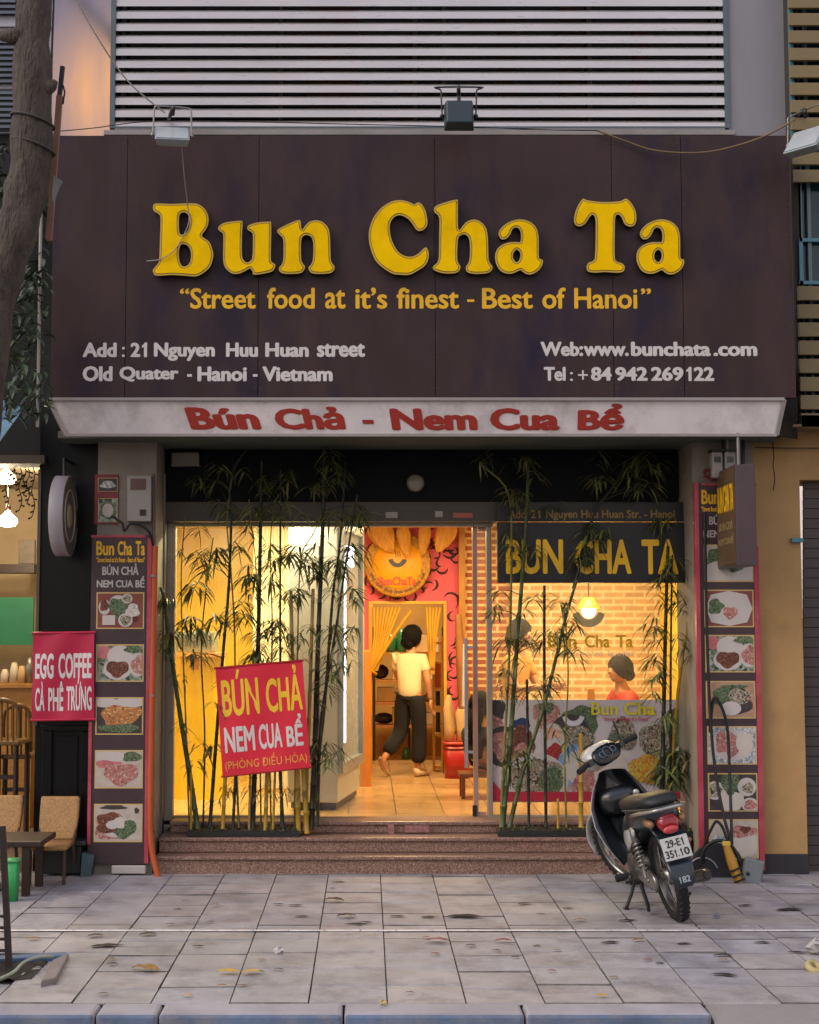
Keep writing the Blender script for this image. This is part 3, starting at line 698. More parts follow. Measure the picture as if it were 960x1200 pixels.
A1 = [(435,400),(450,350),(510,295),(590,262),(660,258),(730,280),(785,330),(808,400),(812,500),(812,600),(822,628),(848,636),(846,680),(810,735),(750,770),(700,770),(665,750),(645,732),(620,740),(570,762),(510,765),(450,735),(412,670),(402,600),(420,540),(470,495),(540,472),(610,470),(640,465),(645,400),(632,352),(600,332),(565,350),(545,395),(510,435),(465,443)]
AH = [(575,570),(605,540),(635,565),(638,610),(620,650),(595,655),(570,620)]
GL = [
 ('B', 170, 225, 8, [[(100,108),(250,112),(440,106),(510,120),(565,165),(595,235),(592,300),(570,350),(535,400),(545,425),(600,465),(630,530),(640,600),(615,690),(560,750),(480,790),(380,785),(250,778),(110,785),(80,760),(75,730),(110,685),(132,640),(140,450),(145,250),(125,205),(85,180),(75,140)],
   [(335,200),(370,190),(405,215),(420,270),(412,340),(385,385),(350,400),(322,380),(318,300),(320,230)], [(335,495),(375,490),(415,520),(432,590),(420,660),(385,695),(345,690),(322,640),(318,560)]]),
 ('u', 280, 225, 8, [[(-195,345),(-185,320),(-140,290),(-60,275),(15,270),(35,285),(30,400),(28,560),(35,620),(60,655),(85,660),(115,640),(128,600),(132,480),(130,400),(115,375),(85,355),(80,335),(95,310),(180,285),(285,278),(303,295),(302,450),(300,630),(315,660),(340,680),(338,710),(310,745),(230,765),(140,775),(128,745),(108,718),(85,725),(50,745),(0,765),(-60,765),(-110,730),(-140,680),(-148,600),(-145,450),(-150,390),(-175,370)]]),
 ('n', 280, 225, 8, [[(360,370),(375,345),(460,300),(550,265),(578,275),(585,330),(600,350),(615,325),(660,280),(720,265),(780,278),(830,325),(852,390),(858,500),(862,630),(880,675),(898,700),(890,735),(850,762),(750,768),(685,760),(660,735),(655,705),(680,675),(695,620),(698,500),(685,430),(650,405),(620,405),(590,430),(582,500),(585,630),(600,670),(620,700),(605,740),(570,762),(480,768),(410,762),(378,735),(380,705),(408,670),(418,600),(418,480),(410,430),(385,405)]]),
 ('C', 425, 225, 8, [[(470,110),(420,88),(350,76),(270,90),(180,145),(105,235),(65,340),(58,430),(75,530),(120,640),(190,710),(280,765),(350,775),(440,775),(520,735),(590,685),(620,610),(615,550),(595,520),(570,532),(520,580),(460,605),(400,600),(340,565),(295,500),(262,410),(255,320),(275,260),(320,222),(370,222),(430,255),(475,310),(500,350),(530,365),(570,355),(605,310),(605,240),(585,165),(550,110),(515,98),(488,116)]]),
 ('h', 425, 225, 8, [[(670,160),(690,130),(780,95),(880,72),(893,90),(893,220),(895,330),(910,355),(930,330),(975,280),(1040,258),(1100,275),(1150,325),(1172,400),(1178,520),(1182,630),(1200,675),(1218,700),(1205,740),(1160,762),(1060,768),(990,755),(968,725),(972,695),(995,660),(1005,600),(1006,500),(995,430),(965,400),(935,400),(900,425),(890,500),(888,630),(905,680),(918,700),(905,740),(860,762),(760,762),(685,740),(660,715),(668,690),(700,660),(715,600),(718,400),(720,260),(705,215),(680,195)]]),
 ('a', 530, 225, 8, [A1, AH]),
 ('T', 665, 225, 6.4, [[(115,52),(150,62),(260,75),(390,70),(440,50),(480,85),(510,140),(518,200),(505,245),(470,260),(430,240),(410,195),(385,170),(360,185),(355,300),(355,480),(370,520),(410,535),(430,560),(420,595),(370,605),(280,600),(210,605),(155,595),(145,560),(160,530),(195,515),(208,470),(212,300),(210,200),(190,170),(165,190),(135,235),(95,258),(60,245),(50,200),(70,120)]]),
 ('a', 695.7, 225, 8, [A1, AH]),
]
for nm, ox, oy, sc, loops in GL:
    lp = [[(p.x, p.y) for p in catmull([(lambda q: (q.x, q.z, 0))(P(ox + x / sc, oy + y / sc, SY - .06)) for x, y in l], 4)] for l in loops]
    mb = MB()
    for ext, y, off, m in ((.02, SY - .035, -.0005, 0), (.003, SY - .058, 0, 1), (.0006, SY - .0615, -.011, 2), (.0012, SY - .0630, -.0145, 3)):
        vs, fs = outline_mesh(lp, ext, off); mb.add([v + Vector((0, y, 0)) for v in vs], fs, m)
    BS.part('letter', mb, [m_lside, m_lrim, m_lshade, m_lface])
def lett(T, body, box, Y, mat, bold=.02, under=None, spacing=1., word=1., dep=.002):
    return T.part('lettering', text(MB(), body, *box, Y, bold, 0, dep, spacing, word), mat, under)
TY = SY - .0005
mb = MB()
for wd, x0, x1, y0, y1 in (('“', 211, 222, 338, 344.5), ('Street', 223, 300, 337.5, 362), ('food', 313, 369, 337, 362), ('at', 381, 405, 339.5, 362), ("it’s", 416.5, 454, 337, 362), ('finest', 465, 538, 337, 362), ('-', 547.5, 556, 351, 353.8), ('Best', 565, 624.5, 337.5, 362), ('of', 635.5, 663, 337, 362), ('Hanoi', 673, 747, 337.5, 362), ('”', 751, 763, 338, 345)):
    text(mb, wd, x0, y0, x1, y1, TY, .022 if wd != '-' else 0, 0)
BS.part('lettering', mb, m_orange_y)
mb = MB()
for wd, x0, x1, y0, y1 in (('Add', 97, 137, 401.5, 418.5), (':', 143, 146.5, 406.5, 418.5), ('2', 153, 164.5, 401.5, 418.5), ('Nguyen', 180.5, 252, 401.5, 423), ('Huu', 265, 302.5, 401.5, 418.5), ('Huan', 311, 362, 401.5, 418.5), ('street', 371.5, 428, 402.5, 418.5),
    ('Old', 97, 132, 429, 447), ('Quater', 140, 209.5, 429.5, 447.5), ('-', 219.5, 225, 438.5, 441.5), ('Hanoi', 231.5, 289.5, 429.5, 447), ('-', 296.5, 302, 438.5, 441.5), ('Vietnam', 307.5, 390, 429.5, 447)):
    text(mb, wd, x0, y0, x1, y1, TY, .042 if wd not in '-:' else .0, 0)
one(mb, flat(166.5, 401.5, 172.5, 418.5, TY), 0, 1, 0, 1)
BS.part('lettering', mb, m_letw)
mb = MB()
for wd, x0, x1, y0, y1 in (('Web:', 633.5, 683.5, 400.5, 417.5), ('www.', 684, 737, 405.5, 417.5), ('bunchata', 739.5, 833, 400.5, 417.5), ('.com', 836, 887.5, 405.5, 417.5),
    ('Tel', 637.5, 663, 430, 446.5), (':', 668, 671.5, 436, 446.5), ('+', 677.5, 689, 434, 445), ('84', 692.5, 717, 430, 446.5), ('942', 721, 759, 430, 446.5), ('269', 763, 801, 430, 446.5), ('22', 813, 837, 430, 446.5)):
    text(mb, wd, x0, y0, x1, y1, TY, .042 if wd not in ':+' else .01, 0)
one(mb, flat(804.5, 430, 810.5, 446.5, TY), 0, 1, 0, 1)
BS.part('lettering', mb, m_letw)

# white sign band below it, leaning back towards the wall
LB = Thing('sign_band', 'long off-white sign band with red lettering below the big brown signboard', 'sign', P(490, 512, -.27))
t0, t1 = P(57, 468, SY), P(919, 468, SY); b0, b1 = P(77, 510, -.45), P(910, 510, -.45)
m_band = M('band_white', 'd4cccb', .5, var=.08, dirt=.5, dcol=L('6a5a55'), dscale=3)
nrm = (b0 - t0).cross(t1 - t0).normalized(); nrm = nrm if nrm.y < 0 else -nrm
mb = MB(); q = [t0, t1, b1, b0]; back = [p - nrm * .05 for p in q]
mb.add(q + back, [(0, 1, 2, 3), (7, 6, 5, 4), (0, 4, 5, 1), (1, 5, 6, 2), (2, 6, 7, 3), (3, 7, 4, 0)])
LB.part('panel', mb, m_band)
mb = MB()
for a, b in ((t0, t1), (b0, b1), (t0, b0), (t1, b1)): mb.bar(a + nrm * .004, b + nrm * .004, .03, .022)
LB.part('frame', mb, M('band_frame', '99928f', .4, metal=.3, var=.1, dirt=.5), bevel=.003)
def atb(u, v):
    return (t0 * (1 - u) + t1 * u) * (1 - v) + (b0 * (1 - u) + b1 * u) * v, nrm
def bandpx(px, v):   # image x -> u on the band
    lx, rx = 57 + 20 * v, 919 - 9 * v; return (px - lx) / (rx - lx)
mb = MB()
for wd, x0, x1, v0, v1 in (('Bún', 219.5, 303, .22, .85), ('Chả', 321.5, 403, .20, .85), ('-', 424, 437, .57, .68), ('Nem', 457.5, 559, .25, .87), ('Cua', 574, 656, .24, .87), ('Bể', 677, 732, .12, .87)):
    text_uv(mb, wd, atb, bandpx(x0, .5), bandpx(x1, .5), v0, v1, .004, .05 if wd != '-' else 0)
LB.part('lettering', mb, M('band_red', '9a2a1c', .5, var=.12, dirt=.2))
LB.part('end_gap_shade', MB().quad(t1 + Vector((.02, .02, 0)), P(935, 465, -.45), P(935, 515, -.1), b1 + Vector((.02, .02, 0))).quad(t1 + Vector((.02, .05, 0)), P(935, 465, -.42), P(935, 515, -.07), b1 + Vector((.02, .05, 0))), m_black)  # black sheets set in for the shade of the gap past the band

# ------------------------------------------------------------------ hanging board BUN CHA TA over the right window
HY = .30
HB = Thing('hanging_signboard', 'black hanging signboard with tall yellow capitals in front of the brick walled dining room', 'sign', P(695, 683, HY))
m_hb = M('hanging_board', '161314', .45, var=.2, dirt=.3, dcol=L('302a28'))
HB.part('panel', MB().pbox(583, 612, 806, 683, HY, .05).pbox(583, 588, 806, 611, HY + .02, .04), m_hb, bevel=.004)
lett(HB, 'BUN', (593, 632, 660, 673), HY - .0005, m_yellow, .03)
lett(HB, 'CHA', (674, 632, 740, 673), HY - .0005, m_yellow, .03)
lett(HB, 'TA', (752, 632, 795, 673), HY - .0005, m_yellow, .03)
mfa = M('faded_amber', '94722e', .5); ya_ = HY + .0195
mb = text(MB(), 'Add: 2', 596, 597.5, 628, 607.5, ya_, .015); one(mb, flat(630, 597.5, 633.5, 607.5, ya_), 0, 1, 0, 1); text(mb, 'Nguyen Huu Huan Str. - Hanoi', 640, 597.5, 791, 610, ya_, .02); HB.part('lettering', mb, mfa)

# ------------------------------------------------------------------ menu boards with food photographs
fd = dict(
 grill=FOOD('grilled_pork', ['5a2a1e', '7a3c28', '3a1a14', 'a0654a', '4a2018'], 120), herb=FOOD('herbs', ['33502c', '223820', '4c6a3e', '74885c', '2a3826', '8a947a'], 150),
 noodle=FOOD('rice_noodles', ['d8d2c8', 'c6c0b4', 'e2ddd4', 'b8b0a4'], 90), roll=FOOD('fried_rolls', ['b06a34', 'c98a4c', '8a4a22', 'd8a468'], 80),
 pinkmeat=FOOD('sliced_meat', ['b06a60', 'c98c80', '8f4a44', 'd8b0a4', 'a05850'], 75), mix=FOOD('mixed_bowl', ['7a3a28', 'b0a48a', '3f5a30', 'c9c2b4', '8a5a3a', '2f2a22'], 85),
 plate=M('picture_plate', 'bcb4ae', .45, var=.06), dark=M('picture_dark', '3a3230', .5, var=.4, scale=25), table=M('picture_table', '7a3f35', .5, var=.2, scale=20),
 pale=M('picture_pale', 'b3a89c', .5, var=.15, scale=14), sauce=M('picture_sauce', '6a2a18', .3, var=.2), leafbg=FOOD('leafy_background', ['4a5f45', '7a8a70', 'b8b4a8', '30402e'], 40), border=M('picture_border', 'c2a468', .5, var=.08),
 egg=M('picture_cream', 'c2b9ae', .5, var=.1), straw=M('picture_mat', 'a5826a', .6, var=.2, scale=30), floral=FOOD('floral_plate', ['a8b0b4', 'c9c6c4', '6a7f8a', 'd6d2cf'], 70), pink=M('picture_pinkcloth', 'b5686a', .6, var=.25, scale=12))
FK = list(fd)
def picture(T, box, Y, bg, items, border=1.5, under=None):
    """a printed photograph: border, background, then flat shapes (u,v,ru,rv,material[,kind])"""
    mb = MB(); x0, y0, x1, y1 = box; mb.pbox(x0, y0, x1, y1, Y, .003, FK.index('border')); mb.pbox(x0 + border, y0 + border, x1 - border, y1 - border, Y - .0006, .001, FK.index(bg))
    at = flat(x0 + border, y0 + border, x1 - border, y1 - border, Y - .0006)
    for i, it in enumerate(items):
        u, v, ru, rv, mt = it[:5]; n = it[5] if len(it) > 5 else 22; rot = it[6] if len(it) > 6 else 0; vs = []
        wob = .12 if mt not in ('plate', 'pale', 'sauce') else 0
        for j in range(n):
            t = 2 * math.pi * (j + .5) / n + rot; r = 1 + wob * math.sin(3 * t + i) + wob * .6 * math.sin(5 * t + 2 * i)
            U, V_ = u + ru * r * math.cos(t), v + rv * r * math.sin(t)
            p, _ = at(min(1, max(0, U)), min(1, max(0, V_))); vs.append(p + Vector((0, -.0004 * (i + 1), 0)))
        mb.add(vs, [tuple(range(n))], FK.index(mt))
    return T.part('food_photo', mb, [fd[k] for k in FK], under)
PICS = {
 'set': ('table', [(.15, .4, .13, .22, 'plate'), (.15, .35, .1, .17, 'grill'), (.45, .3, .2, .25, 'plate'), (.45, .4, .2, .28, 'herb'), (.65, .15, .12, .14, 'plate'), (.65, .15, .09, .1, 'mix'), (.78, .5, .15, .2, 'noodle'), (.25, .78, .2, .2, 'plate', 4), (.62, .78, .16, .2, 'plate'), (.62, .78, .12, .15, 'mix'), (.83, .75, .06, .08, 'sauce')]),
 'bowl': ('leafbg', [(.15, .2, .15, .2, 'pink'), (.5, .3, .28, .3, 'plate'), (.45, .68, .31, .3, 'plate'), (.45, .66, .25, .23, 'grill'), (.9, .55, .2, .34, 'plate'), (.92, .55, .16, .28, 'pinkmeat'), (.8, .1, .2, .12, 'herb')]),
 'rolls': ('dark', [(.2, .12, .3, .14, 'plate'), (.75, .1, .35, .16, 'plate'), (.5, .5, .42, .3, 'roll'), (.75, .4, .25, .18, 'roll'), (.5, .85, .45, .12, 'herb')]),
 'meat': ('pale', [(.3, .15, .4, .15, 'plate'), (.8, .15, .22, .14, 'herb'), (.25, .35, .3, .1, 'pink'), (.55, .62, .38, .3, 'pinkmeat')]),
 'plate': ('pale', [(.4, .06, .28, .07, 'dark'), (.4, .6, .42, .38, 'pinkmeat'), (.45, .6, .33, .3, 'plate'), (.62, .65, .28, .26, 'herb'), (.3, .42, .25, .22, 'grill'), (.5, .5, .16, .15, 'egg'), (.25, .6, .2, .2, 'grill'), (.38, .55, .14, .12, 'plate'), (.9, .15, .05, .08, 'dark')]),
 'herbs': ('pale', [(.2, .45, .2, .35, 'herb'), (.5, .8, .6, .4, 'plate'), (.65, .55, .2, .2, 'herb')]),
 'octo': ('table', [(.5, .5, .54, .56, 'plate', 8, .39), (.22, .45, .17, .22, 'herb'), (.52, .62, .2, .2, 'plate'), (.52, .62, .16, .17, 'pinkmeat')]),
 'round': ('straw', [(.62, .55, .32, .4, 'dark'), (.38, .4, .3, .25, 'herb'), (.68, .42, .24, .24, 'mix'), (.5, .75, .22, .2, 'plate'), (.6, .12, .3, .05, 'herb')]),
 'oval': ('floral', [(.5, .5, .46, .42, 'plate'), (.3, .42, .16, .3, 'pinkmeat'), (.5, .48, .16, .36, 'pinkmeat'), (.76, .45, .18, .32, 'egg')]),
 'four': ('dark', [(.12, .45, .2, .26, 'plate'), (.12, .45, .15, .2, 'mix'), (.45, .75, .26, .35, 'egg'), (.45, .25, .2, .3, 'herb'), (.8, .35, .2, .26, 'plate'), (.82, .38, .12, .15, 'mix'), (.86, .85, .18, .2, 'plate'), (.86, .85, .13, .14, 'pinkmeat')]),
 'hand': ('pale', [(.2, .7, .25, .3, 'floral'), (.72, .6, .3, .45, 'egg'), (.7, .3, .3, .16, 'pinkmeat', 22), (.75, .25, .12, .1, 'grill')]),
}
m_mb = M('menu_board_brown', '3d2c30', .4, var=.12, dirt=.3, dcol=L('54424a'))
def menu_board(label, x0, y0, x1, y1, photos, hdr, Y=-.05, strips=None):
    T = Thing('menu_board', label, 'menu board', P((x0 + x1) / 2, y1, Y))
    T.part('panel', MB().pbox(x0, y0, x1, y1, Y, .045), m_mb, bevel=.003)
    mb = MB()
    for s in strips: mb.pbox(*s, Y - .008, .055)
    T.part('edge_strip', mb, m_redtrim, bevel=.002)
    for mt, items in hdr:
        mb = MB()
        for b, box in items: text(mb, b, *box, Y - .0005, .03, 0, .0015)
        T.part('lettering', mb, mt)
    for kind, box in photos: picture(T, box, Y - .003, *PICS[kind])
    return T
m_mw = M('menu_white', 'b9b2ae', .5)
menu_board('tall brown menu board with five food photos beside the egg coffee banner', 105, 627, 175, 1013,
    [('set', (113, 694, 169, 737)), ('bowl', (112.5, 755, 168.5, 799)), ('rolls', (112, 817, 168, 861)), ('meat', (111, 879, 167.5, 924)), ('plate', (110, 942, 167, 987))],
    [(m_orange_y, [('Bun', (113, 634, 134, 651)), ('Cha', (138, 634, 155, 651)), ('Ta', (159, 634, 170, 651)), ('“Street food at it’s finest - Best of Hanoi”', (113, 653, 170, 659))]), (m_mw, [('BÚN CHẢ', (120, 660.5, 162.5, 674)), ('NEM CUA BỂ', (113.5, 675, 169.5, 688.5))])],
    strips=[(103, 845, 107, 990), (171, 630, 176, 1012), (107, 627, 171, 630)])
menu_board('tall brown menu board with seven food photos behind hanging black cables', 818, 566, 890, 1021,
    [('herbs', (825, 638, 883, 682)), ('octo', (825.5, 691, 883.5, 735)), ('bowl', (826.5, 744, 884.5, 788)), ('round', (827.5, 798, 885.5, 842)), ('oval', (829, 851, 887, 896)), ('four', (830, 906, 888, 951)), ('hand', (831, 960, 889, 1006))],
    [(m_orange_y, [('Bun', (822, 574, 843, 591)), ('Cha', (847, 574, 865, 591)), ('Ta', (869, 574, 880, 591)), ('“Street food at it’s finest - Best of Hanoi”', (822, 593.5, 881, 599.5))]), (m_mw, [('BÚN CHẢ', (831, 602, 873, 615)), ('NEM CUA BỂ', (824, 616.5, 881, 630))])],
    strips=[(817.5, 566, 822.5, 1020), (887, 640, 893, 1020), (822.5, 566, 887, 569)])
# small poster on the left pillar
T = Thing('small_poster', 'small red framed poster with two food photos beside the meter box', 'poster', P(124, 613, -.01))
T.part('sheet', MB().pbox(111, 556, 138.5, 614, -.012, .008), M('old_red_poster', '7a2a30', .5, var=.2, dirt=.3))
picture(T, (115, 560, 138, 576), -.0155, 'dark', [(.5, .5, .4, .3, 'floral')], .6); picture(T, (115, 584, 138, 612), -.0155, 'leafbg', [(.5, .5, .42, .4, 'herb'), (.5, .5, .3, .3, 'pale')], .6)
# projecting box sign on the right pillar
X1, X2, Z1, Z2 = rect(862.5, 544, 886, 663, -.6)
T = Thing('projecting_sign', 'brown projecting box sign with yellow side lettering below the electricity meters', 'sign', (X1, -.3, Z1))
m_ps = M('projecting_brown', '4a3a3e', .4, var=.12, dirt=.3)
T.part('box', MB().box(X1, X2, -.6, -.062, Z1, Z2), m_ps, bevel=.004)
T.part('side_panel', MB().box(X1 - .004, X1, -.585, -.07, Z1 + .015, Z2 - .015), M('projecting_side', '5a4630', .45, var=.3, dirt=.4, scale=9))
nx = Vector((-1, 0, 0))
ats = lambda u, v: (Vector((X1 - .0045, -.09 - .48 * u, Z2 - .03 - (Z2 - Z1 - .06) * v)), nx)
mb = MB(); text_uv(mb, 'BUN CHA TA', ats, .04, .96, .14, .44, .002, .02); T.part('lettering', mb, m_yellow)
mb = MB(); text_uv(mb, 'BÚN CHẢ', ats, .1, .9, .52, .64, .002, .02); text_uv(mb, 'NEM CUA BỂ', ats, .06, .94, .68, .8, .002, .02); T.part('lettering', mb, M('faded_letters', '8f7a52', .5))
T.part('bracket', MB().tube([(X1 + .06, -.45, Z2 - .01), (X1 + .06, -.45, zsf + .02)], .012, 6).tube([(X1 + .06, -.15, Z2 - .01), (X1 + .06, -.15, zsf + .02)], .012, 6), m_steel)

# egg coffee banner on the cafe pillar
T = Thing('banner', 'crimson egg coffee banner with white capitals hanging on the black cafe pillar', 'banner', P(74, 845, 0))
at = quadmap((39, 742), (110.5, 741), (110.5, 843), (37.5, 844), -.075)
def cloth(at, nu=14, nv=12):
    mb = MB(); vs = []
    for j in range(nv + 1):
        for i in range(nu + 1): vs.append(at(i / nu, j / nv)[0])
    for j in range(nv + 1):
        for i in range(nu + 1): vs.append(at(i / nu, j / nv)[0] + Vector((0, .004, 0)))
    k = (nu + 1) * (nv + 1); fs = []
    for j in range(nv):
        for i in range(nu):
            a = j * (nu + 1) + i; fs += [(a, a + 1, a + nu + 2, a + nu + 1), (a + k, a + nu + 1 + k, a + nu + 2 + k, a + 1 + k)]
    return mb.add(vs, fs, 0, True)
m_crim = M('crimson_vinyl', 'b01c40', .4, var=.12, scale=3, bump=.1, bscale=6)
m_bannerw = M('banner_white', 'd2cac6', .5, var=.06)
T.part('cloth', cloth(at), m_crim)
mb = MB(); text_uv(mb, 'EGG', at, .04, .345, .235, .53, .002, .035); text_uv(mb, 'COFFEE', at, .42, .96, .235, .53, .002, .035); T.part('lettering', mb, m_bannerw)
mb = MB(); text_uv(mb, 'CÀ', at, .05, .20, .56, .90, .002, .03); text_uv(mb, 'PHÊ', at, .26, .50, .56, .90, .002, .03); text_uv(mb, 'TRỨNG', at, .55, .96, .52, .90, .002, .03); T.part('lettering', mb, m_bannerw)
mb = MB()
for v in (0, 1): mb.tube([at(-.02, v)[0] + Vector((0, .002, 0)), at(1.02, v)[0] + Vector((0, .002, 0))], .009, 8)
T.part('rod', mb, m_crim)
# tilted red banner on the bamboo
T = Thing('banner', 'bright red bun cha banner with yellow and white capitals tied to the bamboo, slightly tilted', 'banner', P(310, 908, .1))
at = quadmap((252.5, 783), (354.5, 774), (364, 899), (261, 910), .08, .012)
T.part('cloth', cloth(at), m_red)
mb = MB(); text_uv(mb, 'BÚN', at, .05, .475, .03, .46, .002, .025); text_uv(mb, 'CHẢ', at, .555, .965, .03, .46, .002, .025); T.part('lettering', mb, M('banner_yellow', 'ecc02a', .5, var=.05))
mb = MB(); text_uv(mb, 'NEM', at, .05, .395, .555, .79, .002, .03); text_uv(mb, 'CUA', at, .44, .705, .555, .79, .002, .03); text_uv(mb, 'BỂ', at, .755, .945, .49, .79, .002, .03); T.part('lettering', mb, m_bannerw)
mb = MB(); text_uv(mb, '(PHÒNG ĐIỀU HÒA)', at, .04, .97, .825, .965, .002, .012); T.part('lettering', mb, M('banner_amber', 'e8a040', .5))
mb = MB()
for v in (0, 1): mb.tube([at(u, v)[0] + Vector((0, .002, 0)) for u in (-.015, .25, .5, .75, 1.015)], .008, 8)
T.part('rod', mb, M('red_rod', 'a51222', .5))
# ------------------------------------------------------------------ tree on the left with straps and a prop
TYD = -3.1
T = Thing('street_tree', 'tall leaning tree trunk with bare grey brown bark in front of the signboard', 'tree', G(-72, 1140))
m_bark = M('tree_bark', '4f4740', .92, var=.5, scale=11, bd=.035, bump=1.0, bscale=40, dirt=.5, dcol=L('3a3029'), dscale=3, stretch=(1.4, 1.4, .35))
pr = [(-72, 1150, 30), (-66, 1060, 27), (-58, 900, 26), (-45, 700, 26), (-25, 500, 25.5), (-17, 420, 26), (-6, 345, 26), (9, 300, 25), (21, 262, 25), (31, 222, 24.5), (37, 175, 24), (38, 110, 23), (38, 50, 20.5), (41, 0, 20), (46, -80, 19), (52, -200, 17.5), (60, -340, 16), (70, -480, 14)]
pts = catmull([(lambda p: (p.x, p.y, p.z))(P(a, b, TYD)) for a, b, r in pr], 3, False)
rr = []
for i in range(len(pr) - 1):
    for q in range(3): rr.append(pr[i][2] + (pr[i + 1][2] - pr[i][2]) * q / 3)
rr.append(pr[-1][2]); SCL = (TYD - CAM_Y) / FPX
rng = random.Random(5)
mb = MB().tube(pts, [r * SCL * (1 + .05 * math.sin(i * 1.7) + rng.uniform(-.03, .03)) for i, r in enumerate(rr)], 20)
for v in mb.v: v += Vector((rng.uniform(-.006, .006), rng.uniform(-.006, .006), 0))
c = P(40, 105, TYD); mb.tube([c + Vector((.06, -.02, 0)), c + Vector((.105, -.03, .015)), c + Vector((.118, -.03, .035))], [.05, .028, .012], 8)
c = P(20, 45, TYD); mb.tube([c + Vector((.02, -.03, 0)), c + Vector((-.07, -.04, .0)), c + Vector((-.088, -.04, .005))], [.05, .03, .01], 8)
for (a, b, s) in ((46, 92, .022),):
    mb.ball(P(a, b, TYD) + Vector((0, -.088, 0)), s, 6, sc=(1, .22, 1.3))
T.part('trunk', mb, m_bark)
mb = MB(); a = P(46, -80, TYD); 
for d, l in (((-1.2, .3, 1.5), 1), ((1.1, .6, 1.7), 1)):
    d = Vector(d); mb.tube([P(56, -280, TYD), P(56, -280, TYD) + d * .4 + Vector((0, 0, .1)), P(56, -280, TYD) + d], [.07, .055, .035], 10)
T.part('limb', mb, m_bark)
mb = MB()
for y, tilt in ((142, .03), (172, .035)):
    c = P(38.5 if y < 150 else 39, y, TYD); ring = []
    for j in range(25):
        t = 2 * math.pi * j / 24; ring.append(c + Vector((.108 * math.cos(t), .108 * math.sin(t), -tilt * math.cos(t))))
    mb.tube(ring, .007, 5)
T.part('strap', mb, M('grey_strap', '3b3733', .7, var=.2))
# wooden prop strapped to the trunk
T = Thing('prop_post', 'weathered wooden post strapped upright against the tree trunk', 'post', P(57, 282, -2.95))
T.part('board', MB().bar(P(57.5, 282, -2.95), P(70, 112, -2.95), .032, .025), M('weathered_post', '86614f', .7, var=.25, dirt=.5, stretch=(4, 4, 1)), bevel=.003)
T.part('metal_tip', MB().bar(P(69.5, 116, -2.95), P(73.5, 78, -2.95), .022, .02).tube([P(74, 100, -2.95), P(76, 108, -2.95), P(74, 122, -2.95)], .005, 5), M('dark_metal_tip', '22222a', .5))
T.part('torn_label', MB().add([P(63, 205, -2.97), P(74, 213, -2.99), P(69, 222, -2.97), P(62, 243, -2.96), P(61, 225, -2.965)], [(0, 1, 2, 4), (2, 3, 4)]), M('torn_paper', '9a9a98', .6))
wire('cable', [P(64, -60, -3.0), P(63, 0, -3.0), P(61, 60, -3.0), P(60, 104, -3.0)], .006, m_black, 'thick black cable running down beside the tree trunk above the wooden post')
wire('cable', [P(62, -60, -3.02), P(59.5, 20, -3.02), P(57, 60, -3.02), P(60, 104, -3.01)], .004, M('white_cable', 'a9a7a8', .5), 'thin white cable looped beside the black cable at the tree trunk')
# creeper on a thin pole
T = Thing('creeper_plant', 'dark leafy creeper climbing a thin pale pole beside the signboard edge', 'climbing plant', P(44, 478, -1.0))
T.part('pole', MB().tube([P(44, 500, -1), P(46, 380, -1), P(48, 255, -1), P(49, 215, -1)], .011, 8), M('pale_pole', '96908a', .5, var=.2, dirt=.4))
def leaf(mb, p, d, L_, W_, up=Vector((0, 0, 1)), droop=.25, m=0):
    d = d.normalized(); s = d.cross(up)
    s = s.normalized() if s.length > .01 else Vector((1, 0, 0)); n = s.cross(d)
    a = p + d * L_ * .35 - Vector((0, 0, droop * L_ * .08)); b = p + d * L_ * .7 - Vector((0, 0, droop * L_ * .35)); c = p + d * L_ * .98 - Vector((0, 0, droop * L_ * .8))
    f = n * W_ * .18
    mb.add([p, a + s * W_ / 2 + f, a, a - s * W_ / 2 + f, b + s * W_ * .36 + f, b, b - s * W_ * .36 + f, c], [(0, 1, 2), (0, 2, 3), (1, 4, 5, 2), (2, 5, 6, 3), (4, 7, 5), (5, 7, 6)], m)
mb = MB(); rng = random.Random(11)
for i in range(520):
    y = rng.uniform(160, 490); f = min(1, max(0, (y - 300) / 170))
    lo, hi = 44 - 8 - 40 * f, 52 + 4 * f
    if y < 300: lo, hi = (-30, 14) if rng.random() < .8 else (42, 52)
    px = rng.uniform(lo, hi); p = P(px, y, rng.uniform(-1.15, -.7) if y > 300 else rng.uniform(-.5, -.1))
    d = Vector((rng.uniform(-1, 1), rng.uniform(-1, .3), rng.uniform(-.9, .2))); leaf(mb, p, d, rng.uniform(.05, .11), rng.uniform(.03, .06), droop=.4)
T.part('leaves', mb, M('creeper_leaf', '2c3a24', .45, var=.4, scale=9, island=.5))

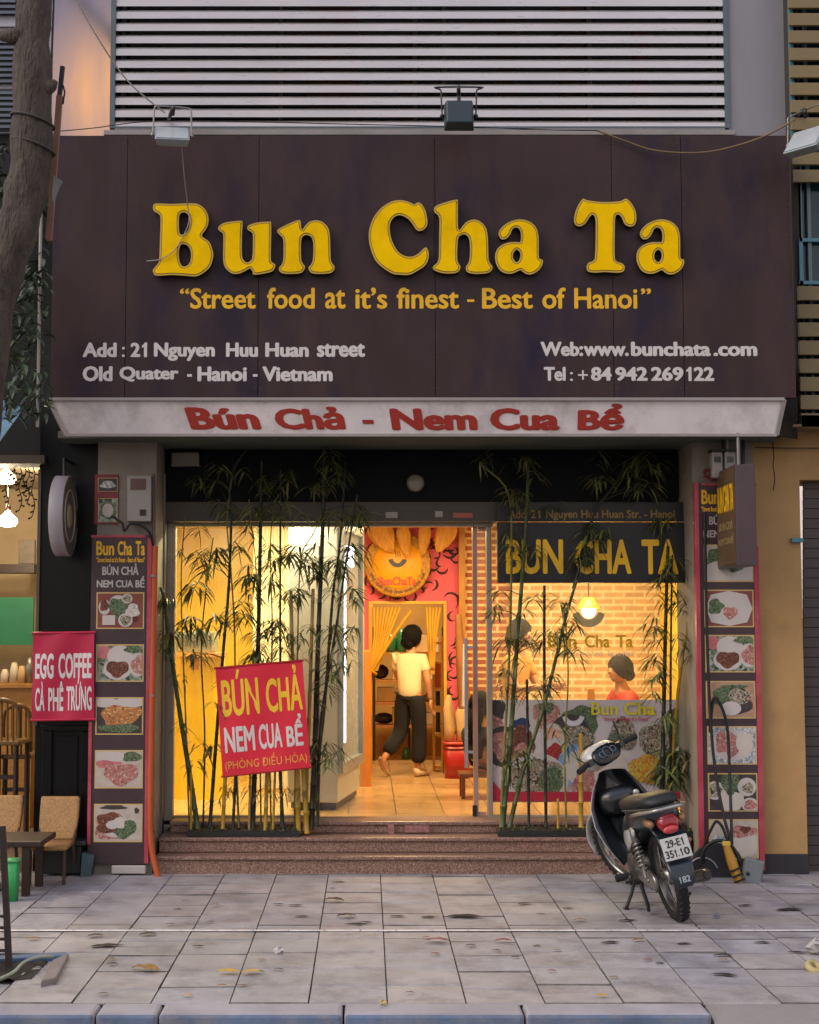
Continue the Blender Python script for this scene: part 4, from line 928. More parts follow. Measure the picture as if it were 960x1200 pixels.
# ------------------------------------------------------------------ floodlights on arms over the signboard
def flood(label, c, w, h, d, tilt, yaw, mat, armto):
    T = Thing('floodlight', label, 'floodlight', c)
    rot = Matrix.Rotation(yaw, 3, 'Z') @ Matrix.Rotation(tilt, 3, 'X')
    mb = MB(); o = c
    q = [(-w / 2, -h / 2), (w / 2, -h / 2), (w / 2, h / 2), (-w / 2, h / 2)]
    v = [o + rot @ Vector((x, -d * .3, z)) for x, z in q] + [o + rot @ Vector((x * .86, d * .7, z * .82)) for x, z in q]
    mb.add(v, [(0, 1, 2, 3), (7, 6, 5, 4), (0, 4, 5, 1), (1, 5, 6, 2), (2, 6, 7, 3), (3, 7, 4, 0)])
    T.part('housing', mb, mat, bevel=.008)
    mb = MB(); mb.add([o + rot @ Vector((x * .9, -d * .3 - .004, z * .88)) for x, z in q] + [o + rot @ Vector((x * .9, -d * .3 - .001, z * .88)) for x, z in q], [(0, 1, 2, 3), (0, 4, 5, 1), (1, 5, 6, 2), (2, 6, 7, 3), (3, 7, 4, 0)])
    T.part('lens', mb, M('lamp_lens', 'a0a6a8', .1, var=.1))
    up = .08
    l = o + rot @ Vector((-w / 2 - .012, 0, 0)); r = o + rot @ Vector((w / 2 + .012, 0, 0))
    lt, rt = l + Vector((.008, .01, h * .5 + up)), r + Vector((-.008, .01, h * .5 + up))
    T.part('yoke', MB().tube(catmull([l, l + (lt - l) * .6, lt, lt + Vector((.03, 0, .02)), rt + Vector((-.03, 0, .02)), rt, r + (rt - r) * .6, r], 4, False), .006, 6).ball(l, .016, 5).ball(r, .016, 5), m_steel if mat is not m_dkflood else m_black)
    top = (lt + rt) / 2 + Vector((0, 0, .02))
    T.part('arm', MB().tube(catmull([top - Vector((0, 0, .05)), top + Vector((0, .02, .01)), armto], 5, False), .013, 8), m_black)
    return T
m_dkflood = M('dark_green_lamp', '26363c', .45, var=.12, dirt=.3)
m_ltflood = M('pale_lamp', '97a3a3', .35, metal=.4, var=.1, dirt=.4)
flood('pale rectangular floodlight tilted down over the first yellow letter of the signboard', P(202, 159, -.95), .23, .19, .06, R(-48), R(8), m_ltflood, P(198, 140, -.02))
flood('dark green floodlight seen from behind at the middle of the signboard top', P(538, 136, -.8), .2, .2, .09, R(12), R(180), m_dkflood, P(538, 118, -.02))
flood('silver floodlight with black bracket beside the tan slats at the signboard end', P(945, 165, -.9), .26, .22, .07, R(-38), R(-50), m_ltflood, P(935, 135, -.2))
# loose wires over the facade
wire('cable', [P(80, -20, -1.2), P(112, 40, -1.1), P(150, 95, -1.0), P(193, 132, -.95)], .005, m_cable_w, 'straight grey cable falling to the pale rectangular floodlight')
wire('cable', [P(213, 170, -.9), P(216, 205, -.8), P(220, 240, -.6), P(221, 262, -.575), P(207, 290, -.575), P(190, 303, -.575), P(172, 306, -.52)], .0035, m_cable_w, 'thin pale wire hanging over the first yellow letter')
wire('cable', [P(66, 154, -.2), P(110, 150, -.2), P(180, 142, -.2), P(300, 143, -.2), P(430, 146, -.2), P(520, 148, -.2), P(640, 152, -.2), P(700, 153, -.2)], .0035, m_cable, 'thin dark wire stretched along the sill of the louvred window')
wire('cable', [P(700, 153, -.54), P(735, 166, -.54), P(772, 177, -.56), P(830, 178, -.6), P(890, 162, -.7), P(932, 140, -.85)], .006, M('tan_cable', '6f5a3c', .6), 'sagging tan cable across the signboard corner to the silver floodlight')
wire('cable', [P(926, 166, -.53), P(927, 250, -.53), P(930, 340, -.53)], .004, m_cable, 'thin black wire down the signboard edge beside the tan slats')
wire('cable', [P(885, 524, -.02), P(920, 525, -.02), P(1000, 525, -.02)], .004, m_cable, 'dark cable along the top of the ochre wall')
wire('cable', [P(905, 512, -.03), P(907, 535, -.03), P(906, 545, -.03), P(908, 560, -.03), P(906, 575, -.03)], .004, m_cable, 'short frayed cable hanging down the ochre wall')
single('wall_clip', MB().pbox(928, 630.5, 942, 635.5, -.02, .03), m_teal, 'small teal clip on the ochre wall beside the roller shutter', 'clip', bevel=.002)

# ------------------------------------------------------------------ fittings on the left pillar and front
T = Thing('meter_box', 'grey steel meter box with small brown window on the pillar', 'meter box', P(163, 612, -.06))
T.part('box', MB().pbox(149, 557, 177, 611, -.1, .1), M('meter_grey', '8f8a84', .5, metal=.2, var=.1, dirt=.4), bevel=.005)
T.part('window', MB().pbox(153, 561, 171, 574, -.104, .006), M('meter_window', '5a3c34', .2))
T.part('seal', MB().pbox(164, 597, 171, 604, -.106, .008), m_black)
for i, (a, b) in enumerate((((124, 614), (172, 628)), ((128, 611), (175, 632)), ((130, 620), (168, 614)))):
    pass
wire('cable', [P(131, 605, -.06), P(143, 613, -.1), P(146, 622, -.11), P(153, 614, -.11), P(165, 616, -.1), P(175, 624, -.08), P(180, 640, -.05)], .009, m_cable, 'bunched black cables sagging under the meter box')
wire('drain_pipe', [P(180, 555, -.03), P(180, 640, -.04)], .012, M('dull_pipe', '5a4a42', .5), 'short dark conduit on the pillar above the orange pipe', 'pipe')
T = Thing('orange_pipe', 'orange plastic pipe standing on the pavement beside the granite steps', 'pipe', P(186, 1030, -.1))
T.part('pipe', MB().tube(catmull([P(182, 640, -.045), P(180.5, 720, -.05), P(178, 850, -.055), P(176.5, 960, -.06), P(179, 1000, -.07), P(186, 1030, -.1)], 4, False), .021, 12), M('orange_plastic', 'b0501e', .5, var=.15, dirt=.35))
mb = MB()
for y in (675, 815, 975): c = P(180 if y < 900 else 177.3, y, -.055); mb.lathe([(.0235, -.008), (.0235, .008)], c, n=12)
T.part('clamp', mb, m_steel)
single('white_block', MB().obox(P(152, 1018, -.02) + Vector((0, 0, 0)), (.235, .1, .055)), M('painted_block', 'b0a9a3', .7, var=.1, dirt=.4), 'white painted block under the menu board with five photos', 'block', bevel=.006)
single('emergency_light', MB().pbox(201, 530, 233, 545, .36, .07).pbox(200, 544, 234, 546, .355, .075), M('cream_plastic', '8c867a', .5, var=.08), 'small cream box light on the dark fascia near the meter box', 'light', bevel=.006)
mb = MB().lathe([(.001, -.035), (.045, -.03), (.062, -.01), (.064, .0), (.064, .02)], P(487, 566, .40), (0, 1, 0), 20)
T = Thing('dome_camera', 'round pale dome camera on the dark fascia above the doorway', 'camera', P(487, 566, .42)); T.part('dome', mb, M('dome_plastic', '8a847a', .3))
T.part('ring', MB().lathe([(.066, .0), (.072, .005), (.07, .03)], P(487, 566, .40), (0, 1, 0), 20), M('dome_ring', '3a3632', .4))
# round light box on the cafe pillar
ya = -.45; c = (P(64, 603, ya) + Vector((0, .28, 0)))
Xl, Xr = P(56, 603, ya).x, P(73, 603, ya).x
T = Thing('round_sign', 'round projecting lightbox sign with white rim on the black cafe pillar', 'sign', (Xl, -.17, c.z - .28))
cc = Vector((0, -.17, P(64, 603, -.3).z))
mb = MB().lathe([(.272, Xl), (.28, Xl + .004), (.28, Xr - .004), (.272, Xr)], cc, (1, 0, 0), 40)
T.part('rim', mb, M('rim_white', 'a39ba0', .4, var=.08, dirt=.3))
T.part('face', MB().lathe([(.0, Xr - .006), (.268, Xr - .006)], cc, (1, 0, 0), 40).lathe([(.0, Xl + .006), (.268, Xl + .006)], cc, (1, 0, 0), 40), M('rim_face', '57504a', .4, var=.2))
T.part('ring', MB().lathe([(.17, Xr - .005), (.17, Xr + .002), (.185, Xr + .002), (.185, Xr - .005)], cc, (1, 0, 0), 40), M('rim_ring', '8f857a', .4))
T.part('emblem', MB().lathe([(.0, Xr - .004), (.08, Xr - .003), (.085, Xr - .006)], cc, (1, 0, 0), 24), M('rim_emblem', '9a8a6a', .5))
T.part('bracket', MB().tube([(Xl + .05, -.17, cc.z + .275), (Xl + .05, -.17, cc.z + .4), (Xl + .05, .1, cc.z + .4)], .012, 6), m_black)
# meters and flowers on the right pillar
T = Thing('electric_meter', 'pair of white electricity meters above the brown projecting box sign', 'meter', P(848, 556, -.1))
mb = MB()
for x0 in (834.5, 849.5): mb.pbox(x0, 529, x0 + 13, 560, -.16, .1)
T.part('casing', mb, M('meter_white', '9c9694', .4, var=.12, dirt=.4), bevel=.012)
T.part('dial', MB().pbox(837, 535, 845, 542, -.163, .01).pbox(852, 535, 860, 542, -.163, .01), M('meter_dark', '33302f', .2))
T.part('cover', MB().pbox(834, 526, 863, 529, -.17, .12), m_black)
T.part('conduit', MB().tube([P(847.5, 512, -.1), P(847.5, 565, -.1)], .012, 6).tube([P(871, 512, -.1), P(871, 545, -.1)], .014, 6), m_black)
mb = MB(); rng = random.Random(4)
for i in range(26): mb.ball(P(rng.uniform(825, 838), rng.uniform(550, 563), -.1), rng.uniform(.008, .016), 4)
single('red_flowers', mb, M('dark_red_petals', '6a1420', .6, var=.3), 'small bunch of dark red flowers below the electricity meters', 'flowers')

# ------------------------------------------------------------------ right corner: cables, jack, box, wheel
T = Thing('black_board', 'round topped black board leaning on the foot of the menu board with cables', 'board', G(842, 1036))
mb = MB(); pts = [(812, 1035), (868, 1038)] + [(840 + 30 * math.cos(t), 1010 - 24 * math.sin(t)) for t in [math.pi * i / 12 for i in range(13)]][::1]
pts = [(868, 1037), (812, 1034)] + [(841 - 29 * math.cos(t), 1010 - 22 * math.sin(t)) for t in [math.pi * i / 12 for i in range(13)]]
mb.ppoly(pts, -.16, .03); T.part('board', mb, M('dusty_black', '2b2b2e', .7, var=.25, dirt=.3), bevel=.004)
wire('cable', [P(826, 600, -.09), P(828, 720, -.09), P(832, 830, -.1), P(838, 900, -.12), P(848, 955, -.2), P(856, 985, -.25), P(862, 1020, -.28)], .011, m_cable, 'long straight black cable hanging down the menu board from near its top')
wire('cable', [P(832, 858, -.08), P(836, 820, -.09), P(843, 823, -.1), P(852, 850, -.1), P(855, 900, -.12), P(857, 960, -.2), P(858, 990, -.25)], .011, m_cable, 'long black cable with a looped top hanging over the menu board photos')
wire('cable', [P(825, 1012, -.18), P(826, 990, -.2), P(836, 967, -.22), P(841, 963, -.23), P(848, 972, -.24), P(858, 1000, -.27), P(868, 1010, -.28)], .010, m_cable, 'loose pointed black cable loop above the round topped black board')
wire('cable', [P(820, 1020, -.2), P(826, 995, -.22), P(842, 985, -.24), P(858, 992, -.26), P(868, 1012, -.28), P(872, 1030, -.3)], .012, m_cable, 'thick black cable arching over the round topped black board')
T = Thing('yellow_jack', 'yellow and black striped stand leaning between black board and grey box', 'stand', G(868, 1044))
a, b = P(851, 990, -.26), P(869, 1042, -.34)
T.part('column', MB().tube([a, a + (b - a) * .35, a + (b - a) * .7, b], [.022, .036, .032, .028], 10), M('jack_yellow', 'b0801e', .45, var=.15, dirt=.4))
mb = MB()
for t in (.55, .68, .8, .92): p = a + (b - a) * t; mb.bar(p + Vector((-.035, -.03, -.012)), p + Vector((.035, -.035, .016)), .016, .012)
T.part('stripes', mb, m_black)
T.part('top_clip', MB().obox(a + Vector((0, 0, .01)), (.05, .05, .03)), M('clip_yellow', 'c9a83a', .5), bevel=.004)
rot = Matrix.Rotation(R(12), 3, 'Y') @ Matrix.Rotation(R(-18), 3, 'Z')
c = P(882, 1026, -.3); 
T = Thing('steel_box', 'dented grey steel box tilted on the pavement beside the yellow jack', 'box', G(884, 1046))
T.part('box', MB().obox(c, (.125, .1, .22), rot), M('old_grey_steel', '7d8488', .5, metal=.4, var=.2, dirt=.5, dcol=L('4a4a48')), bevel=.006)
T.part('panel', MB().obox(c + rot @ Vector((-.066, -.0, .02)), (.012, .085, .16), rot), M('box_panel', '6a6058', .5, var=.3, dirt=.5))
T.part('knob', MB().ball(c + rot @ Vector((-.03, -.055, .01)), .013, 6), m_black)
T = Thing('spare_wheel', 'small black wheel with pale arc lying behind the motorbike', 'wheel', G(822, 1032))
cw = P(822, 1022, -.12); mb = MB(); 
T.part('tyre', MB().lathe([(.06, -.03), (.1, -.03), (.115, 0), (.1, .03), (.06, .03), (.06, -.03)], cw, (.25, -1, .1), 28), m_rubber)
T.part('rim', MB().lathe([(.0, -.01), (.06, -.015), (.062, .01), (0, .01)], cw, (.25, -1, .1), 20), m_steel)
mb = MB(); mb.tube([cw + Vector((.105 * math.cos(t), -.045, .105 * math.sin(t))) for t in [R(20) + R(130) * i / 10 for i in range(11)]], .006, 6); T.part('fender_edge', mb, M('pale_edge', '9a9894', .4))

# ------------------------------------------------------------------ left corner: rattan chairs, table, speaker, green bin, frame
m_rat = FOOD('rattan_weave', ['b58a50', 'a87c44', 'c29a60', '94683a'], 190, .6)
m_ratf = M('rattan_frame', '3a2a1c', .5, var=.3)
def rattan(label, cx, dxs, y0, Y):
    """low chair: flat woven back, woven seat, dark legs. px centre, back's top y, depth"""
    c = P(cx, 1000, Y); x = c.x; zt = P(cx, y0, Y).z
    T = Thing('rattan_chair', label, 'chair', (x, Y, 0), 'rattan chairs outside the cafe')
    W_ = dxs; zs_ = zt - .30
    mb = MB().loft([((x, Y + .09, zt - .005), (W_ * .46, 0, 0), (0, .012, 0)), ((x, Y + .088, zt - .02), (W_ / 2, 0, 0), (0, .016, 0)), ((x, Y + .05, zt - .15), (W_ / 2, 0, 0), (0, .016, 0)), ((x, Y, zt - .275), (W_ * .48, 0, 0), (0, .016, 0)), ((x, Y - .005, zt - .285), (W_ * .44, 0, 0), (0, .012, 0))], 16, e=6)
    T.part('backrest', mb, m_rat, bevel=0)
    T.part('seat', MB().loft([((x, Y - .36, zs_ + .0), (W_ * .46, 0, 0), (0, 0, .012)), ((x, Y - .34, zs_), (W_ * .5, 0, 0), (0, 0, .016)), ((x, Y - .02, zs_), (W_ * .46, 0, 0), (0, 0, .016))], 16, e=6), m_rat)
    for sx in (-1, 1):
        T.part('leg', MB().tube([(x + sx * W_ * .42, Y - .33, 0), (x + sx * W_ * .42, Y - .32, zs_ - .015)], .013, 8), m_ratf)
        T.part('leg', MB().tube([(x + sx * W_ * .42, Y + .06, 0), (x + sx * W_ * .42, Y - .03, zs_ - .02), (x + sx * W_ * .47, Y + .06, zt - .14), (x + sx * W_ * .47, Y + .11, zt - .01)], .012, 8), m_ratf)
    return T
rattan('square backed woven rattan chair in front of the black cafe door panel', 67, .27, 934, -.12)
rattan('woven rattan chair half cut off behind the low dark table', 2, .24, 933, -.2)
T = Thing('low_table', 'low dark wooden table beside the rattan chairs', 'table', G(28, 1045))
g = G(28, 1050); g2 = G(42, 1038)
zt_ = P(25, 985, g.y).z
xr_ = P(50, 990, g.y).x
T.part('tabletop', MB().box(-3.4, xr_, g.y - .05, g.y + .42, zt_ - .035, zt_), m_wood_d, bevel=.005)
for (x_, y_) in ((P(31, 1000, g.y).x, g.y + .0), (P(44, 1000, g.y + .3).x, g.y + .36), (-3.2, g.y), (-3.2, g.y + .36)):
    T.part('leg', MB().box(x_ - .025, x_ + .025, y_ - .022, y_ + .022, 0, zt_ - .036), m_wood_d, bevel=.003)
T = Thing('speaker_box', 'black box with a sloping teal side standing behind the rattan chair', 'box', G(80, 1032))
x0, x1 = P(50, 1010, -.1).x, P(95, 1010, -.1).x; zz = P(70, 991, -.1).z
T.part('box', MB().box(x0, x1, -.1, .07, .015, zz), M('black_crate', '141617', .5, var=.3), bevel=.006)
T.part('lid', MB().box(x0 - .005, x1 + .03, -.11, .07, zz + .001, zz + .03), M('crate_lid', '232424', .5, var=.3), bevel=.004)
T.part('side_panel', MB().add([(x1 + .005, -.14, 0), (x1 + .07, -.12, 0), (x1 + .09, -.1, .14), (x1 + .01, -.12, .16), (x1 + .005, .05, 0), (x1 + .07, .05, 0), (x1 + .09, .05, .14), (x1 + .01, .05, .16)], [(0, 1, 2, 3), (7, 6, 5, 4), (0, 4, 5, 1), (1, 5, 6, 2), (2, 6, 7, 3), (3, 7, 4, 0)]), M('teal_dark', '33474a', .6, var=.2))
T = Thing('green_bin', 'bright green plastic bin under the low dark table', 'bin', G(13, 1056))
g = G(13, 1056); zt_ = P(13, 1007, g.y).z
def ring(c, a, b, z): return ((c.x, c.y, z), (a, 0, 0), (0, b, 0))
T.part('body', MB().loft([ring(g, .04, .04, 0), ring(g, .047, .05, zt_)], 16, e=5), M('green_plastic', '2f9a52', .4, var=.12))
T.part('rim', MB().loft([ring(g, .052, .055, zt_ - .012), ring(g, .054, .057, zt_ + .004)], 16, e=5), M('green_rim', '5fae6a', .4))
T = Thing('metal_frame', 'rusty metal frame with crossbars leaning over the soil of the tree pit', 'frame', G(9, 1134, 0))
a, b = G(11, 1134), None
b = P(3, 968, a.y + .05)
mb = MB().bar(a + Vector((0, 0, -.01)), b, .032, .02); mb.bar(a + Vector((-.42, 0, -.01)), b + Vector((-.40, 0, 0)), .032, .02)
m_rust = M('rusty_grey_metal', '4a403a', .7, metal=.4, var=.3, dirt=.5, dcol=L('5a3d2a'))
T.part('upright', mb, m_rust, bevel=.002)
mb = MB()
for t in (.12, .2, .28, .36, .55, .78): p = a + (b - a) * t; mb.tube([p + Vector((.0, 0, 0)), p + Vector((-.42, 0, 0))], .008, 6)
T.part('crossbar', mb, m_rust)
# ------------------------------------------------------------------ inside the restaurant: lamps
WARM = (1.0, .73, .36); WARM2 = (1.0, .74, .42)
m_bulb = EM('bulb_glow', (1.0, .72, .36), 26); m_tube = EM('tube_glow', (1.0, .86, .62), 14)
def batten(label, x, y, ln, en, col=WARM):
    T = Thing('ceiling_lamp', label, 'lamp', (x, y, CZ - .06))
    T.part('housing', MB().box(x - ln / 2, x + ln / 2, y - .05, y + .05, CZ - .05, CZ - .002), m_white, bevel=.004)
    T.part('tube', MB().tube([(x - ln / 2 + .03, y, CZ - .075), (x + ln / 2 - .03, y, CZ - .075)], .02, 10), m_tube)
    T.lamp('lamp_light', 'AREA', (x, y, CZ - .11), en, col, (ln, .12))
batten('long glowing ceiling lamp above the yellow panelling', P(275, 625, 1.25).x, 1.25, .9, 72, (1.0, .86, .46))
batten('short glowing ceiling lamp right behind the window top before the fridge', P(335, 622, .8).x, .80, .3, 12, (1.0, .86, .55))
batten('glowing ceiling lamp over the aisle behind the doorway', .25, 2.4, .8, 46)
batten('glowing ceiling lamp above the dining table', 1.75, 2.2, .9, 44)
c = P(690, 716, 2.5)
T = Thing('pendant_lamp', 'glowing pendant lamp hanging in front of the paled brick wall', 'lamp', c)
T.part('cord', MB().tube([c + Vector((0, 0, .12)), (c.x, c.y, CZ)], .006, 6), m_cable)
T.part('shade', MB().lathe([(.03, .12), (.05, .11), (.09, .05), (.105, .02)], c, n=24).lathe([(.028, .118), (.048, .107), (.087, .049), (.102, .02)], c, n=24), M('amber_shade', 'c98a30', .4))
T.part('bulb', MB().ball(c + Vector((0, 0, .0)), .06, 8), m_bulb)
T.lamp('lamp_light', 'POINT', c - Vector((0, .0, .10)), 15, WARM, .07)
batten('ceiling lamp in the kitchen beyond the coral doorway', .25, 4.9, .7, 34, WARM2)

# ------------------------------------------------------------------ furniture and equipment
x0 = P(336, 800, .95).x; x1 = P(396, 800, .95).x; zt = P(380, 606, .95).z
T = Thing('display_fridge', 'tall white display fridge with a glowing glass side beside the doorway', 'fridge', ((x0 + x1) / 2, 1.4, FZ))
rz = Matrix.Rotation(R(-9), 3, 'Z'); piv = Vector((x1, .95, 0))
def fr_(mb): return mb.xf(lambda v: piv + rz @ (v - piv))
m_fr = M('fridge_white', 'c2bfb6', .35, var=.05, dirt=.15)
T.part('body', fr_(MB().box(x0, x1, .95, 1.98, FZ + .06, zt)), m_fr, bevel=.012)
T.part('door', fr_(MB().box(x1 + .001, x1 + .04, .96, 1.0, FZ + .35, zt - .03).box(x1 + .001, x1 + .04, 1.90, 1.95, FZ + .35, zt - .03).box(x1 + .001, x1 + .04, .96, 1.95, FZ + .28, FZ + .36).box(x1 + .001, x1 + .04, .96, 1.95, zt - .1, zt - .02)), M('fridge_grey', 'a9adb0', .35, metal=.3), bevel=.004)
m_cool = EM('cool_tube', (.75, .88, 1.0), 3.0)
T.part('light_strip', fr_(MB().box(x1 + .006, x1 + .02, 1.12, 1.2, FZ + .5, zt - .35).box(x1 + .006, x1 + .025, 1.3, 1.55, zt - .36, zt - .2)), m_cool)
T.part('glass_panel', fr_(MB().box(x1 + .002, x1 + .006, 1.0, 1.9, FZ + .36, zt - .1)), M('frosted_panel', 'aab4b6', .25, var=.12, scale=8))
T.part('base', fr_(MB().box(x0 + .02, x1 - .02, 1.0, 1.95, FZ + .012, FZ + .06)), m_black)
for y in (1.02, 1.9): T.part('foot', fr_(MB().lathe([(.02, 0), (.025, .03), (.02, .06)], (x1 - .05, y, FZ), n=10)), m_black)
T = Thing('orange_cabinet', 'orange wooden cabinet between the fridge and the coral doorway', 'cabinet', (P(430, 800, 2.7).x, 2.7, FZ))
a, b = P(422, 860, 2.7).x, P(435.5, 860, 2.7).x
T.part('carcass', MB().box(a, b, 2.7, 3.6, FZ, P(430, 763, 2.7).z), M('orange_wood', 'b36a1e', .4, var=.15, stretch=(6, 6, .8)), bevel=.004)
T.part('handle', MB().box(b + .001, b + .012, 2.8, 2.83, FZ + .5, FZ + .62), m_steel)
T = Thing('air_cooler', 'grey box unit with slatted grille above the yellow panelling', 'air unit', P(230, 763, 1.72))
T.part('casing', MB().pbox(204, 740, 252, 764, 1.55, .28), M('cooler_casing', '6e6a5a', .5, var=.1), bevel=.006)
mb = MB()
for i in range(9): mb.pbox(208 + i * 4.7, 743, 210.5 + i * 4.7, 757, 1.54, .012)
T.part('grille', mb, M('cooler_grille', '34342f', .5))
T = Thing('wall_shelf', 'tan wooden shelf fixed below the grey grille unit', 'shelf', P(230, 770, 1.6))
T.part('board', MB().pbox(204, 765, 262, 770, 1.5, .3), m_wood_t, bevel=.003); T.part('bracket', MB().pbox(225, 770, 233, 785, 1.6, .02), m_wood_t)
# round woven sign
c = P(466, 661, BY - .12)
T = Thing('round_woven_sign', 'round woven sign with a bowl logo above the coral doorway', 'sign', c)
s = (BY - .12 - CAM_Y) / FPX
T.part('disc', MB().lathe([(.0, -.01), (37 * s, -.01), (39 * s, .0), (38 * s, .03), (0, .03)], c, (0, 1, 0), 40), FOOD('woven_ochre', ['a8701c', 'b8822a', '8f5c14', 'c08c34'], 70, .6))
T.part('face', MB().lathe([(.0, -.018), (28 * s, -.018), (28.5 * s, -.010)], c, (0, 1, 0), 40), M('disc_amber', 'd98f10', .5, var=.08))
mb = MB(); pts = []
for t in range(13): q = R(198) + R(144) * t / 12; pts.append(((11.5 * s) * math.cos(q), 9 * s + 13 * s * math.sin(q)))
ins = [(6.2 * s * math.cos(R(204) + R(132) * t / 12), 9.5 * s + 8.5 * s * math.sin(R(204) + R(132) * t / 12)) for t in range(13)][::-1]
mb.prism([(c.x + x, c.z + z) for x, z in pts + ins], BY - .146, .006)
T.part('bowl_emblem', mb, m_black)
mb = MB()
for k in (-1, 0, 1): mb.tube([(c.x + k * 2.6 * s + .006 * math.sin(q), BY - .143, c.z + 8 * s + q * .012) for q in range(6)], .003, 4)
T.part('steam_emblem', mb, M('steam_brown', '7a4a10', .5))
mb = MB(); text(mb, 'BunChaTa', 444, 676, 488, 686, BY - .1395, .03, 0, .004); T.part('lettering', mb, M('logo_red', 'b02a10', .5))
mb = MB(); rr_ = 33 * s
for i in range(40):
    q = R(200) + R(140) * i / 39
    if i % 6 == 5: continue
    mb.obox(c + Vector((rr_ * math.cos(q), -.0135, rr_ * math.sin(q))), (.012, .004, .026), Matrix.Rotation(-q + R(90), 3, 'Y'))
T.part('rim_marks', mb, M('rim_brown', '5a3208', .6))
# palm-leaf fans hung at the top of the coral wall
m_fan = M('palm_fan', 'b07a2c', .7, var=.3, stretch=(30, 4, 4), scale=3)
for (px, py, w_, h_, an, lab) in ((449, 628, 20, 22, 30, 'widest palm leaf fan overlapping the top of the round woven sign'), (474, 634, 11, 20, 8, 'narrow palm leaf fan touching the middle of the round woven sign'), (497, 633, 10, 19, -6, 'narrow palm leaf fan just beyond the edge of the round woven sign'), (521, 629, 16, 20, -25, 'broad palm leaf fan beside the ochre post above the doorway')):
    cc = P(px, py, BY - .22); mb = MB(); vs = []; n = 18
    for j in range(n):
        t = 2 * math.pi * j / n; x = w_ * s * math.cos(t) * (.7 + .3 * math.cos(t - 1.57)); z = h_ * s * math.sin(t)
        q = R(an); vs.append(cc + Vector((x * math.cos(q) - z * math.sin(q), .02 * math.cos(3 * t), x * math.sin(q) + z * math.cos(q))))
    mb.add(vs + [v + Vector((0, .012, 0)) for v in vs], [tuple(range(n)), tuple(range(n, 2 * n))[::-1]] + [(j, (j + 1) % n, (j + 1) % n + n, j + n) for j in range(n)])
    single('palm_leaf_fan', mb, m_fan, lab, 'fan', 'palm leaf fans over the kitchen doorway')
# tied curtain in the doorway
T = Thing('curtain', 'sheer yellow curtain tied back in a diagonal swag beside the orange cabinet', 'curtain', P(440, 790, BY - .05))
mb = MB(); yb = BY - .04
for i in range(8):
    a = P(438 + i * 4.4, 712, yb); m_ = P(439 + i * 2.4, 745, yb - .01 * (i % 2)); e_ = P(434 + i * 1.1, 786, yb - .02)
    mb.tube(catmull([a, m_, e_], 4, False), [.012] * 9, 5)
T.part('cloth', mb, M('sheer_yellow', 'c08c1c', .7, var=.2))
T.part('tie', MB().tube([P(434, 784, yb - .05), P(438, 788, yb - .05), P(441, 790, yb)], .016, 6).tube(catmull([P(436, 786, yb - .03), P(452, 760, yb - .03), P(468, 735, yb - .02), P(482, 716, yb - .01)], 4, False), .02, 6), M('sheer_yellow2', 'b8860f', .7))
T = Thing('curtain', 'narrow sheer yellow curtain hanging straight beside the orange rack', 'curtain', P(512, 800, BY - .05))
mb = MB()
for i in range(5):
    mb.tube(catmull([P(500 + i * 4, 712, yb), P(502 + i * 2.2, 745, yb - .012 * (i % 2)), P(505 + i * .8, 790, yb)], 4, False), .012, 5)
T.part('cloth', mb, M('sheer_yellow', 'c08c1c', .7)); T.part('tie', MB().obox(P(507, 782, yb - .015), (.05, .04, .02)), m_wood_t)
# kitchen shelves with goods, seen through the doorway
KY = 5.3
T = Thing('kitchen_shelf', 'wooden kitchen shelf unit with four boards seen through the doorway', 'shelf', P(478, 890, KY))
mb = MB(); shy = (765, 797, 823, 850, 885)
for y in shy[:4]: mb.pbox(436, y, 522, y + 3, KY, .35)
T.part('boards', mb, m_wood_t); mb = MB().pbox(436, 735, 440, 905, KY - .01, .03).pbox(518, 735, 522, 905, KY - .01, .03).pbox(478, 735, 481, 905, KY + .33, .03); T.part('posts', mb, m_wood_d)
kcol = dict(gr=M('jar_green', '1f5a38', .3), bk=M('bag_black', '17151a', .5), cr=M('carton_cream', 'b89a6a', .6, var=.2), rd=M('tin_red', 'a03a1c', .4), gy=M('pot_grey', '8a8478', .3, metal=.6), wh=M('carton_white', 'c0b59c', .5))
rng = random.Random(21); kn = 0
desc = {'gr': ('green_jar', 'green jar', 'jar'), 'bk': ('black_bag', 'black bag', 'bag'), 'cr': ('carton', 'cream carton', 'box'), 'rd': ('red_tin', 'red tin', 'tin'), 'gy': ('grey_pot', 'grey metal pot', 'pot'), 'wh': ('carton', 'white carton', 'box')}
items = [('gr', 448, 8, 26, 0), ('gr', 459, 6, 22, 0), ('gr', 471, 6, 28, 0), ('rd', 484, 5, 14, 0), ('cr', 497, 9, 20, 0), ('wh', 509, 5, 18, 0), ('bk', 446, 10, 18, 1), ('cr', 468, 8, 22, 1), ('wh', 500, 7, 14, 1), ('cr', 452, 10, 17, 2), ('wh', 470, 7, 15, 2), ('gy', 504, 7, 10, 2), ('bk', 450, 12, 14, 3), ('cr', 466, 6, 20, 3), ('wh', 505, 8, 14, 3), ('gr', 476, 5, 16, 4)]
sn = ('top', 'second', 'third', 'fourth', 'lowest'); seen = {}
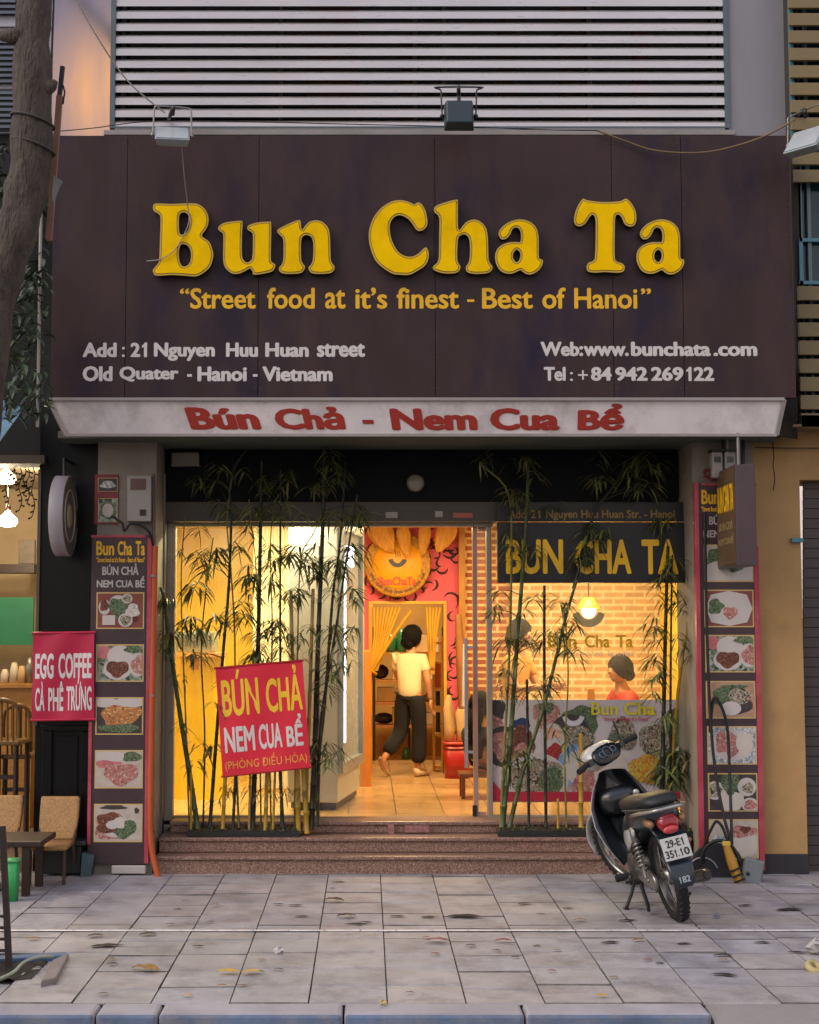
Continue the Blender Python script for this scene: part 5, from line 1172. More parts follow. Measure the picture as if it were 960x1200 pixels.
for k, px, hw, hp, sh in items:
    yb_ = shy[sh] - .3 if sh < 4 else 893; nm, lb, cat = desc[k]
    x0_, x1_, z0_, z1_ = rect(px - hw, yb_ - hp, px + hw, yb_, KY + .05); xm = (x0_ + x1_) / 2; r_ = (x1_ - x0_) / 2; z0_ += .004; mb = MB()
    if k in ('gr', 'gy', 'rd'): mb.lathe([(0, 0), (r_ * .85, 0), (r_, .02), (r_, (z1_ - z0_) * .75), (r_ * .6, (z1_ - z0_) * .85), (r_ * .62, z1_ - z0_), (0, z1_ - z0_)], (xm, KY + .18, z0_), n=14)
    elif k == 'bk': mb.ball((xm, KY + .18, z0_ + (z1_ - z0_) / 2), 1, 7, sc=(r_, .12, (z1_ - z0_) / 2))
    else: mb.box(x0_, x1_, KY + .06, KY + .26, z0_, z1_)
    nb = {'gr': {448: 'left', 459: 'middle', 471: 'tallest'}.get(px, '')}.get(k, '')
    where = {'left': 'fat ', 'middle': 'short ', 'tallest': 'tall '}.get(nb, '')
    if sh == 4: sh_txt = 'on the floor below the kitchen shelves'
    else: sh_txt = 'on the %s board of the kitchen shelf' % sn[sh]
    single(nm, mb, kcol[k], where + lb + ' ' + sh_txt, cat, 'goods on the kitchen shelf', .004 if k in ('cr', 'wh') else 0)
T = Thing('shelving_rack', 'narrow orange rack with black bottles behind the jamb of the coral doorway', 'rack', P(513, 903, BY + .3))
mb = MB().pbox(507, 745, 510, 905, BY + .25, .03).pbox(517, 745, 520, 905, BY + .25, .03)
for y in (752, 775, 806, 828, 860, 898): mb.pbox(510, y, 517, y + 3, BY + .25, .2)
T.part('frame', mb, M('rack_ochre', 'b8822c', .5)); T.part('back_panel', MB().pbox(510, 776, 517, 806, BY + .27, .01), M('rack_orange', 'a5480e', .5)); T.part('bottle_row', MB().pbox(511, 810, 516, 827, BY + .3, .08).pbox(511, 835, 516, 858, BY + .3, .08), m_black)
# red bin and sacks at the right of the aisle
yb = G(536, 913, FZ).y; x0, x1, z0_, z1_ = rect(520, 871, 552, 913, yb)
T = Thing('red_bin', 'red plastic bin standing on the tiled floor inside the doorway', 'bin', ((x0 + x1) / 2, yb, FZ))
w2 = (x1 - x0) / 2; cx = (x0 + x1) / 2
T.part('body', MB().loft([((cx, yb + .12, FZ), (w2 * .88, 0, 0), (0, .11, 0)), ((cx, yb + .12, z1_), (w2, 0, 0), (0, .125, 0))], 20, e=4), M('bin_red', '9a1a16', .35, var=.1))
T.part('rim', MB().loft([((cx, yb + .12, z1_ - .015), (w2 * 1.05, 0, 0), (0, .135, 0)), ((cx, yb + .12, z1_ + .008), (w2 * 1.06, 0, 0), (0, .137, 0))], 20, e=4), M('bin_rim', 'b03a30', .35))
T.part('handle_band', MB().loft([((cx, yb + .12, z1_ - .06), (w2 * 1.0, 0, 0), (0, .128, 0)), ((cx, yb + .12, z1_ - .045), (w2 * 1.0, 0, 0), (0, .129, 0))], 20, e=4), M('bin_dark', '6a100e', .4))
def sack(lab, px, y0, y1, hw):
    a, b, c_, d_ = rect(px - hw, y0, px + hw, y1, yb + .02); m_ = (a + b) / 2; hh = (d_ - c_); r_ = (b - a) / 2
    mb = MB().loft([((m_, yb + .12, c_), (r_ * .8, 0, 0), (0, .07, 0)), ((m_ + .01, yb + .12, c_ + hh * .3), (r_, 0, 0), (0, .09, 0)), ((m_ - .005, yb + .12, c_ + hh * .7), (r_ * .9, 0, 0), (0, .08, 0)), ((m_, yb + .12, d_), (r_ * .35, 0, 0), (0, .03, 0))], 16)
    single('cloth_sack', mb, M('sack_cream', 'c0a070', .8, var=.15, bump=.3, bscale=20), lab, 'sack', 'sacks on the red bin')
sack('cream cloth sack on the red bin, on the side of the coral wall', 527, 815, 869, 7); sack('plump cream cloth sack on the red bin, on the side of the glass door', 543, 824, 869, 9)
single('umbrella', MB().tube([P(544, 755, 3.2), P(545, 828, 3.1)], [.012, .03], 8), M('grey_cloth', '9a97a0', .6), 'furled pale grey umbrella leaning on the ochre post by the coral wall', 'umbrella')
single('wood_panel', MB().tube([P(537, 720, 3.4), P(541, 780, 3.35), P(545, 830, 3.3)], [.03, .05, .06], 8), M('brown_trunk', '7a4a1c', .7, var=.3), 'brown wooden stake between the coral wall and the umbrella', 'stake')
# tables and stools in the dining area
m_tab = M('table_wood', '6e4220', .4, var=.2, stretch=(2, 8, 8))
def dtable(lab, x, y):
    T = Thing('dining_table', lab, 'table', (x, y, FZ), 'dining tables')
    T.part('tabletop', MB().box(x - .35, x + .35, y - .3, y + .3, FZ + .68, FZ + .71), m_tab, bevel=.005)
    for sx in (-1, 1):
        for sy in (-1, 1): T.part('leg', MB().box(x + sx * .3 - .02, x + sx * .3 + .02, y + sy * .25 - .02, y + sy * .25 + .02, FZ, FZ + .679), m_tab)
dtable('wooden dining table between the two seated guests', 1.72, 2.5)
def stool(lab, x, y, h=.42):
    T = Thing('stool', lab, 'stool', (x, y, FZ), 'dining stools')
    T.part('seat', MB().box(x - .15, x + .15, y - .15, y + .15, FZ + h - .03, FZ + h), m_tab, bevel=.004)
    for sx in (-1, 1):
        for sy in (-1, 1): T.part('leg', MB().box(x + sx * .12 - .016, x + sx * .12 + .016, y + sy * .12 - .016, y + sy * .12 + .016, FZ, FZ + h - .031), m_tab)
single('menu_stand', MB().prism([(P(688, 822, 2.3).x, FZ + .712), (P(698, 822, 2.3).x, FZ + .712), (P(697, 808, 2.3).x, FZ + .87), (P(689, 808, 2.3).x, FZ + .87)], 2.3, .03), M('amber_card', 'd8901c', .5), 'small amber menu stand on the wooden dining table', 'menu stand', bevel=.002)

# ------------------------------------------------------------------ stickers on the right window
T = Thing('window_poster', 'wide food poster covering the lower half of the window behind the motorbike', 'poster', P(682, 940, .612))
fp = dict(fd); m_lil = M('poster_lilac', 'c9bcbc', .45, var=.12, scale=4)
extra = dict(lilac=m_lil, strip=M('poster_red', 'b02038', .45, var=.1), blue=M('poster_blue', '6f96c0', .45, var=.25, scale=20), chili=FOOD('chili', ['a81e20', 'c43a30', '8a1418'], 130), peach=M('poster_peach', 'd09a80', .45, var=.2, scale=30), carrot=FOOD('carrot', ['d88a2a', 'e0b040', 'c0601c', 'c9c24a'], 80), navy=M('poster_navy', '27345a', .4))
pk = list(fd) + list(extra); pm = [fd[k] for k in fd] + [extra[k] for k in extra]
mb = MB(); mb.pbox(572, 820, 801, 940, .612, .004, pk.index('lilac')); at = flat(572, 820, 801, 940, .612)
its = [(.03, .1, .07, .12, 'dark'), (.0, .3, .09, .18, 'pinkmeat'), (.08, .46, .1, .2, 'dark'), (.09, .45, .075, .15, 'pinkmeat'), (.18, .16, .1, .14, 'egg'), (.17, .24, .05, .06, 'navy'), (.17, .42, .07, .16, 'grill'), (.18, .55, .06, .12, 'pinkmeat'), (.30, .16, .09, .17, 'plate'), (.30, .15, .07, .13, 'pinkmeat'), (.30, .08, .04, .06, 'herb'), (.47, .22, .10, .16, 'herb'), (.42, .42, .12, .28, 'dark'), (.45, .36, .09, .12, 'mix'), (.33, .38, .06, .15, 'plate'), (.33, .38, .045, .12, 'peach'), (.30, .62, .03, .1, 'blue'), (.345, .53, .07, .16, 'plate'), (.34, .53, .045, .1, 'chili'), (.44, .66, .1, .2, 'blue'), (.47, .66, .085, .17, 'egg'), (.25, .80, .16, .28, 'plate'), (.25, .80, .135, .24, 'mix'), (.32, .8, .06, .15, 'herb'), (.52, .83, .09, .14, 'pinkmeat'), (.69, .34, .07, .16, 'mix'), (.66, .4, .05, .08, 'herb'), (.88, .42, .12, .24, 'plate'), (.87, .42, .1, .19, 'mix'), (.97, .25, .06, .2, 'herb'), (.80, .68, .09, .14, 'carrot'), (.93, .72, .08, .22, 'herb'), (.63, .72, .09, .2, 'egg')]
for i, it in enumerate(its):
    u, v, ru, rv, mt = it; vs = []
    for j in range(26):
        t = 2 * math.pi * j / 26; r_ = 1 + (.1 * math.sin(3 * t + i) + .05 * math.sin(7 * t) if mt not in ('plate', 'egg', 'dark') else 0)
        p, _ = at(min(.995, max(.005, u + ru * r_ * math.cos(t))), min(.995, max(.005, v + rv * r_ * math.sin(t)))); vs.append(p + Vector((0, -.0004 * (i + 1), 0)))
    mb.add(vs, [tuple(range(26))], pk.index(mt))
mb.pbox(572, 928, 801, 939, .596, .012, pk.index('strip'))
p = [at(.005, .75)[0], at(.10, .97)[0], at(.005, .97)[0]]; mb.add([q + Vector((0, -.0175, 0)) for q in p], [(0, 1, 2)], pk.index('strip'))
T.part('sheet', mb, pm)
mb = MB(); text(mb, 'Bun', 693, 823, 724, 838, .594, .015); text(mb, 'Cha', 731, 823, 768, 838, .594, .03); T.part('lettering', mb, M('poster_lime', 'd0c41c', .5))
mb = MB(); text(mb, '“Street food at it’s finest”', 706, 840.5, 762, 844.5, .594, .02); T.part('lettering', mb, extra['strip'])
def bowl(mb, px, py, r1, Y, th):
    s_ = (Y - CAM_Y) / FPX; c = P(px, py, Y); a = [(c.x + r1 * s_ * math.cos(R(190) + R(160) * t / 14), c.z + r1 * s_ * (1 * math.sin(R(190) + R(160) * t / 14))) for t in range(15)]
    b = [(c.x + r1 * .62 * s_ * math.cos(R(194) + R(152) * t / 14), c.z + .1 * r1 * s_ + r1 * .62 * s_ * (1.0 * math.sin(R(194) + R(152) * t / 14))) for t in range(15)][::-1]
    return mb.prism(a + b, Y, th)
T.part('bowl_emblem', bowl(MB(), 672, 838, 13, .594, .003), M('emblem_white', 'c9c4c8', .5))
T = Thing('window_sticker', 'amber lettering and bowl logo stuck on the window pane above the food poster', 'sticker', P(695, 768, .612))
m_stk = M('sticker_amber', 'f4b81a', .5); 
mb = MB(); text(mb, 'Bun', 642, 744, 676, 759, .612, .03); text(mb, 'Cha', 685, 744, 715, 759, .612, .03); text(mb, 'Ta', 722, 744, 742, 759, .612, .03); T.part('lettering', mb, m_stk)
mb = MB(); text(mb, '“Street food at it’s finest - Best of Hanoi”', 649, 762, 746, 769, .612, .01); T.part('lettering', mb, M('sticker_pale', 'dcd0b4', .5))
T.part('bowl_emblem', bowl(MB(), 690, 716, 19, .612, .002), M('sticker_tan', 'd0b880', .5))
single('sticker_strip', MB().pbox(455, 966, 462, 977, .333, .026).pbox(475, 967.5, 503, 975.5, .333, .026), M('step_sticker', '9a6a68', .6, var=.4, scale=40), 'torn pale pink stickers on the riser of the top granite step', 'sticker')

# ------------------------------------------------------------------ cafe inside
for (px, py, lab) in ((9, 612, 'lower glowing pendant lamp in the cafe'), (7, 562, 'upper glowing pendant lamp in the cafe')):
    c = P(px, py, 1.3); T = Thing('pendant_lamp', lab, 'lamp', c, 'cafe pendant lamps')
    T.part('shade', MB().lathe([(.012, .1), (.03, .07), (.075, .03), (.08, .0), (.06, -.03), (.0, -.04)], c, n=20), EM('globe_glow', (1.0, .85, .62), 4))
    T.part('cord', MB().tube([c + Vector((0, 0, .1)), (c.x, c.y, zc + .1)], .006, 6), m_cable); 
    T.part('cap', MB().lathe([(.02, .095), (.028, .12), (.0, .16)], c, n=12), m_wood_d)
    T.lamp('lamp_light', 'POINT', c - Vector((0, .12, .1)), 34, (1.0, .80, .54), .08)
T = Thing('string_lights', 'string lights with tiny bulbs hanging along the top of the cafe opening', 'string lights', P(20, 546, .4))
mb = MB(); mb2 = MB(); rng = random.Random(9)
for px, yb_ in ((8, 600), (16, 570), (24, 598), (29, 580), (33, 590), (39, 606)):
    pts = [P(px + 2 * math.sin(i * 1.3), 548 + (yb_ - 548) * i / 8, .4) for i in range(9)]; mb.tube(pts, .004, 4)
    for p in pts[1:]:
        d = Vector((rng.choice((-1, 1)) * .025, 0, -.012)); mb.tube([p, p + d], [.004, .008], 4)
T.part('wires', mb, m_cable)
m_cw = M('chair_honey', '6a4a1c', .4, var=.2)
def spindle(lab, x0, x1, ytop, yseat, ybot, Y):
    T = Thing('cafe_chair', lab, 'chair', (P((x0 + x1) / 2, 900, Y).x, Y, .1), 'wooden cafe chairs')
    xa_, xb_, _, _ = rect(x0, ytop, x1, yseat, Y); zt_ = P(x0, ytop, Y).z; zs_ = P(x0, yseat, Y).z; zt_ = max(zt_, zs_ + .3)
    T.part('seat', MB().box(xa_ - .01, xb_ + .01, Y - .02, Y + .4, zs_ - .035, zs_), m_cw, bevel=.01)
    T.part('top_rail', MB().tube(catmull([(xa_, Y, zs_ + .1), (xa_ + .01, Y - .02, zt_ - .06), ((xa_ + xb_) / 2, Y - .03, zt_), (xb_ - .01, Y - .02, zt_ - .06), (xb_, Y, zs_ + .02)], 5, False), .018, 8), m_cw)
    mb = MB()
    for i in range(1, 6): xx = xa_ + (xb_ - xa_) * i / 6; mb.tube([(xx, Y - .02, zt_ - .02), (xx, Y, zs_)], .008, 6)
    T.part('spindles', mb, m_cw)
    for xx, yy in ((xa_ + .02, Y), (xb_ - .02, Y), (xa_ + .02, Y + .36), (xb_ - .02, Y + .36)): T.part('leg', MB().tube([(xx, yy, zs_ - .036), (xx, yy, .1)], .02, 8), m_wood_d)
    T.part('stretcher', MB().box(xa_, xb_, Y - .01, Y + .015, zs_ - .28, zs_ - .25), m_wood_d)
spindle('wooden spindle back cafe chair nearest the street, cut off by the picture edge', -18, 23, 820, 868, 960, .55)
spindle('wooden spindle back cafe chair behind the nearest one, beside the black pillar', 4, 36, 826, 884, 960, .95)
rng = random.Random(13)
for px, w_, h_, mt, nm, lab, cat in ((4, 5, 16, 'wh', 'paper_bag', 'white paper bag on the honey counter beside the coffee grinder', 'bag'), (15, 5, 24, 'wh', 'coffee_machine', 'white coffee grinder on the honey counter', 'grinder'), (24, 5, 20, 'cr', 'carton', 'cream carton on the honey counter', 'box'), (33, 4, 30, 'gy', 'kettle', 'grey metal kettle on the honey counter beside the pillar', 'kettle')):
    x0_, x1_, z0_, z1_ = rect(px - w_, 805 - h_, px + w_, 805, 1.75); z0_ = zb_cafe if False else z0_
    zz = P(px, 806, 1.6).z + .032; r_ = (x1_ - x0_) / 2; hh = z1_ - z0_
    mb = MB().loft([(((x0_ + x1_) / 2, 1.8, zz), (r_, 0, 0), (0, r_, 0)), (((x0_ + x1_) / 2, 1.8, zz + hh * .6), (r_ * .95, 0, 0), (0, r_ * .9, 0)), (((x0_ + x1_) / 2, 1.8, zz + hh), (r_ * .55, 0, 0), (0, r_ * .5, 0))], 14, e=3)
    single(nm, mb, kcol[mt], lab, cat)
x0_, x1_, z0_, z1_ = rect(20, 632, 39, 661, 2.3)
single('poster_frame', MB().box(x0_, x1_, 2.36, 2.4, P(30, 660.8, 2.3).z + .004, z1_), M('dark_picture', '57493a', .5, var=.3, scale=20), 'dark picture standing on the shelf of the cafe', 'picture', bevel=.003)
# ------------------------------------------------------------------ bamboo screen in front of the windows
BYD = .235
m_culm = {'dark': M('bamboo_dark', '1b2013', .5, var=.3, stretch=(4, 4, 1), dirt=.2), 'green': M('bamboo_green', '3c4a24', .45, var=.25, stretch=(4, 4, 1)), 'yellow': M('bamboo_yellow', 'a88428', .45, var=.2, stretch=(4, 4, 1), dirt=.3, dcol=L('5f5222')), 'tan': M('bamboo_tan', '9a7a48', .55, var=.2, stretch=(4, 4, 1), dirt=.3), 'olive': M('bamboo_olive', '6a6828', .45, var=.25, stretch=(4, 4, 1))}
m_leafb = M('bamboo_leaf', '2f4222', .5, var=.35, scale=8, island=.6, col2='6a6a30')
m_leafd = M('bamboo_leaf_dry', '6f6438', .6, var=.35, scale=8, island=.45)
BS_ = (BYD - CAM_Y) / FPX
rngb = random.Random(31)
def spray(lv, c, n, ln, spread=1.0, droop=.5, face=None):
    """a spray of long narrow leaves fanning from one point"""
    base = rngb.uniform(-.6, .6) if face is None else face
    for i in range(n):
        a = base + spread * (rngb.uniform(-1.25, 1.25)); el_ = -rngb.uniform(.1, 1.1) * droop - .15
        d = Vector((math.sin(a), rngb.uniform(-.75, .35), el_ + .25 * math.cos(a)))
        leaf(lv, c + Vector((rngb.uniform(-.02, .02), rngb.uniform(-.03, .02), rngb.uniform(-.02, .03))), d, ln * rngb.uniform(.65, 1.15), ln * .14, droop=rngb.uniform(.3, .9))
def at_y(path, y):
    for (xa, ya), (xb, yb) in zip(path, path[1:]):
        if min(ya, yb) <= y <= max(ya, yb) and ya != yb: return xa + (xb - xa) * (y - ya) / (yb - ya)
    return path[-1][0]
def bamboo(label, path, wpx, col, sprays=(), Y=BYD, taper=.6, dry=False, base=None, lean=0.):
    """path in picture points from foot to tip; sprays (x, y, leaves, length px)"""
    foot = P(*path[0], Y)
    T = Thing('bamboo_stalk', label, 'bamboo', foot, 'bamboo stalks in front of the shop windows')
    pts = [P(x, y, Y + lean * i) for i, (x, y) in enumerate(path)]
    pts = catmull(pts, 7, False); k = len(pts)
    # resample with nodes
    out, rad = [], []; d = 0; nxt = .0
    Ls = [0]
    for a, b in zip(pts, pts[1:]): Ls.append(Ls[-1] + (b - a).length)
    tot = Ls[-1]; r0 = wpx * BS_ / 2; node = .16; q = 0
    def pos(s):
        for i in range(k - 1):
            if Ls[i + 1] >= s: return pts[i].lerp(pts[i + 1], (s - Ls[i]) / max(1e-6, Ls[i + 1] - Ls[i]))
        return pts[-1]
    s_ = 0
    while s_ < tot:
        r = r0 * (1 - (1 - taper) * s_ / tot)
        for ds, f in ((0, 1.0), (.004, 1.22), (.009, 1.16), (.014, .97), (.08, .98)):
            if s_ + ds < tot: out.append(pos(s_ + ds)); rad.append(r * f)
        s_ += node * rngb.uniform(.85, 1.15)
    out.append(pts[-1]); rad.append(r0 * taper * .9)
    cm = MB().tube(out, rad, 8)
    if not sprays: T.part('culm', cm, m_culm[col])
    else:
        lv = MB(); tw = cm
        for (x, y, n, lpx) in sprays:
            c = P(x, y, Y + rngb.uniform(-.10, .05)); bx = at_y(path, min(path[0][1] - 2, max(path[-1][1] + 2, y + 12))); b = P(bx, min(path[0][1] - 2, max(path[-1][1] + 2, y + 12)), Y); b = min(out, key=lambda q_: (q_ - b).length)
            if (b - c).length > .02: b0_ = Vector((b.x, b.y, b.z)); tw.tube([b0_, b.lerp(c, .5) + Vector((0, 0, .015)), c], [.004, .003, .002], 5, 1)
            spray(lv, c, int(n * 1.3) + 1, lpx * BS_ * 1.15)
            for _ in range(2 if n > 6 else 1): spray(lv, c + Vector((rngb.uniform(-.08, .08), rngb.uniform(-.05, .02), rngb.uniform(-.10, .03))), int(n * .6) + 1, lpx * BS_)
        T.part('culm', cm, [m_culm[col], m_culm['dark']])
        T.part('leaves', lv, m_leafd if dry else m_leafb)
    return T
def ups(x0, x1, y0, y1, n, lv=6, l=18):   # random sprays in a box of the picture
    return [(rngb.uniform(x0, x1), rngb.uniform(y0, y1), lv, l) for _ in range(n)]
# left clump
bamboo('thick green bamboo stalk leaning across the yellow panelling towards the orange pipe', [(232, 972), (222, 905), (210, 830), (200, 760), (192, 700), (188, 688)], 6.5, 'green', [(196, 702, 7, 20), (201, 742, 8, 22), (190, 760, 6, 18), (205, 790, 5, 16), (216, 850, 4, 14), (236, 872, 4, 14)])
bamboo('dark bamboo stalk bending up to an arched tip between yellow panelling and red banner', [(246, 970), (254, 860), (262, 760), (268, 690), (271, 610), (269, 570), (276, 545), (289, 527)], 4.5, 'dark', [(253, 645, 9, 22), (250, 665, 7, 24), (278, 640, 7, 20), (252, 722, 8, 22), (284, 552, 5, 16), (262, 800, 6, 18), (250, 825, 5, 16)] + ups(225, 300, 640, 770, 5) + ups(230, 300, 525, 600, 6))
bamboo('straight thick dark bamboo stalk rising behind the red banner at its middle', [(296, 972), (300, 860), (303, 740), (305, 640), (307, 540)], 6.2, 'dark', [(290, 675, 9, 22), (296, 690, 8, 20), (288, 720, 8, 20), (308, 742, 7, 20), (316, 640, 9, 20), (300, 760, 7, 20), (312, 560, 6, 16), (298, 600, 5, 16)] + ups(280, 345, 640, 770, 6) + ups(290, 350, 525, 605, 7))
bamboo('slim straight dark bamboo stalk behind the red banner in front of the cream curtain', [(330, 970), (329, 860), (328.5, 740), (328.5, 640), (329, 550)], 3.4, 'dark', [(340, 650, 10, 24), (350, 640, 8, 22), (322, 730, 9, 22), (334, 745, 7, 18), (322, 570, 6, 16)])
bamboo('thickest dark bamboo stalk standing between the red banner and the fridge', [(365, 972), (369, 880), (372, 780), (375, 700), (378.5, 610), (380, 525)], 7.0, 'dark', [(366, 662, 8, 20), (390, 655, 9, 22), (362, 735, 7, 18), (388, 690, 6, 18), (380, 800, 8, 20), (376, 870, 9, 22), (384, 540, 7, 18), (396, 600, 6, 16)] + ups(350, 405, 640, 900, 8) + ups(350, 425, 525, 610, 9))
bamboo('dark bamboo stalk leaning across the white fridge close to the thickest stalk', [(366, 972), (372, 900), (381, 820), (390, 700), (397, 650), (402, 590), (405, 540)], 4.4, 'dark', [(396, 660, 8, 20), (408, 640, 8, 20), (392, 735, 8, 22), (386, 770, 6, 18), (410, 610, 7, 18)], Y=BYD + .03)
bamboo('dark bamboo stalk leaning furthest towards the glowing side of the fridge', [(372, 968), (376, 850), (385, 790), (394, 735), (404, 670), (412, 620), (419, 580)], 3.8, 'dark', [(412, 690, 9, 22), (416, 640, 8, 20), (404, 760, 6, 18), (414, 735, 6, 18), (420, 603, 8, 20), (398, 880, 5, 14)], Y=BYD - .03)
bamboo('hair thin olive bamboo stalk in front of the grey grille unit', [(222, 972), (218, 850), (213, 720), (213, 660), (217, 605)], 2.2, 'olive', [(213, 645, 4, 14), (228, 685, 9, 24), (232, 618, 4, 18), (224, 725, 10, 24)])
bamboo('thin brown bamboo stem close behind the dark arched one', [(280, 970), (276, 860), (275, 740), (270, 660), (266, 610), (272, 560)], 2.6, 'olive', [(292, 612, 5, 18), (284, 705, 7, 18)])
bamboo('thin bamboo stem slanting from the banner top up across the fridge', [(345, 972), (348, 800), (352, 660), (362, 636), (374, 610), (379, 590)], 2.2, 'olive', [(360, 650, 6, 18), (370, 640, 6, 18)], Y=BYD + .04)
bamboo('thin bamboo stem slanting up behind the straight thick stalk at the banner', [(306, 972), (304, 800), (300, 665), (294, 612), (292, 585)], 2.0, 'olive', [(291, 622, 5, 18), (296, 770, 6, 18)], Y=BYD + .04)
bamboo('pale tan cut bamboo pole with a bushy leafy top before the fridge', [(349, 973), (346, 860), (343, 770), (341, 692)], 4.2, 'tan', [(341, 695, 11, 18), (350, 692, 9, 18), (332, 700, 6, 16)], taper=.95, dry=False)
bamboo('yellow cut bamboo pole with bulging nodes beside the thickest dark stalk', [(357, 974), (361, 880), (364, 790), (367, 690)], 4.4, 'tan', [(366, 760, 5, 14), (372, 880, 8, 18)], taper=.95, dry=True)
for lab, a, b, wpx, col in (('fat short yellow bamboo pole beside another one under the banner corner', (350, 977), (347, 850), 6, 'yellow'), ('fat short yellow bamboo pole nearest the thickest dark stalk', (360, 977), (353, 850), 6, 'yellow'), ('short yellow bamboo pole under the middle of the red banner', (311, 974), (314, 880), 5, 'yellow'), ('short yellow bamboo pole under the banner corner near the arched dark stalk', (261, 972), (266, 870), 4.6, 'yellow'),
    ('dark short bamboo pole next to the yellow one under the banner corner', (273, 973), (278, 870), 3.6, 'dark'), ('thin yellow bamboo cane at the planter end by the thick green stalk', (224, 977), (224, 905), 2.6, 'yellow'), ('thin yellow bamboo cane second under the banner middle', (320, 974), (323, 890), 3, 'yellow'), ('slim dark bamboo pole between yellow canes under the red banner', (332, 974), (327, 880), 4, 'dark'), ('slim tan bamboo cane between dark poles under the banner', (292, 974), (294, 880), 3, 'tan')):
    bamboo(lab, [a, ((a[0] + b[0]) / 2, (a[1] + b[1]) / 2), b], wpx, col, [(a[0] + rngb.uniform(-6, 6), 925, 5, 14)] if col != 'yellow' or rngb.random() < .5 else (), taper=.95, Y=BYD - .02, dry=rngb.random() < .5)
bamboo('thin olive bamboo stem between the cream curtain and the slim straight stalk', [(318, 972), (316, 860), (319, 740), (317, 640), (322, 585)], 2.2, 'olive', ups(305, 330, 640, 770, 5), Y=BYD + .05)
bamboo('thin dark bamboo stem crossing the grey grille unit towards the arched stalk', [(238, 972), (240, 860), (236, 760), (243, 680), (250, 630)], 2.2, 'dark', ups(225, 258, 640, 900, 5), Y=BYD + .05)
# right clump
RY = .235
bamboo('thick green bamboo stalk beside the doorway rising in front of the letter U', [(589, 970), (598, 870), (605, 770), (611, 690), (616, 620), (620, 535)], 6.4, 'green', [(584, 715, 7, 18), (624, 700, 8, 20), (590, 750, 8, 20), (620, 750, 8, 20), (598, 640, 8, 16), (626, 640, 7, 16), (612, 580, 6, 16)] + ups(580, 640, 690, 900, 6) + ups(590, 650, 525, 600, 6))
bamboo('slender olive bamboo stem arching over the doorway at its top', [(587, 970), (591, 880), (596, 790), (599, 700), (599, 600), (592, 570), (578, 556), (564, 544)], 3.6, 'olive', [(563, 540, 6, 16), (570, 534, 5, 14), (598, 625, 6, 16), (592, 805, 7, 18), (600, 880, 6, 16)])
bamboo('long green bamboo stalk crossing the food poster diagonally up to the hanging board', [(597, 970), (614, 900), (636, 833), (652, 770), (664, 720), (676, 680)], 5.4, 'green', [(655, 705, 8, 20), (668, 760, 8, 20), (650, 740, 7, 20), (640, 800, 6, 18), (612, 880, 9, 20)], Y=.2)
bamboo('dark bamboo stem in front of the hanging board reaching a leafy tip under the soffit', [(672, 690), (686, 640), (697, 600), (715, 575), (738, 545), (746, 530)], 3.8, 'dark', [(690, 615, 11, 18), (705, 625, 10, 18), (683, 640, 10, 18), (678, 655, 8, 18), (752, 535, 10, 20), (735, 560, 6, 18), (760, 545, 8, 20), (700, 560, 6, 16)] + ups(690, 770, 525, 580, 6), Y=.22)
bamboo('upright dark bamboo pole cut off just below the hanging board', [(640, 970), (639, 870), (638, 780), (638, 686)], 3.8, 'dark', [(634, 740, 4, 16), (646, 790, 5, 16)], taper=.9)
bamboo('short dark bamboo pole in front of the food poster, lower than its neighbours', [(620, 970), (619, 890), (617.5, 796)], 3.4, 'dark', [(616, 810, 5, 16)], taper=.9)
bamboo('short thick yellow bamboo pole beside the motorbike handlebar', [(681, 970), (681, 915), (681, 860)], 5.6, 'yellow', (), taper=.97)
bamboo('very short thin yellow bamboo cane below the food poster', [(654, 971), (654, 955), (654, 936)], 3, 'yellow', (), taper=.97)
bamboo('thick dark bamboo stalk rising behind the motorbike in front of the letter A', [(775, 968), (777, 880), (779, 780), (781, 700), (783, 640)], 6, 'dark', [(768, 735, 8, 20), (765, 775, 8, 20), (772, 790, 8, 18), (778, 680, 7, 18), (790, 655, 8, 20), (772, 610, 7, 18)] + ups(762, 800, 690, 860, 6))
bamboo('slim dark bamboo stalk close beside the thick one behind the motorbike', [(787, 968), (786, 880), (786, 800), (787, 700), (788, 650)], 3.4, 'dark', [(795, 745, 7, 18), (790, 690, 6, 18), (792, 900, 12, 24), (780, 905, 12, 24)], Y=.26)
bamboo('thin olive bamboo stem in front of the food poster by the white poster bowl', [(664, 970), (662, 880), (666, 790), (662, 720)], 2.4, 'olive', ups(650, 678, 720, 900, 5), Y=.25)
bamboo('bright yellow bamboo stalk leaning against the tan window post', [(783, 966), (789, 870), (796, 800), (803, 750), (811, 690)], 5, 'yellow', [(800, 700, 7, 18), (806, 710, 6, 16), (812, 765, 6, 16), (801, 880, 11, 24), (784, 880, 11, 22)], Y=.27)
for lab, x0, x1, y in (('low black planter trough under the red banner', 219, 352, 979), ('low black planter trough under the food poster', 584, 815, 979)):
    a, b = P(x0, y, .17).x, P(x1, y, .17).x; T = Thing('planter', lab, 'planter', ((a + b) / 2, .25, z2))
    T.part('trough', MB().box(a, b, .172, .335, z2 + .001, z2 + .036), M('planter_black', '1b1d1a', .6, var=.3, dirt=.3), bevel=.004)
    T.part('soil', MB().box(a + .01, b - .01, .18, .325, z2 + .0365, z2 + .043), m_soil)
    lv = MB()
    for i in range(int((b - a) * 170)):
        c = Vector((rngb.uniform(a + .02, b - .02), rngb.uniform(.155, .33), z2 + .04)); d = Vector((rngb.uniform(-.8, .8), rngb.uniform(-.6, .4), rngb.uniform(.2, 1))); leaf(lv, c, d, rngb.uniform(.03, .085), .010, droop=.7)
    T.part('undergrowth', lv, m_leafb, kind='stuff')
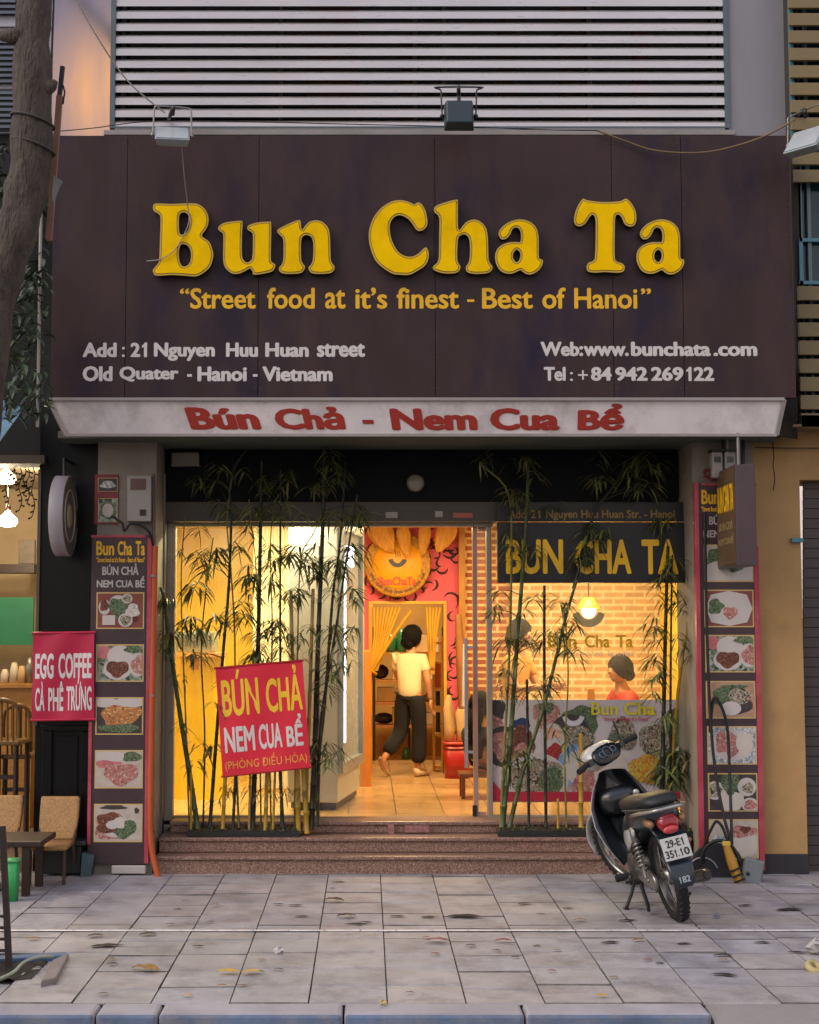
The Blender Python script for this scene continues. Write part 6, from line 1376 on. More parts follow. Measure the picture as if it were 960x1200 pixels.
# ------------------------------------------------------------------ motorbike parked on its side stand (local: x forward, y left, z up)
pr_ = G(796, 1079); pf_ = G(742, 1038)
HEAD = math.atan2(1.22 * .985, -.05)
T = Thing('motorbike', 'black and white step-through motorbike parked on its side stand before the granite steps', 'motorbike')
T.e.location = (pr_.x, pr_.y, .002); T.e.rotation_euler = (R(-13), 0, HEAD + R(2.5)); T.e.scale = (.93, .88, .93)
bk = M('bike_black', '15181a', .3, var=.15, coat=.4); bw = M('bike_white', 'b9b8b4', .3, var=.05, coat=.4, dirt=.12); bd = M('bike_dark_blue', '1c262e', .35, var=.15, coat=.3)
ch = M('bike_silver', '8f8d88', .3, metal=.85, var=.15, dirt=.35, dcol=L('3b342c')); seatm = M('bike_seat', '15191a', .5, var=.2, bump=.15)
V = Vector
AX = (V((1.0, 0, .85)), V((-.42, 0, .907)).normalized())
ROT = Matrix.Rotation(R(27), 3, AX[1])
def steer(mb): return mb.xf(lambda v: AX[0] + ROT @ (v - AX[0]))
def wheel(name, c, r, tw, st=None, lab=None):
    f = st or (lambda m: m)
    c = V(c); mb = MB(); prof = []
    for i in range(13):
        q = 2 * math.pi * i / 12; prof.append((r - tw * .9 + tw * .9 * math.cos(q), tw * math.sin(q)))
    mb.lathe(prof, c, (0, 1, 0), 40)
    for i in range(40):
        q = 2 * math.pi * i / 40
        for s in (-1, 1):
            p = c + V((math.cos(q) * (r - .004), s * tw * .45, math.sin(q) * (r - .004))); mb.obox(p, (.012, tw * .7, .016), Matrix.Rotation(-q, 3, 'Y') @ Matrix.Rotation(s * .5, 3, 'X'))
    w_ = T.part(name, f(MB().lathe([(.0, -.055), (.03, -.055), (.035, -.03), (.055, -.03), (.055, .03), (.035, .03), (.03, .055), (0, .055)], c, (0, 1, 0), 20)), ch)
    T.part('tyre', f(mb), m_rubber, w_)
    ri = r - tw * 1.75
    T.part('rim', f(MB().lathe([(ri, -.022), (ri + .012, -.026), (ri + .016, -.01), (ri + .006, 0), (ri + .016, .01), (ri + .012, .026), (ri, .022), (ri - .006, 0), (ri, -.022)], c, (0, 1, 0), 40)), ch, w_)
    mb = MB()
    for i in range(18):
        q = 2 * math.pi * i / 18; s = .028 if i % 2 else -.028; q2 = q + .35 * (1 if i % 4 < 2 else -1)
        mb.tube([c + V((.05 * math.cos(q2), s, .05 * math.sin(q2))), c + V((ri * math.cos(q), 0, ri * math.sin(q)))], .0025, 4)
    T.part('spokes', f(mb), ch, w_)
    return w_
wheel('rear_wheel', (0, 0, .28), .28, .042)
wheel('front_wheel', (1.22, 0, .28), .28, .036, steer)
# fork, front fender
mb = MB()
for s in (-1, 1): mb.tube([(1.215, s * .085, .28), (1.12, s * .085, .50), (1.02, s * .07, .74)], [.02, .023, .025], 10)
T.part('fork', steer(mb), ch)
secs = []
for i in range(15):
    q = R(-10 + 165 * i / 14); c = V((1.22 + .305 * math.cos(q), 0, .28 + .305 * math.sin(q))); n = V((math.cos(q), 0, math.sin(q)))
    wd = .062 if 1 < i < 13 else .045; secs.append((c, V((0, wd, 0)), n * .016))
T.part('front_fender', steer(MB().loft(secs, 12)), bw)
# leg shield: white outside, dark inside
def shield(off, sc):
    mb = MB(); nu, nv = 12, 12; vs = []
    cl = [(.80, .27, .13), (.86, .38, .19), (.93, .52, .235), (.99, .66, .225), (1.03, .78, .16), (1.03, .86, .10)]
    for i in range(nv + 1):
        t = i / nv * (len(cl) - 1); k = min(int(t), len(cl) - 2); f = t - k; x, z, w_ = (cl[k][j] * (1 - f) + cl[k + 1][j] * f for j in range(3))
        for j in range(nu + 1):
            u = -1 + 2 * j / nu; vs.append(V((x + off - .13 * u * u + .02 * (1 - u * u), u * w_ * sc, z)))
    vs2 = [v + V((.012, 0, 0)) for v in vs]; n_ = len(vs); fs = []
    for i in range(nv):
        for j in range(nu):
            a = i * (nu + 1) + j; fs += [(a, a + 1, a + nu + 2, a + nu + 1), (a + n_, a + nu + 1 + n_, a + nu + 2 + n_, a + 1 + n_)]
    for i in range(nv):
        for j in (0, nu): a = i * (nu + 1) + j; fs.append((a, a + nu + 1, a + nu + 1 + n_, a + n_))
    return mb.add(vs + vs2, fs, 0, True)
T.part('leg_shield', shield(0, 1.0), bw, label='white outer leg shield'); T.part('inner_shield', shield(-.016, .985), bk, label='black inner leg shield')
T.part('glovebox', MB().loft([((.90, 0, .66), (0, .16, 0), (.0, 0, .10)), ((.85, 0, .66), (0, .13, 0), (.0, 0, .085)), ((.82, 0, .65), (0, .08, 0), (0, 0, .06))], 18, e=3), bk)
T.part('badge', MB().lathe([(.0, .0), (.022, .0), (.022, .006), (0, .006)], (.815, -.12, .70), (-1, 0, 0), 16), M('badge_silver', 'b0b0ae', .3, metal=.5))
# central tunnel
T.part('tunnel', MB().loft([((.93, 0, .60), (.03, 0, .05), (0, .10, 0)), ((.80, 0, .47), (.04, 0, .08), (0, .085, 0)), ((.66, 0, .45), (.02, 0, .10), (0, .085, 0)), ((.52, 0, .52), (0, 0, .12), (0, .10, 0))], 16, e=2.6), bk)
# handlebar cover and instruments
mb = MB().loft([((1.13, 0, .93), (0, .075, 0), (.01, 0, .06)), ((1.09, 0, .96), (0, .13, 0), (.02, 0, .085)), ((1.0, 0, .985), (0, .15, 0), (.02, 0, .075)), ((.94, 0, .985), (0, .13, 0), (.03, 0, .055))], 20, e=2.6)
hc = T.part('handlebar_cover', steer(mb), bw, label='white headlight and handlebar cover')
T.part('headlight', steer(MB().loft([((1.145, 0, .93), (0, .06, 0), (.01, 0, .045)), ((1.12, 0, .935), (0, .075, 0), (.01, 0, .058))], 18, e=2.5)), M('headlight_glass', 'a9adb0', .1), hc)
T.part('dashboard', steer(MB().loft([((.945, 0, .982), (0, .130, 0), (.04, 0, .062)), ((.925, 0, .988), (0, .122, 0), (.035, 0, .058)), ((.915, 0, .99), (0, .105, 0), (.03, 0, .05))], 20, e=2.6)), M('dash_black', '10151a', .2, var=.2), hc)
mb = MB()
for y, r_ in ((0, .036), (.055, .02), (-.055, .02)): mb.lathe([(r_, 0), (r_ + .004, .0), (r_ + .004, .004), (r_, .004)], (.912, y, .998), (-.86, 0, .5), 18)
T.part('gauge_rings', steer(mb), M('gauge_grey', '5f6f7a', .3), hc)
mb = MB()
for s in (-1, 1): mb.tube([(.97, s * .12, .97), (.955, s * .17, .985), (.93, s * .25, .985)], .016, 10)
T.part('handlebar', steer(mb), bk)
for s in (-1, 1):
    T.part('grip', steer(MB().tube([(.95, s * .185, .986), (.932, s * .25, .985), (.918, s * .30, .982)], [.02, .021, .021], 12)), m_rubber)
    T.part('brake_lever' , steer(MB().tube([(.99, s * .16, .975), (1.0, s * .22, .965), (.965, s * .29, .96)], .007, 6)), ch)
T.part('switch_box', steer(MB().obox((.95, .16, .985), (.05, .06, .045)).obox((.95, -.16, .985), (.05, .05, .045))), bk, bevel=.008)
T.part('mirror_stem', steer(MB().tube([(.96, -.18, 1.0), (.96, -.19, 1.08), (.965, -.195, 1.15)], .007, 6)), bk)
for s in (-1, 1): T.part('front_indicator', steer(MB().ball((1.1, s * .135, .93), .03, 6, sc=(.9, .7, .7))), M('indicator_amber', 'b0641c', .2))
# body
T.part('body', MB().loft([((.58, 0, .50), (0, .05, 0), (0, 0, .06)), ((.48, 0, .53), (0, .095, 0), (0, 0, .13)), ((.25, 0, .60), (0, .13, 0), (0, 0, .125)), ((.02, 0, .665), (0, .145, 0), (0, 0, .095)), ((-.16, 0, .70), (0, .125, 0), (0, 0, .08)), ((-.27, 0, .715), (0, .09, 0), (0, 0, .06)), ((-.31, 0, .72), (0, .05, 0), (0, 0, .035))], 20, e=2.5), bd)
for s in (-1, 1):
    mb = MB().loft([((.50, s * .11, .46), (0, .010, 0), (.0, 0, .04)), ((.38, s * .128, .48), (0, .014, 0), (0, 0, .07)), ((.20, s * .146, .535), (0, .012, 0), (0, 0, .05)), ((.06, s * .146, .585), (0, .008, 0), (0, 0, .018))], 14)
    T.part('side_panel', mb, bw)
T.part('seat', MB().loft([((.60, 0, .645), (0, .05, 0), (.0, 0, .03)), ((.52, 0, .69), (0, .095, 0), (0, 0, .05)), ((.32, 0, .715), (0, .125, 0), (0, 0, .05)), ((.12, 0, .745), (0, .14, 0), (0, 0, .052)), ((-.06, 0, .775), (0, .145, 0), (0, 0, .052)), ((-.22, 0, .79), (0, .125, 0), (0, 0, .042)), ((-.29, 0, .785), (0, .08, 0), (0, 0, .025))], 20, e=2.6), seatm)
T.part('seat_edge', MB().tube(catmull([(.30, .132, .69), (.05, .152, .725), (-.16, .145, .752), (-.30, .08, .762), (-.30, -.08, .762), (-.16, -.145, .752), (.05, -.152, .725)], 5, False), .006, 6), M('seat_piping', '3d4038', .5))
T.part('grab_rail', MB().tube(catmull([(.0, .15, .70), (-.2, .165, .735), (-.34, .09, .755), (-.355, 0, .757), (-.34, -.09, .755), (-.2, -.165, .735), (.0, -.15, .70)], 6, False), .011, 8), M('rail_silver', 'a8a6a0', .3, metal=.8))
tl = T.part('tail_light', MB().loft([((-.285, 0, .665), (0, .075, 0), (0, 0, .055)), ((-.315, 0, .66), (0, .07, 0), (0, 0, .055)), ((-.335, 0, .645), (0, .045, 0), (0, 0, .035))], 20, e=2.2), M('tail_red', '8f1218', .12, var=.1, coat=.5))
T.part('lens', MB().loft([((-.325, 0, .625), (0, .055, 0), (0, 0, .028)), ((-.34, 0, .622), (0, .045, 0), (0, 0, .022))], 18), M('tail_pink', 'c23a3e', .15, coat=.5), tl)
for s in (-1, 1): T.part('rear_indicator', MB().loft([((-.20, s * .118, .675), (0, .024, 0), (0, 0, .026)), ((-.265, s * .108, .668), (0, .026, 0), (0, 0, .023)), ((-.285, s * .10, .664), (0, .014, 0), (0, 0, .014))], 12), M('indicator_clear', '8f6a4a', .2))
# rear fender, plate, flap
T.part('rear_fender', MB().loft([((-.18, 0, .63), (0, .10, 0), (.03, 0, .03)), ((-.27, 0, .60), (0, .095, 0), (.03, 0, .03)), ((-.315, 0, .52), (0, .085, 0), (.02, 0, .0)), ((-.335, 0, .42), (0, .085, 0), (.012, 0, 0)), ((-.345, 0, .35), (0, .07, 0), (.01, 0, 0))], 16, e=4), bd)
pn = V((-.965, 0, .25)).normalized(); pu = V((.25, 0, .965)).normalized(); pc = V((-.355, 0, .515)); prt = V((0, -1, 0))
rotp = Matrix((prt, pn * -1, pu)).transposed()
pl = T.part('number_plate', MB().obox(pc, (.182, .004, .136), rotp), M('plate_white', 'b5b6b2', .4, var=.05, dirt=.15), bevel=.004)
atp = lambda u, v: (pc + prt * (u - .5) * .182 + pu * (.5 - v) * .136 + pn * .0021, pn)
mb = MB(); text_uv(mb, '29-E', atp, .17, .69, .11, .45, .002, .025); one(mb, atp, .74, .81, .11, .45); text_uv(mb, '35', atp, .06, .345, .56, .90, .002, .025); one(mb, atp, .385, .45, .56, .90); text_uv(mb, '.', atp, .51, .545, .84, .90, .002); one(mb, atp, .60, .665, .56, .90); text_uv(mb, '0', atp, .73, .93, .56, .90, .002, .025); T.part('lettering', mb, M('plate_black', '15161a', .5), pl)
fl = T.part('mud_flap', MB().loft([((-.338, 0, .44), (0, .085, 0), (.008, 0, 0)), ((-.362, 0, .36), (0, .08, 0), (.008, 0, 0)), ((-.368, 0, .30), (0, .07, 0), (.008, 0, 0)), ((-.366, 0, .275), (0, .045, 0), (.006, 0, 0))], 16, e=4), bd)
atf = lambda u, v: (V((-.376, (.5 - u) * .12, .35 - .05 * v)), V((-1, 0, 0)))
mb = MB(); one(mb, atf, .2, .30, .1, .9); text_uv(mb, '82', atf, .38, .82, .1, .9, .003, .03); T.part('lettering', mb, M('flap_letters', '9aa4aa', .5), fl)
# engine, chain case, shocks, exhaust
T.part('engine', MB().loft([((.72, 0, .33), (0, .06, 0), (0, 0, .06)), ((.62, 0, .32), (0, .07, 0), (0, 0, .075)), ((.50, 0, .31), (0, .10, 0), (0, 0, .10)), ((.36, 0, .30), (0, .10, 0), (0, 0, .10)), ((.28, 0, .30), (0, .07, 0), (0, 0, .07))], 18, e=3).lathe([(.095, .09), (.09, .125), (.06, .14), (0, .14)], (.42, 0, .30), (0, 1, 0), 24).lathe([(.095, -.09), (.09, -.125), (.06, -.14), (0, -.14)], (.42, 0, .30), (0, 1, 0), 24), M('engine_grey', '5c5a56', .45, metal=.7, var=.2, dirt=.5))
T.part('chain_case', MB().loft([((.36, .115, .305), (.0, .018, 0), (0, 0, .07)), ((.2, .118, .295), (0, .02, 0), (0, 0, .062)), ((.02, .12, .285), (0, .02, 0), (0, 0, .068)), ((-.09, .12, .28), (0, .018, 0), (0, 0, .055)), ((-.125, .12, .28), (0, .012, 0), (0, 0, .02))], 16, e=2.6), ch)
T.part('swingarm', MB().tube([(.34, .09, .29), (0, .09, .28)], .02, 8).tube([(.34, -.09, .29), (0, -.09, .28)], .02, 8), m_black)
for s in (-1, 1):
    a, b = V((.13, s * .135, .60)), V((.02, s * .145, .30)); d = b - a
    sh = T.part('shock_absorber', MB().tube([a, a + d * .28, a + d * .3, b], [.026, .028, .012, .016], 10), ch)
    n = (d.normalized()); sx = n.cross(V((0, 1, 0))).normalized(); sy = n.cross(sx); cp = []
    for i in range(60): q = i / 59; t = q * 6.5 * 2 * math.pi; cp.append(a + d * (.28 + .55 * q) + (sx * math.cos(t) + sy * math.sin(t)) * .026)
    T.part('spring', MB().tube(cp, .006, 6), M('spring_steel', 'a3a09a', .3, metal=.8), sh)
T.part('exhaust', MB().tube(catmull([(.68, -.05, .26), (.6, -.10, .17), (.4, -.13, .16), (.15, -.145, .20)], 4, False), .016, 8).tube([(.17, -.145, .20), (.1, -.15, .215), (-.3, -.16, .30), (-.34, -.16, .308)], [.02, .038, .04, .028], 14), ch)
T.part('exhaust_tip', MB().tube([(-.338, -.16, .308), (-.352, -.161, .311)], [.03, .024], 12), m_black)
T.part('side_stand', MB().tube([(.50, .10, .22), (.44, .17, .13), (.40, .235, .062)], .012, 8).obox((.40, .24, .055), (.05, .03, .012)), m_black)
T.part('centre_stand', MB().tube(catmull([(.14, .15, .075), (.22, .13, .10), (.36, .10, .20), (.37, 0, .21), (.36, -.10, .20), (.22, -.13, .12), (.14, -.15, .11)], 4, False), .013, 8), m_black)
for s in (-1, 1): T.part('foot_peg', MB().tube([(.48, s * .08, .235), (.48, s * .24, .24)], .016, 8).tube([(.48, s * .15, .238), (.48, s * .245, .24)], .024, 10), m_rubber)
T.part('gear_pedal', MB().tube(catmull([(.36, .17, .26), (.45, .18, .22), (.62, .19, .24)], 4, False), .008, 6), ch)
for s in (-1, 1):
    T.part('control_cable', steer(MB().tube(catmull([(.97, s * .16, .97), (1.06, s * .17, 1.03), (1.10, s * .10, .98), (1.06, s * .04, .88)], 5, False), .005, 6)), m_cable)
T.part('chain_case_bolts', MB().lathe([(0, .012), (.010, .010), (.012, 0)], (.0, .138, .285), (0, 1, 0), 10), m_steel)
T.part('key_switch', MB().lathe([(0, .01), (.016, .008), (.018, 0)], (.81, -.10, .585), (-1, 0, .2), 14), m_steel)
T.part('bag_hook', MB().tube(catmull([(.80, 0, .60), (.77, 0, .585), (.765, 0, .60), (.775, 0, .615)], 4, False), .006, 6), m_steel)
# ------------------------------------------------------------------ people
m_skin = M('skin_tone', 'b07a55', .5, var=.08); m_hair = M('black_hair', '0c0908', .8, spec=.15, var=.3, stretch=(30, 30, 3))
def head_mesh(mb, c, r, fwd, m=0):
    """skull, jaw, nose, ears, eye sockets and lips, facing fwd"""
    f = Vector(fwd).normalized(); u = Vector((0, 0, 1)); s = f.cross(u).normalized(); q = Matrix((s, f, u)).transposed()
    mb.ball(c, r, 12, m, (.80, .95, 1.08), q)
    mb.ball(c + q @ Vector((0, r * .28, -r * .55)), r * .62, 10, m, (.92, .85, .85), q)
    mb.loft([(c + q @ Vector((0, r * .80, r * .12)), s * r * .09, u * r * .05), (c + q @ Vector((0, r * 1.06, -r * .22)), s * r * .17, u * r * .1), (c + q @ Vector((0, r * .86, -r * .30)), s * r * .12, u * r * .05)], 10, m)
    for k in (-1, 1):
        mb.ball(c + q @ Vector((k * r * .80, -r * .02, -r * .08)), r * .24, 6, m, (.35, .7, 1.1), q)
        mb.ball(c + q @ Vector((k * r * .33, r * .82, r * .02)), r * .12, 6, 1, (1.2, .5, .55), q)
    mb.ball(c + q @ Vector((0, r * .86, -r * .58)), r * .2, 6, 2, (1.2, .4, .35), q)
    return mb
m_eye = M('eye_dark', '1a1210', .3); m_lip = M('lip_tone', '94503f', .5)
def hand(mb, w_, d, side, s):
    """palm with four curled fingers and a thumb, hanging from the wrist"""
    w_ = Vector(w_); d = Vector(d).normalized(); a = Vector(side).normalized(); n = d.cross(a).normalized()
    mb.loft([(w_ - d * .01 * s, a * .022 * s, n * .016 * s), (w_ + d * .03 * s, a * .036 * s, n * .017 * s), (w_ + d * .08 * s, a * .04 * s, n * .014 * s), (w_ + d * .095 * s, a * .035 * s, n * .010 * s)], 12)
    for i, (o, l) in enumerate(((-.029, .065), (-.010, .078), (.010, .072), (.028, .055))):
        p = w_ + d * .085 * s + a * o * s; l *= s
        mb.tube([p, p + d * l * .45 + n * .004 * s, p + d * l * .8 + n * .018 * s, p + d * l + n * .032 * s], [.0095 * s, .009 * s, .008 * s, .006 * s], 8)
    p = w_ + d * .02 * s - a * .03 * s
    mb.tube([p, p + d * .03 * s - a * .022 * s + n * .008 * s, p + d * .062 * s - a * .026 * s + n * .018 * s], [.013 * s, .0115 * s, .008 * s], 8)
rngh = random.Random(8)
def strands(mb, hc, r, q, n=260, low=-.55, jit=.05):
    """hair: many tapered locks running from the crown over the skull to the hairline"""
    for i in range(n):
        a = rngh.uniform(0, 2 * math.pi); front = max(0, math.sin(a)); end = rngh.uniform(1.45, 1.75) - front * .62 + (1 - abs(math.sin(a))) * .25 + (.35 if math.sin(a) < -.2 else 0); pts = []
        for k in range(6):
            t = .05 + (end - .05) * k / 5; rr_ = r * (1.02 + rngh.uniform(0, jit) + (.05 if k == 5 else 0)); aa = a + .12 * k / 5 * rngh.uniform(-1, 1)
            pts.append(hc + q @ Vector((math.sin(t) * math.cos(aa) * rr_ * .9, math.sin(t) * math.sin(aa) * rr_ * .98 - .012, math.cos(t) * rr_ * 1.06 + .01)))
        w0 = rngh.uniform(.06, .1) * r
        mb.tube(pts, [w0 * .7, w0, w0, w0 * .9, w0 * .7, w0 * .2], 5)
    return mb
# standing person seen from behind in the aisle
S = .86; ft = G(481, 910, FZ); O = Vector((ft.x, ft.y, FZ + .002)); al = R(-24)
def W(x, y, z): return O + Vector(((x * math.cos(al) - y * math.sin(al)) * S, (x * math.sin(al) + y * math.cos(al)) * S, z * S))
def J(x, y, z, r, r2=None): p = W(x, y, z); return (p.x, p.y, p.z, r * S, (r2 or r) * S)
T = Thing('person', 'person in cream shirt, dark trousers and gathered dark hair walking away through the doorway', 'person', O)
ed = [('pelvis', 'waist'), ('waist', 'chest'), ('chest', 'neck'), ('neck', 'skull'), ('chest', 'rs'), ('rs', 're'), ('re', 'rw'), ('chest', 'ls'), ('ls', 'le'), ('le', 'lw'), ('pelvis', 'rh'), ('rh', 'rk'), ('rk', 'ra'), ('ra', 'rt'), ('pelvis', 'lh'), ('lh', 'lk'), ('lk', 'la'), ('la', 'lt')]
js = dict(pelvis=J(0, 0, .88, .12, .10), waist=J(0, .0, 1.02, .105, .085), chest=J(0, .0, 1.20, .12, .09), neck=J(.01, .02, 1.36, .05), skull=J(.015, .035, 1.43, .055),
 rs=J(.155, .0, 1.28, .05), re=J(.215, -.02, 1.04, .038), rw=J(.225, .04, .83, .026), ls=J(-.155, .01, 1.28, .05), le=J(-.20, .10, 1.06, .038), lw=J(-.09, .27, 1.05, .027),
 rh=J(.085, 0, .84, .085), rk=J(.085, .06, .46, .055), ra=J(.07, .03, .085, .036), rt=J(.11, .17, .03, .033, .028), lh=J(-.085, 0, .84, .085), lk=J(-.115, .03, .47, .055), la=J(-.23, -.22, .19, .036), lt=J(-.215, -.13, .05, .033, .028))
mb = MB(); vs, fs = skin(js, ed, 'pelvis'); mb.add(vs, fs, 0, True)
hc = W(.02, .04, 1.505); head_mesh(mb, hc, .105 * S, W(.5, 1, 1.4) - W(0, 0, 1.4)); hand(mb, W(.226, .045, .82), W(.23, .07, .70) - W(.226, .045, .82), W(0, 1, 0) - W(0, 0, 0), S); hand(mb, W(-.085, .28, 1.05), W(0, .35, 1.05) - W(-.085, .28, 1.05), Vector((0, 0, 1)), S)
T.part('body', mb, [m_skin, m_eye, m_lip])
js2 = dict(pelvis=J(0, 0, .80, .160, .145), waist=J(0, 0, .98, .142, .122), chest=J(0, 0, 1.20, .140, .112), neck=J(.005, .012, 1.325, .06), rs=J(.155, 0, 1.275, .066), re=J(.192, -.012, 1.12, .062), ls=J(-.155, .01, 1.275, .066), le=J(-.187, .06, 1.13, .062))
vs, fs = skin(js2, [('pelvis', 'waist'), ('waist', 'chest'), ('chest', 'neck'), ('chest', 'rs'), ('rs', 're'), ('chest', 'ls'), ('ls', 'le')], 'chest')
T.part('shirt', MB().add(vs, fs, 0, True), M('cream_shirt', 'cdb98e', .8, var=.08, bump=.25, bscale=22))
js3 = dict(pelvis=J(0, 0, .97, .122, .10), rh=J(.085, 0, .80, .105), rk=J(.09, .055, .46, .085), ra=J(.075, .03, .12, .098), lh=J(-.085, 0, .80, .105), lk=J(-.115, .02, .47, .088), la=J(-.215, -.19, .24, .085))
vs, fs = skin(js3, [('pelvis', 'rh'), ('rh', 'rk'), ('rk', 'ra'), ('pelvis', 'lh'), ('lh', 'lk'), ('lk', 'la')], 'pelvis')
T.part('trousers', MB().add(vs, fs, 0, True), M('dark_trousers', '0f0f15', .9, var=.25))
fw = (W(.5, 1, 1.4) - W(0, 0, 1.4)).normalized(); q = Matrix((fw.cross(Vector((0, 0, 1))).normalized(), fw, Vector((0, 0, 1)))).transposed()
mb = MB().ball(hc + q @ Vector((0, -.022 * S, .012 * S)), .118 * S, 10, 0, (.93, .92, 1.06), q).ball(hc + q @ Vector((0, -.075 * S, -.07 * S)), .07 * S, 8, 0, (1.1, .8, .9), q); strands(mb, hc, .112 * S, q); strands(mb, hc + q @ Vector((0, -.085 * S, -.07 * S)), .062 * S, q, 60); T.part('hair', mb, m_hair)
T.part('shoe', MB().loft([(W(.065, -.02, .05), q @ Vector((.04 * S, 0, 0)), Vector((0, 0, .045 * S))), (W(.09, .1, .032), q @ Vector((.046 * S, 0, 0)), Vector((0, 0, .032 * S))), (W(.125, .22, .02), q @ Vector((.03 * S, 0, 0)), Vector((0, 0, .018 * S)))], 12), M('pale_sandal', 'c9b08c', .7))
T.part('shoe', MB().loft([(W(-.245, -.255, .19), q @ Vector((.038 * S, 0, 0)), Vector((0, -.03 * S, .035 * S))), (W(-.23, -.20, .09), q @ Vector((.044 * S, 0, 0)), Vector((0, -.02 * S, .035 * S))), (W(-.21, -.10, .02), q @ Vector((.036 * S, 0, 0)), Vector((0, 0, .015 * S)))], 12), M('pale_sandal', 'c9b08c', .7))
# seated guests
def seated(label, hx, hy, Y, face, shirt, sc=.95, longhair=False, seat_h=None):
    h = P(hx, hy, Y); f = Vector((math.cos(face), math.sin(face), 0)); l = Vector((-f.y, f.x, 0)); sh_ = (h.z - FZ) - .80 * sc
    O = Vector((h.x, Y, FZ + .003)); sh_ = max(.22, sh_)
    def W(a, b, z): return O + f * a + l * b + Vector((0, 0, z))
    def J(a, b, z, r, r2=None): p = W(a, b, z); return (p.x, p.y, p.z, r * sc, (r2 or r) * sc)
    hz = h.z - FZ; T = Thing('person', label, 'person', O)
    b0 = sh_ + .09; tz = hz - .235 * sc
    js = dict(pelvis=J(-.04, 0, b0, .12, .10), waist=J(-.05, 0, (b0 + tz) / 2 - .03, .11, .09), chest=J(-.03, 0, tz - .06, .12, .09), neck=J(0, 0, hz - .15 * sc, .058), skull=J(.015, 0, hz - .07, .06),
      rs=J(-.02, -.16 * sc, tz, .05), re=J(.08, -.2 * sc, tz - .24, .04), rw=J(.28, -.1 * sc, tz - .22, .028), ls=J(-.02, .16 * sc, tz, .05), le=J(.08, .2 * sc, tz - .24, .04), lw=J(.28, .1 * sc, tz - .22, .028),
      rh=J(.04, -.09, b0, .09), rk=J(.38, -.1, b0 + .02, .06), ra=J(.40, -.1, .07, .04), rt=J(.52, -.1, .035, .034), lh=J(.04, .09, b0, .09), lk=J(.38, .1, b0 + .02, .06), la=J(.40, .1, .07, .04), lt=J(.52, .1, .035, .034))
    mb = MB(); vs, fs = skin(js, ed, 'pelvis'); mb.add(vs, fs, 0, True); hc = W(.02, 0, hz); head_mesh(mb, hc, .105 * sc, f); hand(mb, W(.28, -.1 * sc, tz - .22), f, Vector((0, 0, 1)), sc); hand(mb, W(.28, .1 * sc, tz - .22), f, Vector((0, 0, 1)), sc)
    T.part('body', mb, [m_skin, m_eye, m_lip])
    js2 = dict(pelvis=J(-.04, 0, b0 - .01, .135, .115), waist=J(-.05, 0, (b0 + tz) / 2 - .03, .125, .105), chest=J(-.03, 0, tz - .05, .135, .105), neck=J(-.0, 0, tz + .045, .06), rs=J(-.02, -.16 * sc, tz, .064), re=J(.05, -.19 * sc, tz - .15, .06), ls=J(-.02, .16 * sc, tz, .064), le=J(.05, .19 * sc, tz - .15, .06))
    vs, fs = skin(js2, [('pelvis', 'waist'), ('waist', 'chest'), ('chest', 'neck'), ('chest', 'rs'), ('rs', 're'), ('chest', 'ls'), ('ls', 'le')], 'chest'); T.part('shirt', MB().add(vs, fs, 0, True), shirt)
    js3 = dict(pelvis=J(-.04, 0, b0 - .005, .13, .112), rh=J(.05, -.09, b0, .10), rk=J(.39, -.1, b0 + .015, .075), ra=J(.41, -.1, .12, .06), lh=J(.05, .09, b0, .10), lk=J(.39, .1, b0 + .015, .075), la=J(.41, .1, .12, .06))
    vs, fs = skin(js3, [('pelvis', 'rh'), ('rh', 'rk'), ('rk', 'ra'), ('pelvis', 'lh'), ('lh', 'lk'), ('lk', 'la')], 'pelvis'); T.part('trousers', MB().add(vs, fs, 0, True), M('dark_trousers', '15151c', .85))
    q = Matrix((f.cross(Vector((0, 0, 1))).normalized(), f, Vector((0, 0, 1)))).transposed()
    mb = MB().ball(hc + q @ Vector((0, -.016 * sc, .028 * sc)), .122 * sc, 10, 0, (.92, .93, 1.02), q); strands(mb, hc, .114 * sc, q)
    if longhair: mb.loft([(hc + q @ Vector((0, -.06, .0)), q @ Vector((.1 * sc, 0, 0)), q @ Vector((0, .06, 0))), (hc + q @ Vector((0, -.09, -.14)), q @ Vector((.1 * sc, 0, 0)), q @ Vector((0, .045, 0))), (hc + q @ Vector((0, -.12, -.30)), q @ Vector((.07 * sc, 0, 0)), q @ Vector((0, .03, 0)))], 14)
    else: mb.ball(hc + q @ Vector((0, -.10 * sc, -.04 * sc)), .06 * sc, 8)
    T.part('hair', mb, m_hair)
    return W(-.04, 0, 0), sh_
for args, sl_ in ((('seated person in ochre shirt with dark hair behind the window by the doorway', 608, 744, 2.55, R(-35), M('ochre_shirt', 'b07f3a', .8, var=.1)), 'wooden stool under the seated person in the ochre shirt'),
             (('seated person in a red shirt with dark hair behind the window above the food poster', 728, 786, 2.6, R(200), M('red_shirt', 'b0301c', .8, var=.1)), 'wooden stool under the seated person in the red shirt'),
             (('person with long black hair and dark clothes sitting just inside the glass door', 563, 829, 1.9, R(35), M('dark_top', '1d1718', .8, var=.2), .9, True), 'low stool under the person with long black hair')):
    p, h_ = seated(*args); stool(sl_, p.x, p.y, h_ - .015)
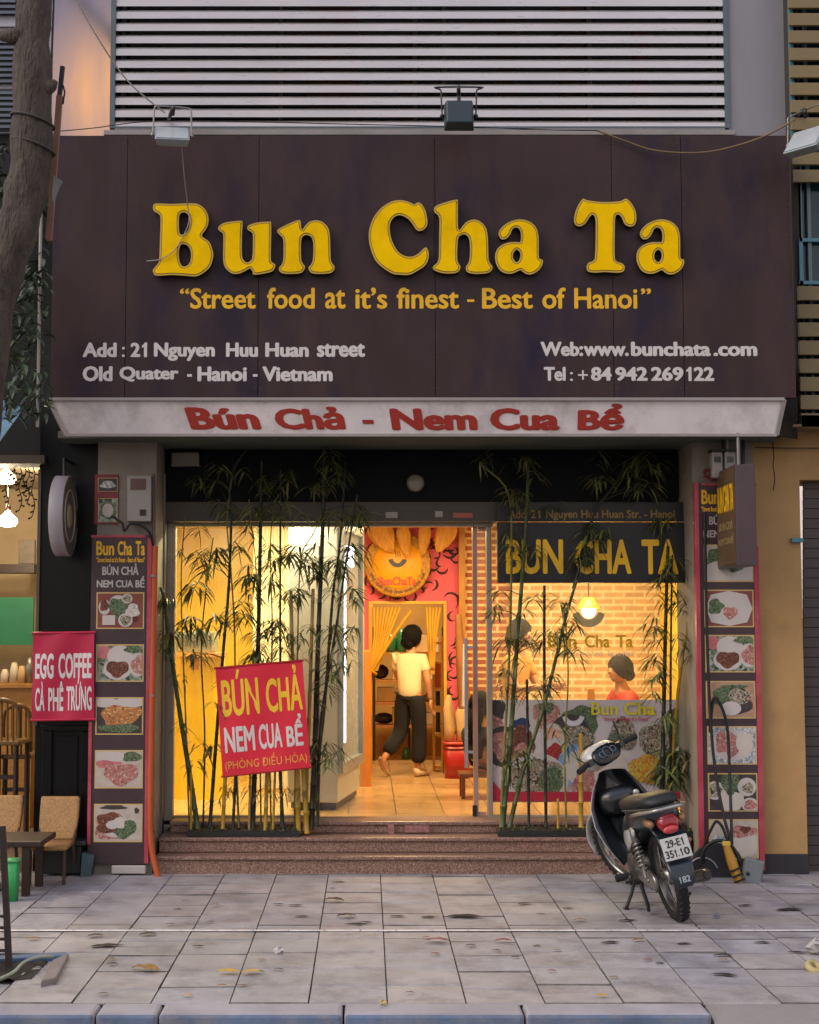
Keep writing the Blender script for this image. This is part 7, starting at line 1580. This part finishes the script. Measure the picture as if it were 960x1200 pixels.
# ------------------------------------------------------------------ fallen leaves and scraps
rngl = random.Random(17)
def ground_leaf(mb, p, L_, W_, a, curl):
    d = Vector((math.cos(a), math.sin(a), 0)); s = Vector((-d.y, d.x, 0)); vs = []; n = 7
    for i in range(n):
        t = i / (n - 1); w_ = W_ / 2 * math.sin(math.pi * min(.97, max(.04, t)) ** .8) * (1 + .25 * math.sin(i * 2.3 + a)); z = .006 + curl * (math.sin(math.pi * t) * .5 + .5 * abs(t - .5)) * L_
        c = p + d * (t - .5) * L_ + s * (.08 * L_ * math.sin(3 * t + a)); zz = Vector((0, 0, z)); e_ = Vector((0, 0, curl * W_ * .5 * (1 if i % 2 else .4)))
        vs += [c - s * w_ + zz + e_, c + zz, c + s * w_ + zz + e_ * .6]
    fs = [(3 * i + j, 3 * i + j + 1, 3 * i + j + 4, 3 * i + j + 3) for i in range(n - 1) for j in (0, 1)]
    return mb.add(vs, fs, 0, True)
lm = {'b': M('dry_leaf_brown', '4a3628', .8, var=.4, scale=30), 'd': M('dry_leaf_dark', '2a2320', .85, var=.4, scale=30), 'o': M('dry_leaf_ochre', '8a6430', .7, var=.3, scale=30), 'r': M('dry_leaf_reddish', '7a4638', .7, var=.3, scale=30), 'y': M('leaf_yellow', 'b8902a', .6, var=.2, scale=30)}
lt = {'b': ('dry brown leaf fallen on the pavement tiles', 'brown fallen leaves on the pavement'), 'd': ('nearly black wet leaf lying flat on the pavement tiles', 'blackened leaves on the pavement'), 'o': ('ochre leaf fallen on the pavement tiles', 'ochre fallen leaves on the pavement'), 'r': ('reddish leaf fallen on the pavement tiles', 'reddish fallen leaves on the pavement'), 'y': ('yellow leaf fallen on the pavement tiles', 'yellow fallen leaves on the pavement')}
c1 = [(600, 255, 'b', 34), (335, 297, 'b', 55), (380, 330, 'd', 115), (695, 330, 'd', 46), (390, 377, 'o', 34), (395, 396, 'b', 40), (800, 427, 'y', 80), (890, 428, 'y', 80), (660, 507, 'y', 44), (740, 247, 'b', 30), (755, 187, 'o', 36), (120, 306, 'o', 46), (520, 293, 'b', 60), (920, 381, 'o', 26), (780, 471, 'o', 30), (852, 471, 'r', 34), (365, 500, 'b', 30), (625, 198, 'd', 20), (655, 172, 'b', 24), (510, 418, 'o', 110)]
c2 = [(20, 182, 'd', 44), (80, 187, 'd', 55), (105, 226, 'd', 56), (258, 228, 'b', 70), (330, 246, 'd', 50), (290, 254, 'd', 80), (680, 227, 'd', 130), (440, 225, 'd', 60), (550, 228, 'd', 60), (580, 315, 'r', 80), (540, 302, 'r', 26), (695, 331, 'b', 40), (810, 315, 'r', 60), (840, 322, 'b', 30), (570, 360, 'r', 36), (800, 268, 'r', 34), (852, 372, 'b', 30), (20, 414, 'b', 32), (230, 105, 'd', 50), (210, 126, 'd', 20), (482, 497, 'b', 30), (890, 180, 'd', 60), (940, 216, 'd', 36), (785, 348, 'b', 30), (215, 172, 'b', 70), (930, 328, 'd', 28)]
c3 = [(290, 240, 'd', 70), (225, 318, 'd', 70), (325, 312, 'o', 48), (490, 322, 'd', 60), (620, 362, 'd', 70), (625, 432, 'd', 88), (358, 381, 'r', 34), (400, 390, 'd', 30), (20, 420, 'r', 34), (240, 442, 'o', 34), (195, 508, 'y', 46), (200, 126, 'd', 26), (80, 197, 'd', 46), (855, 203, 'd', 100), (880, 352, 'd', 60), (625, 381, 'o', 34), (705, 187, 'd', 60), (40, 347, 'o', 26), (120, 240, 'o', 44), (340, 200, 'd', 40), (760, 318, 'd', 60)]
for ox, cl in ((0, c1), (320, c2), (640, c3)):
    for x, y, k, w_ in cl:
        px, py = ox + x / 3, 1000 + y / 3; p = G(px, py); ln = w_ / 3 * (p.y - CAM_Y) / FPX
        flatk = k == 'd'
        mb = ground_leaf(MB(), p, max(.05, ln), max(.022, min(.09, ln * (.5 if not flatk else .38))), rngl.uniform(-.35, .35) + (math.pi if rngl.random() < .5 else 0), .05 if flatk else .22)
        single('fallen_leaf', mb, lm[k], lt[k][0], 'leaf', lt[k][1])
def scrap(label, px, py, sz, mat, nm='paper_scrap', z=.0, cat='scrap'):
    p = G(px, py, z); mb = MB(); mb.ball(p + Vector((0, 0, sz * .35)), sz * .6, 5, 0, (1, .7, .6))
    for v in mb.v: v += Vector((rngl.uniform(-.2, .2), rngl.uniform(-.2, .2), rngl.uniform(-.1, .25))) * sz
    for i in range(len(mb.s)): mb.s[i] = False
    return single(nm, mb, mat, label, cat)
scrap('small white crumpled scrap on the tiles near the middle of the pavement', 327, 1118, .045, M('white_paper', 'c0bab8', .7))
scrap('cream flower petal on the edge of the kerb', 449, 1178, .03, M('cream_petal', 'c0a878', .6), 'petal', .004, 'petal')
scrap('crumpled orange wrapper lying in the gutter', 274, 1196, .11, M('orange_wrapper', 'b0702c', .5, var=.3, scale=20), 'wrapper', -.1, 'wrapper')
scrap('yellow flower scrap in the gutter near the middle', 537, 1196, .07, M('yellow_scrap', 'b5922c', .6, var=.3, scale=20), 'flower_scrap', -.1)
scrap('grey crumpled scrap beside the rear tyre of the motorbike', 839, 1077, .04, M('grey_paper', '8a8c92', .7))
scrap('crumpled white plastic bag on the pavement near the cream ring', 958, 1118, .09, M('white_bag', 'a9a49f', .6), 'plastic_bag', 0, 'bag')
p = G(953, 1137); single('cup_ring', MB().lathe([(.022, 0), (.045, 0), (.048, .012), (.042, .03), (.024, .03), (.022, 0)], p + Vector((0, 0, .004)), (.3, -.5, 1), 18), M('cream_ring', 'b0a070', .5), 'cream coloured ring lying on the pavement below the white bag', 'ring')
mb = MB()
for i in range(26): leaf(mb, G(808, 1197, -.1) + Vector((rngl.uniform(-.05, .05), rngl.uniform(-.02, .02), 0)), Vector((rngl.uniform(-.8, .8), rngl.uniform(-.4, .4), 1)), rngl.uniform(.05, .11), .012, droop=.5)
single('weed_tuft', mb, M('weed_green', '5c7a34', .6, var=.3, island=.3), 'small green weed growing at the end of the kerb', 'weed')
wire('hose', [G(-12, 1152, .03), G(15, 1140, .035), G(28, 1128, .05), G(44, 1122, .06), G(62, 1121, .04)], .009, M('pale_hose', '8f9a88', .6), 'pale thin hose curling over the soil of the tree pit', 'hose')
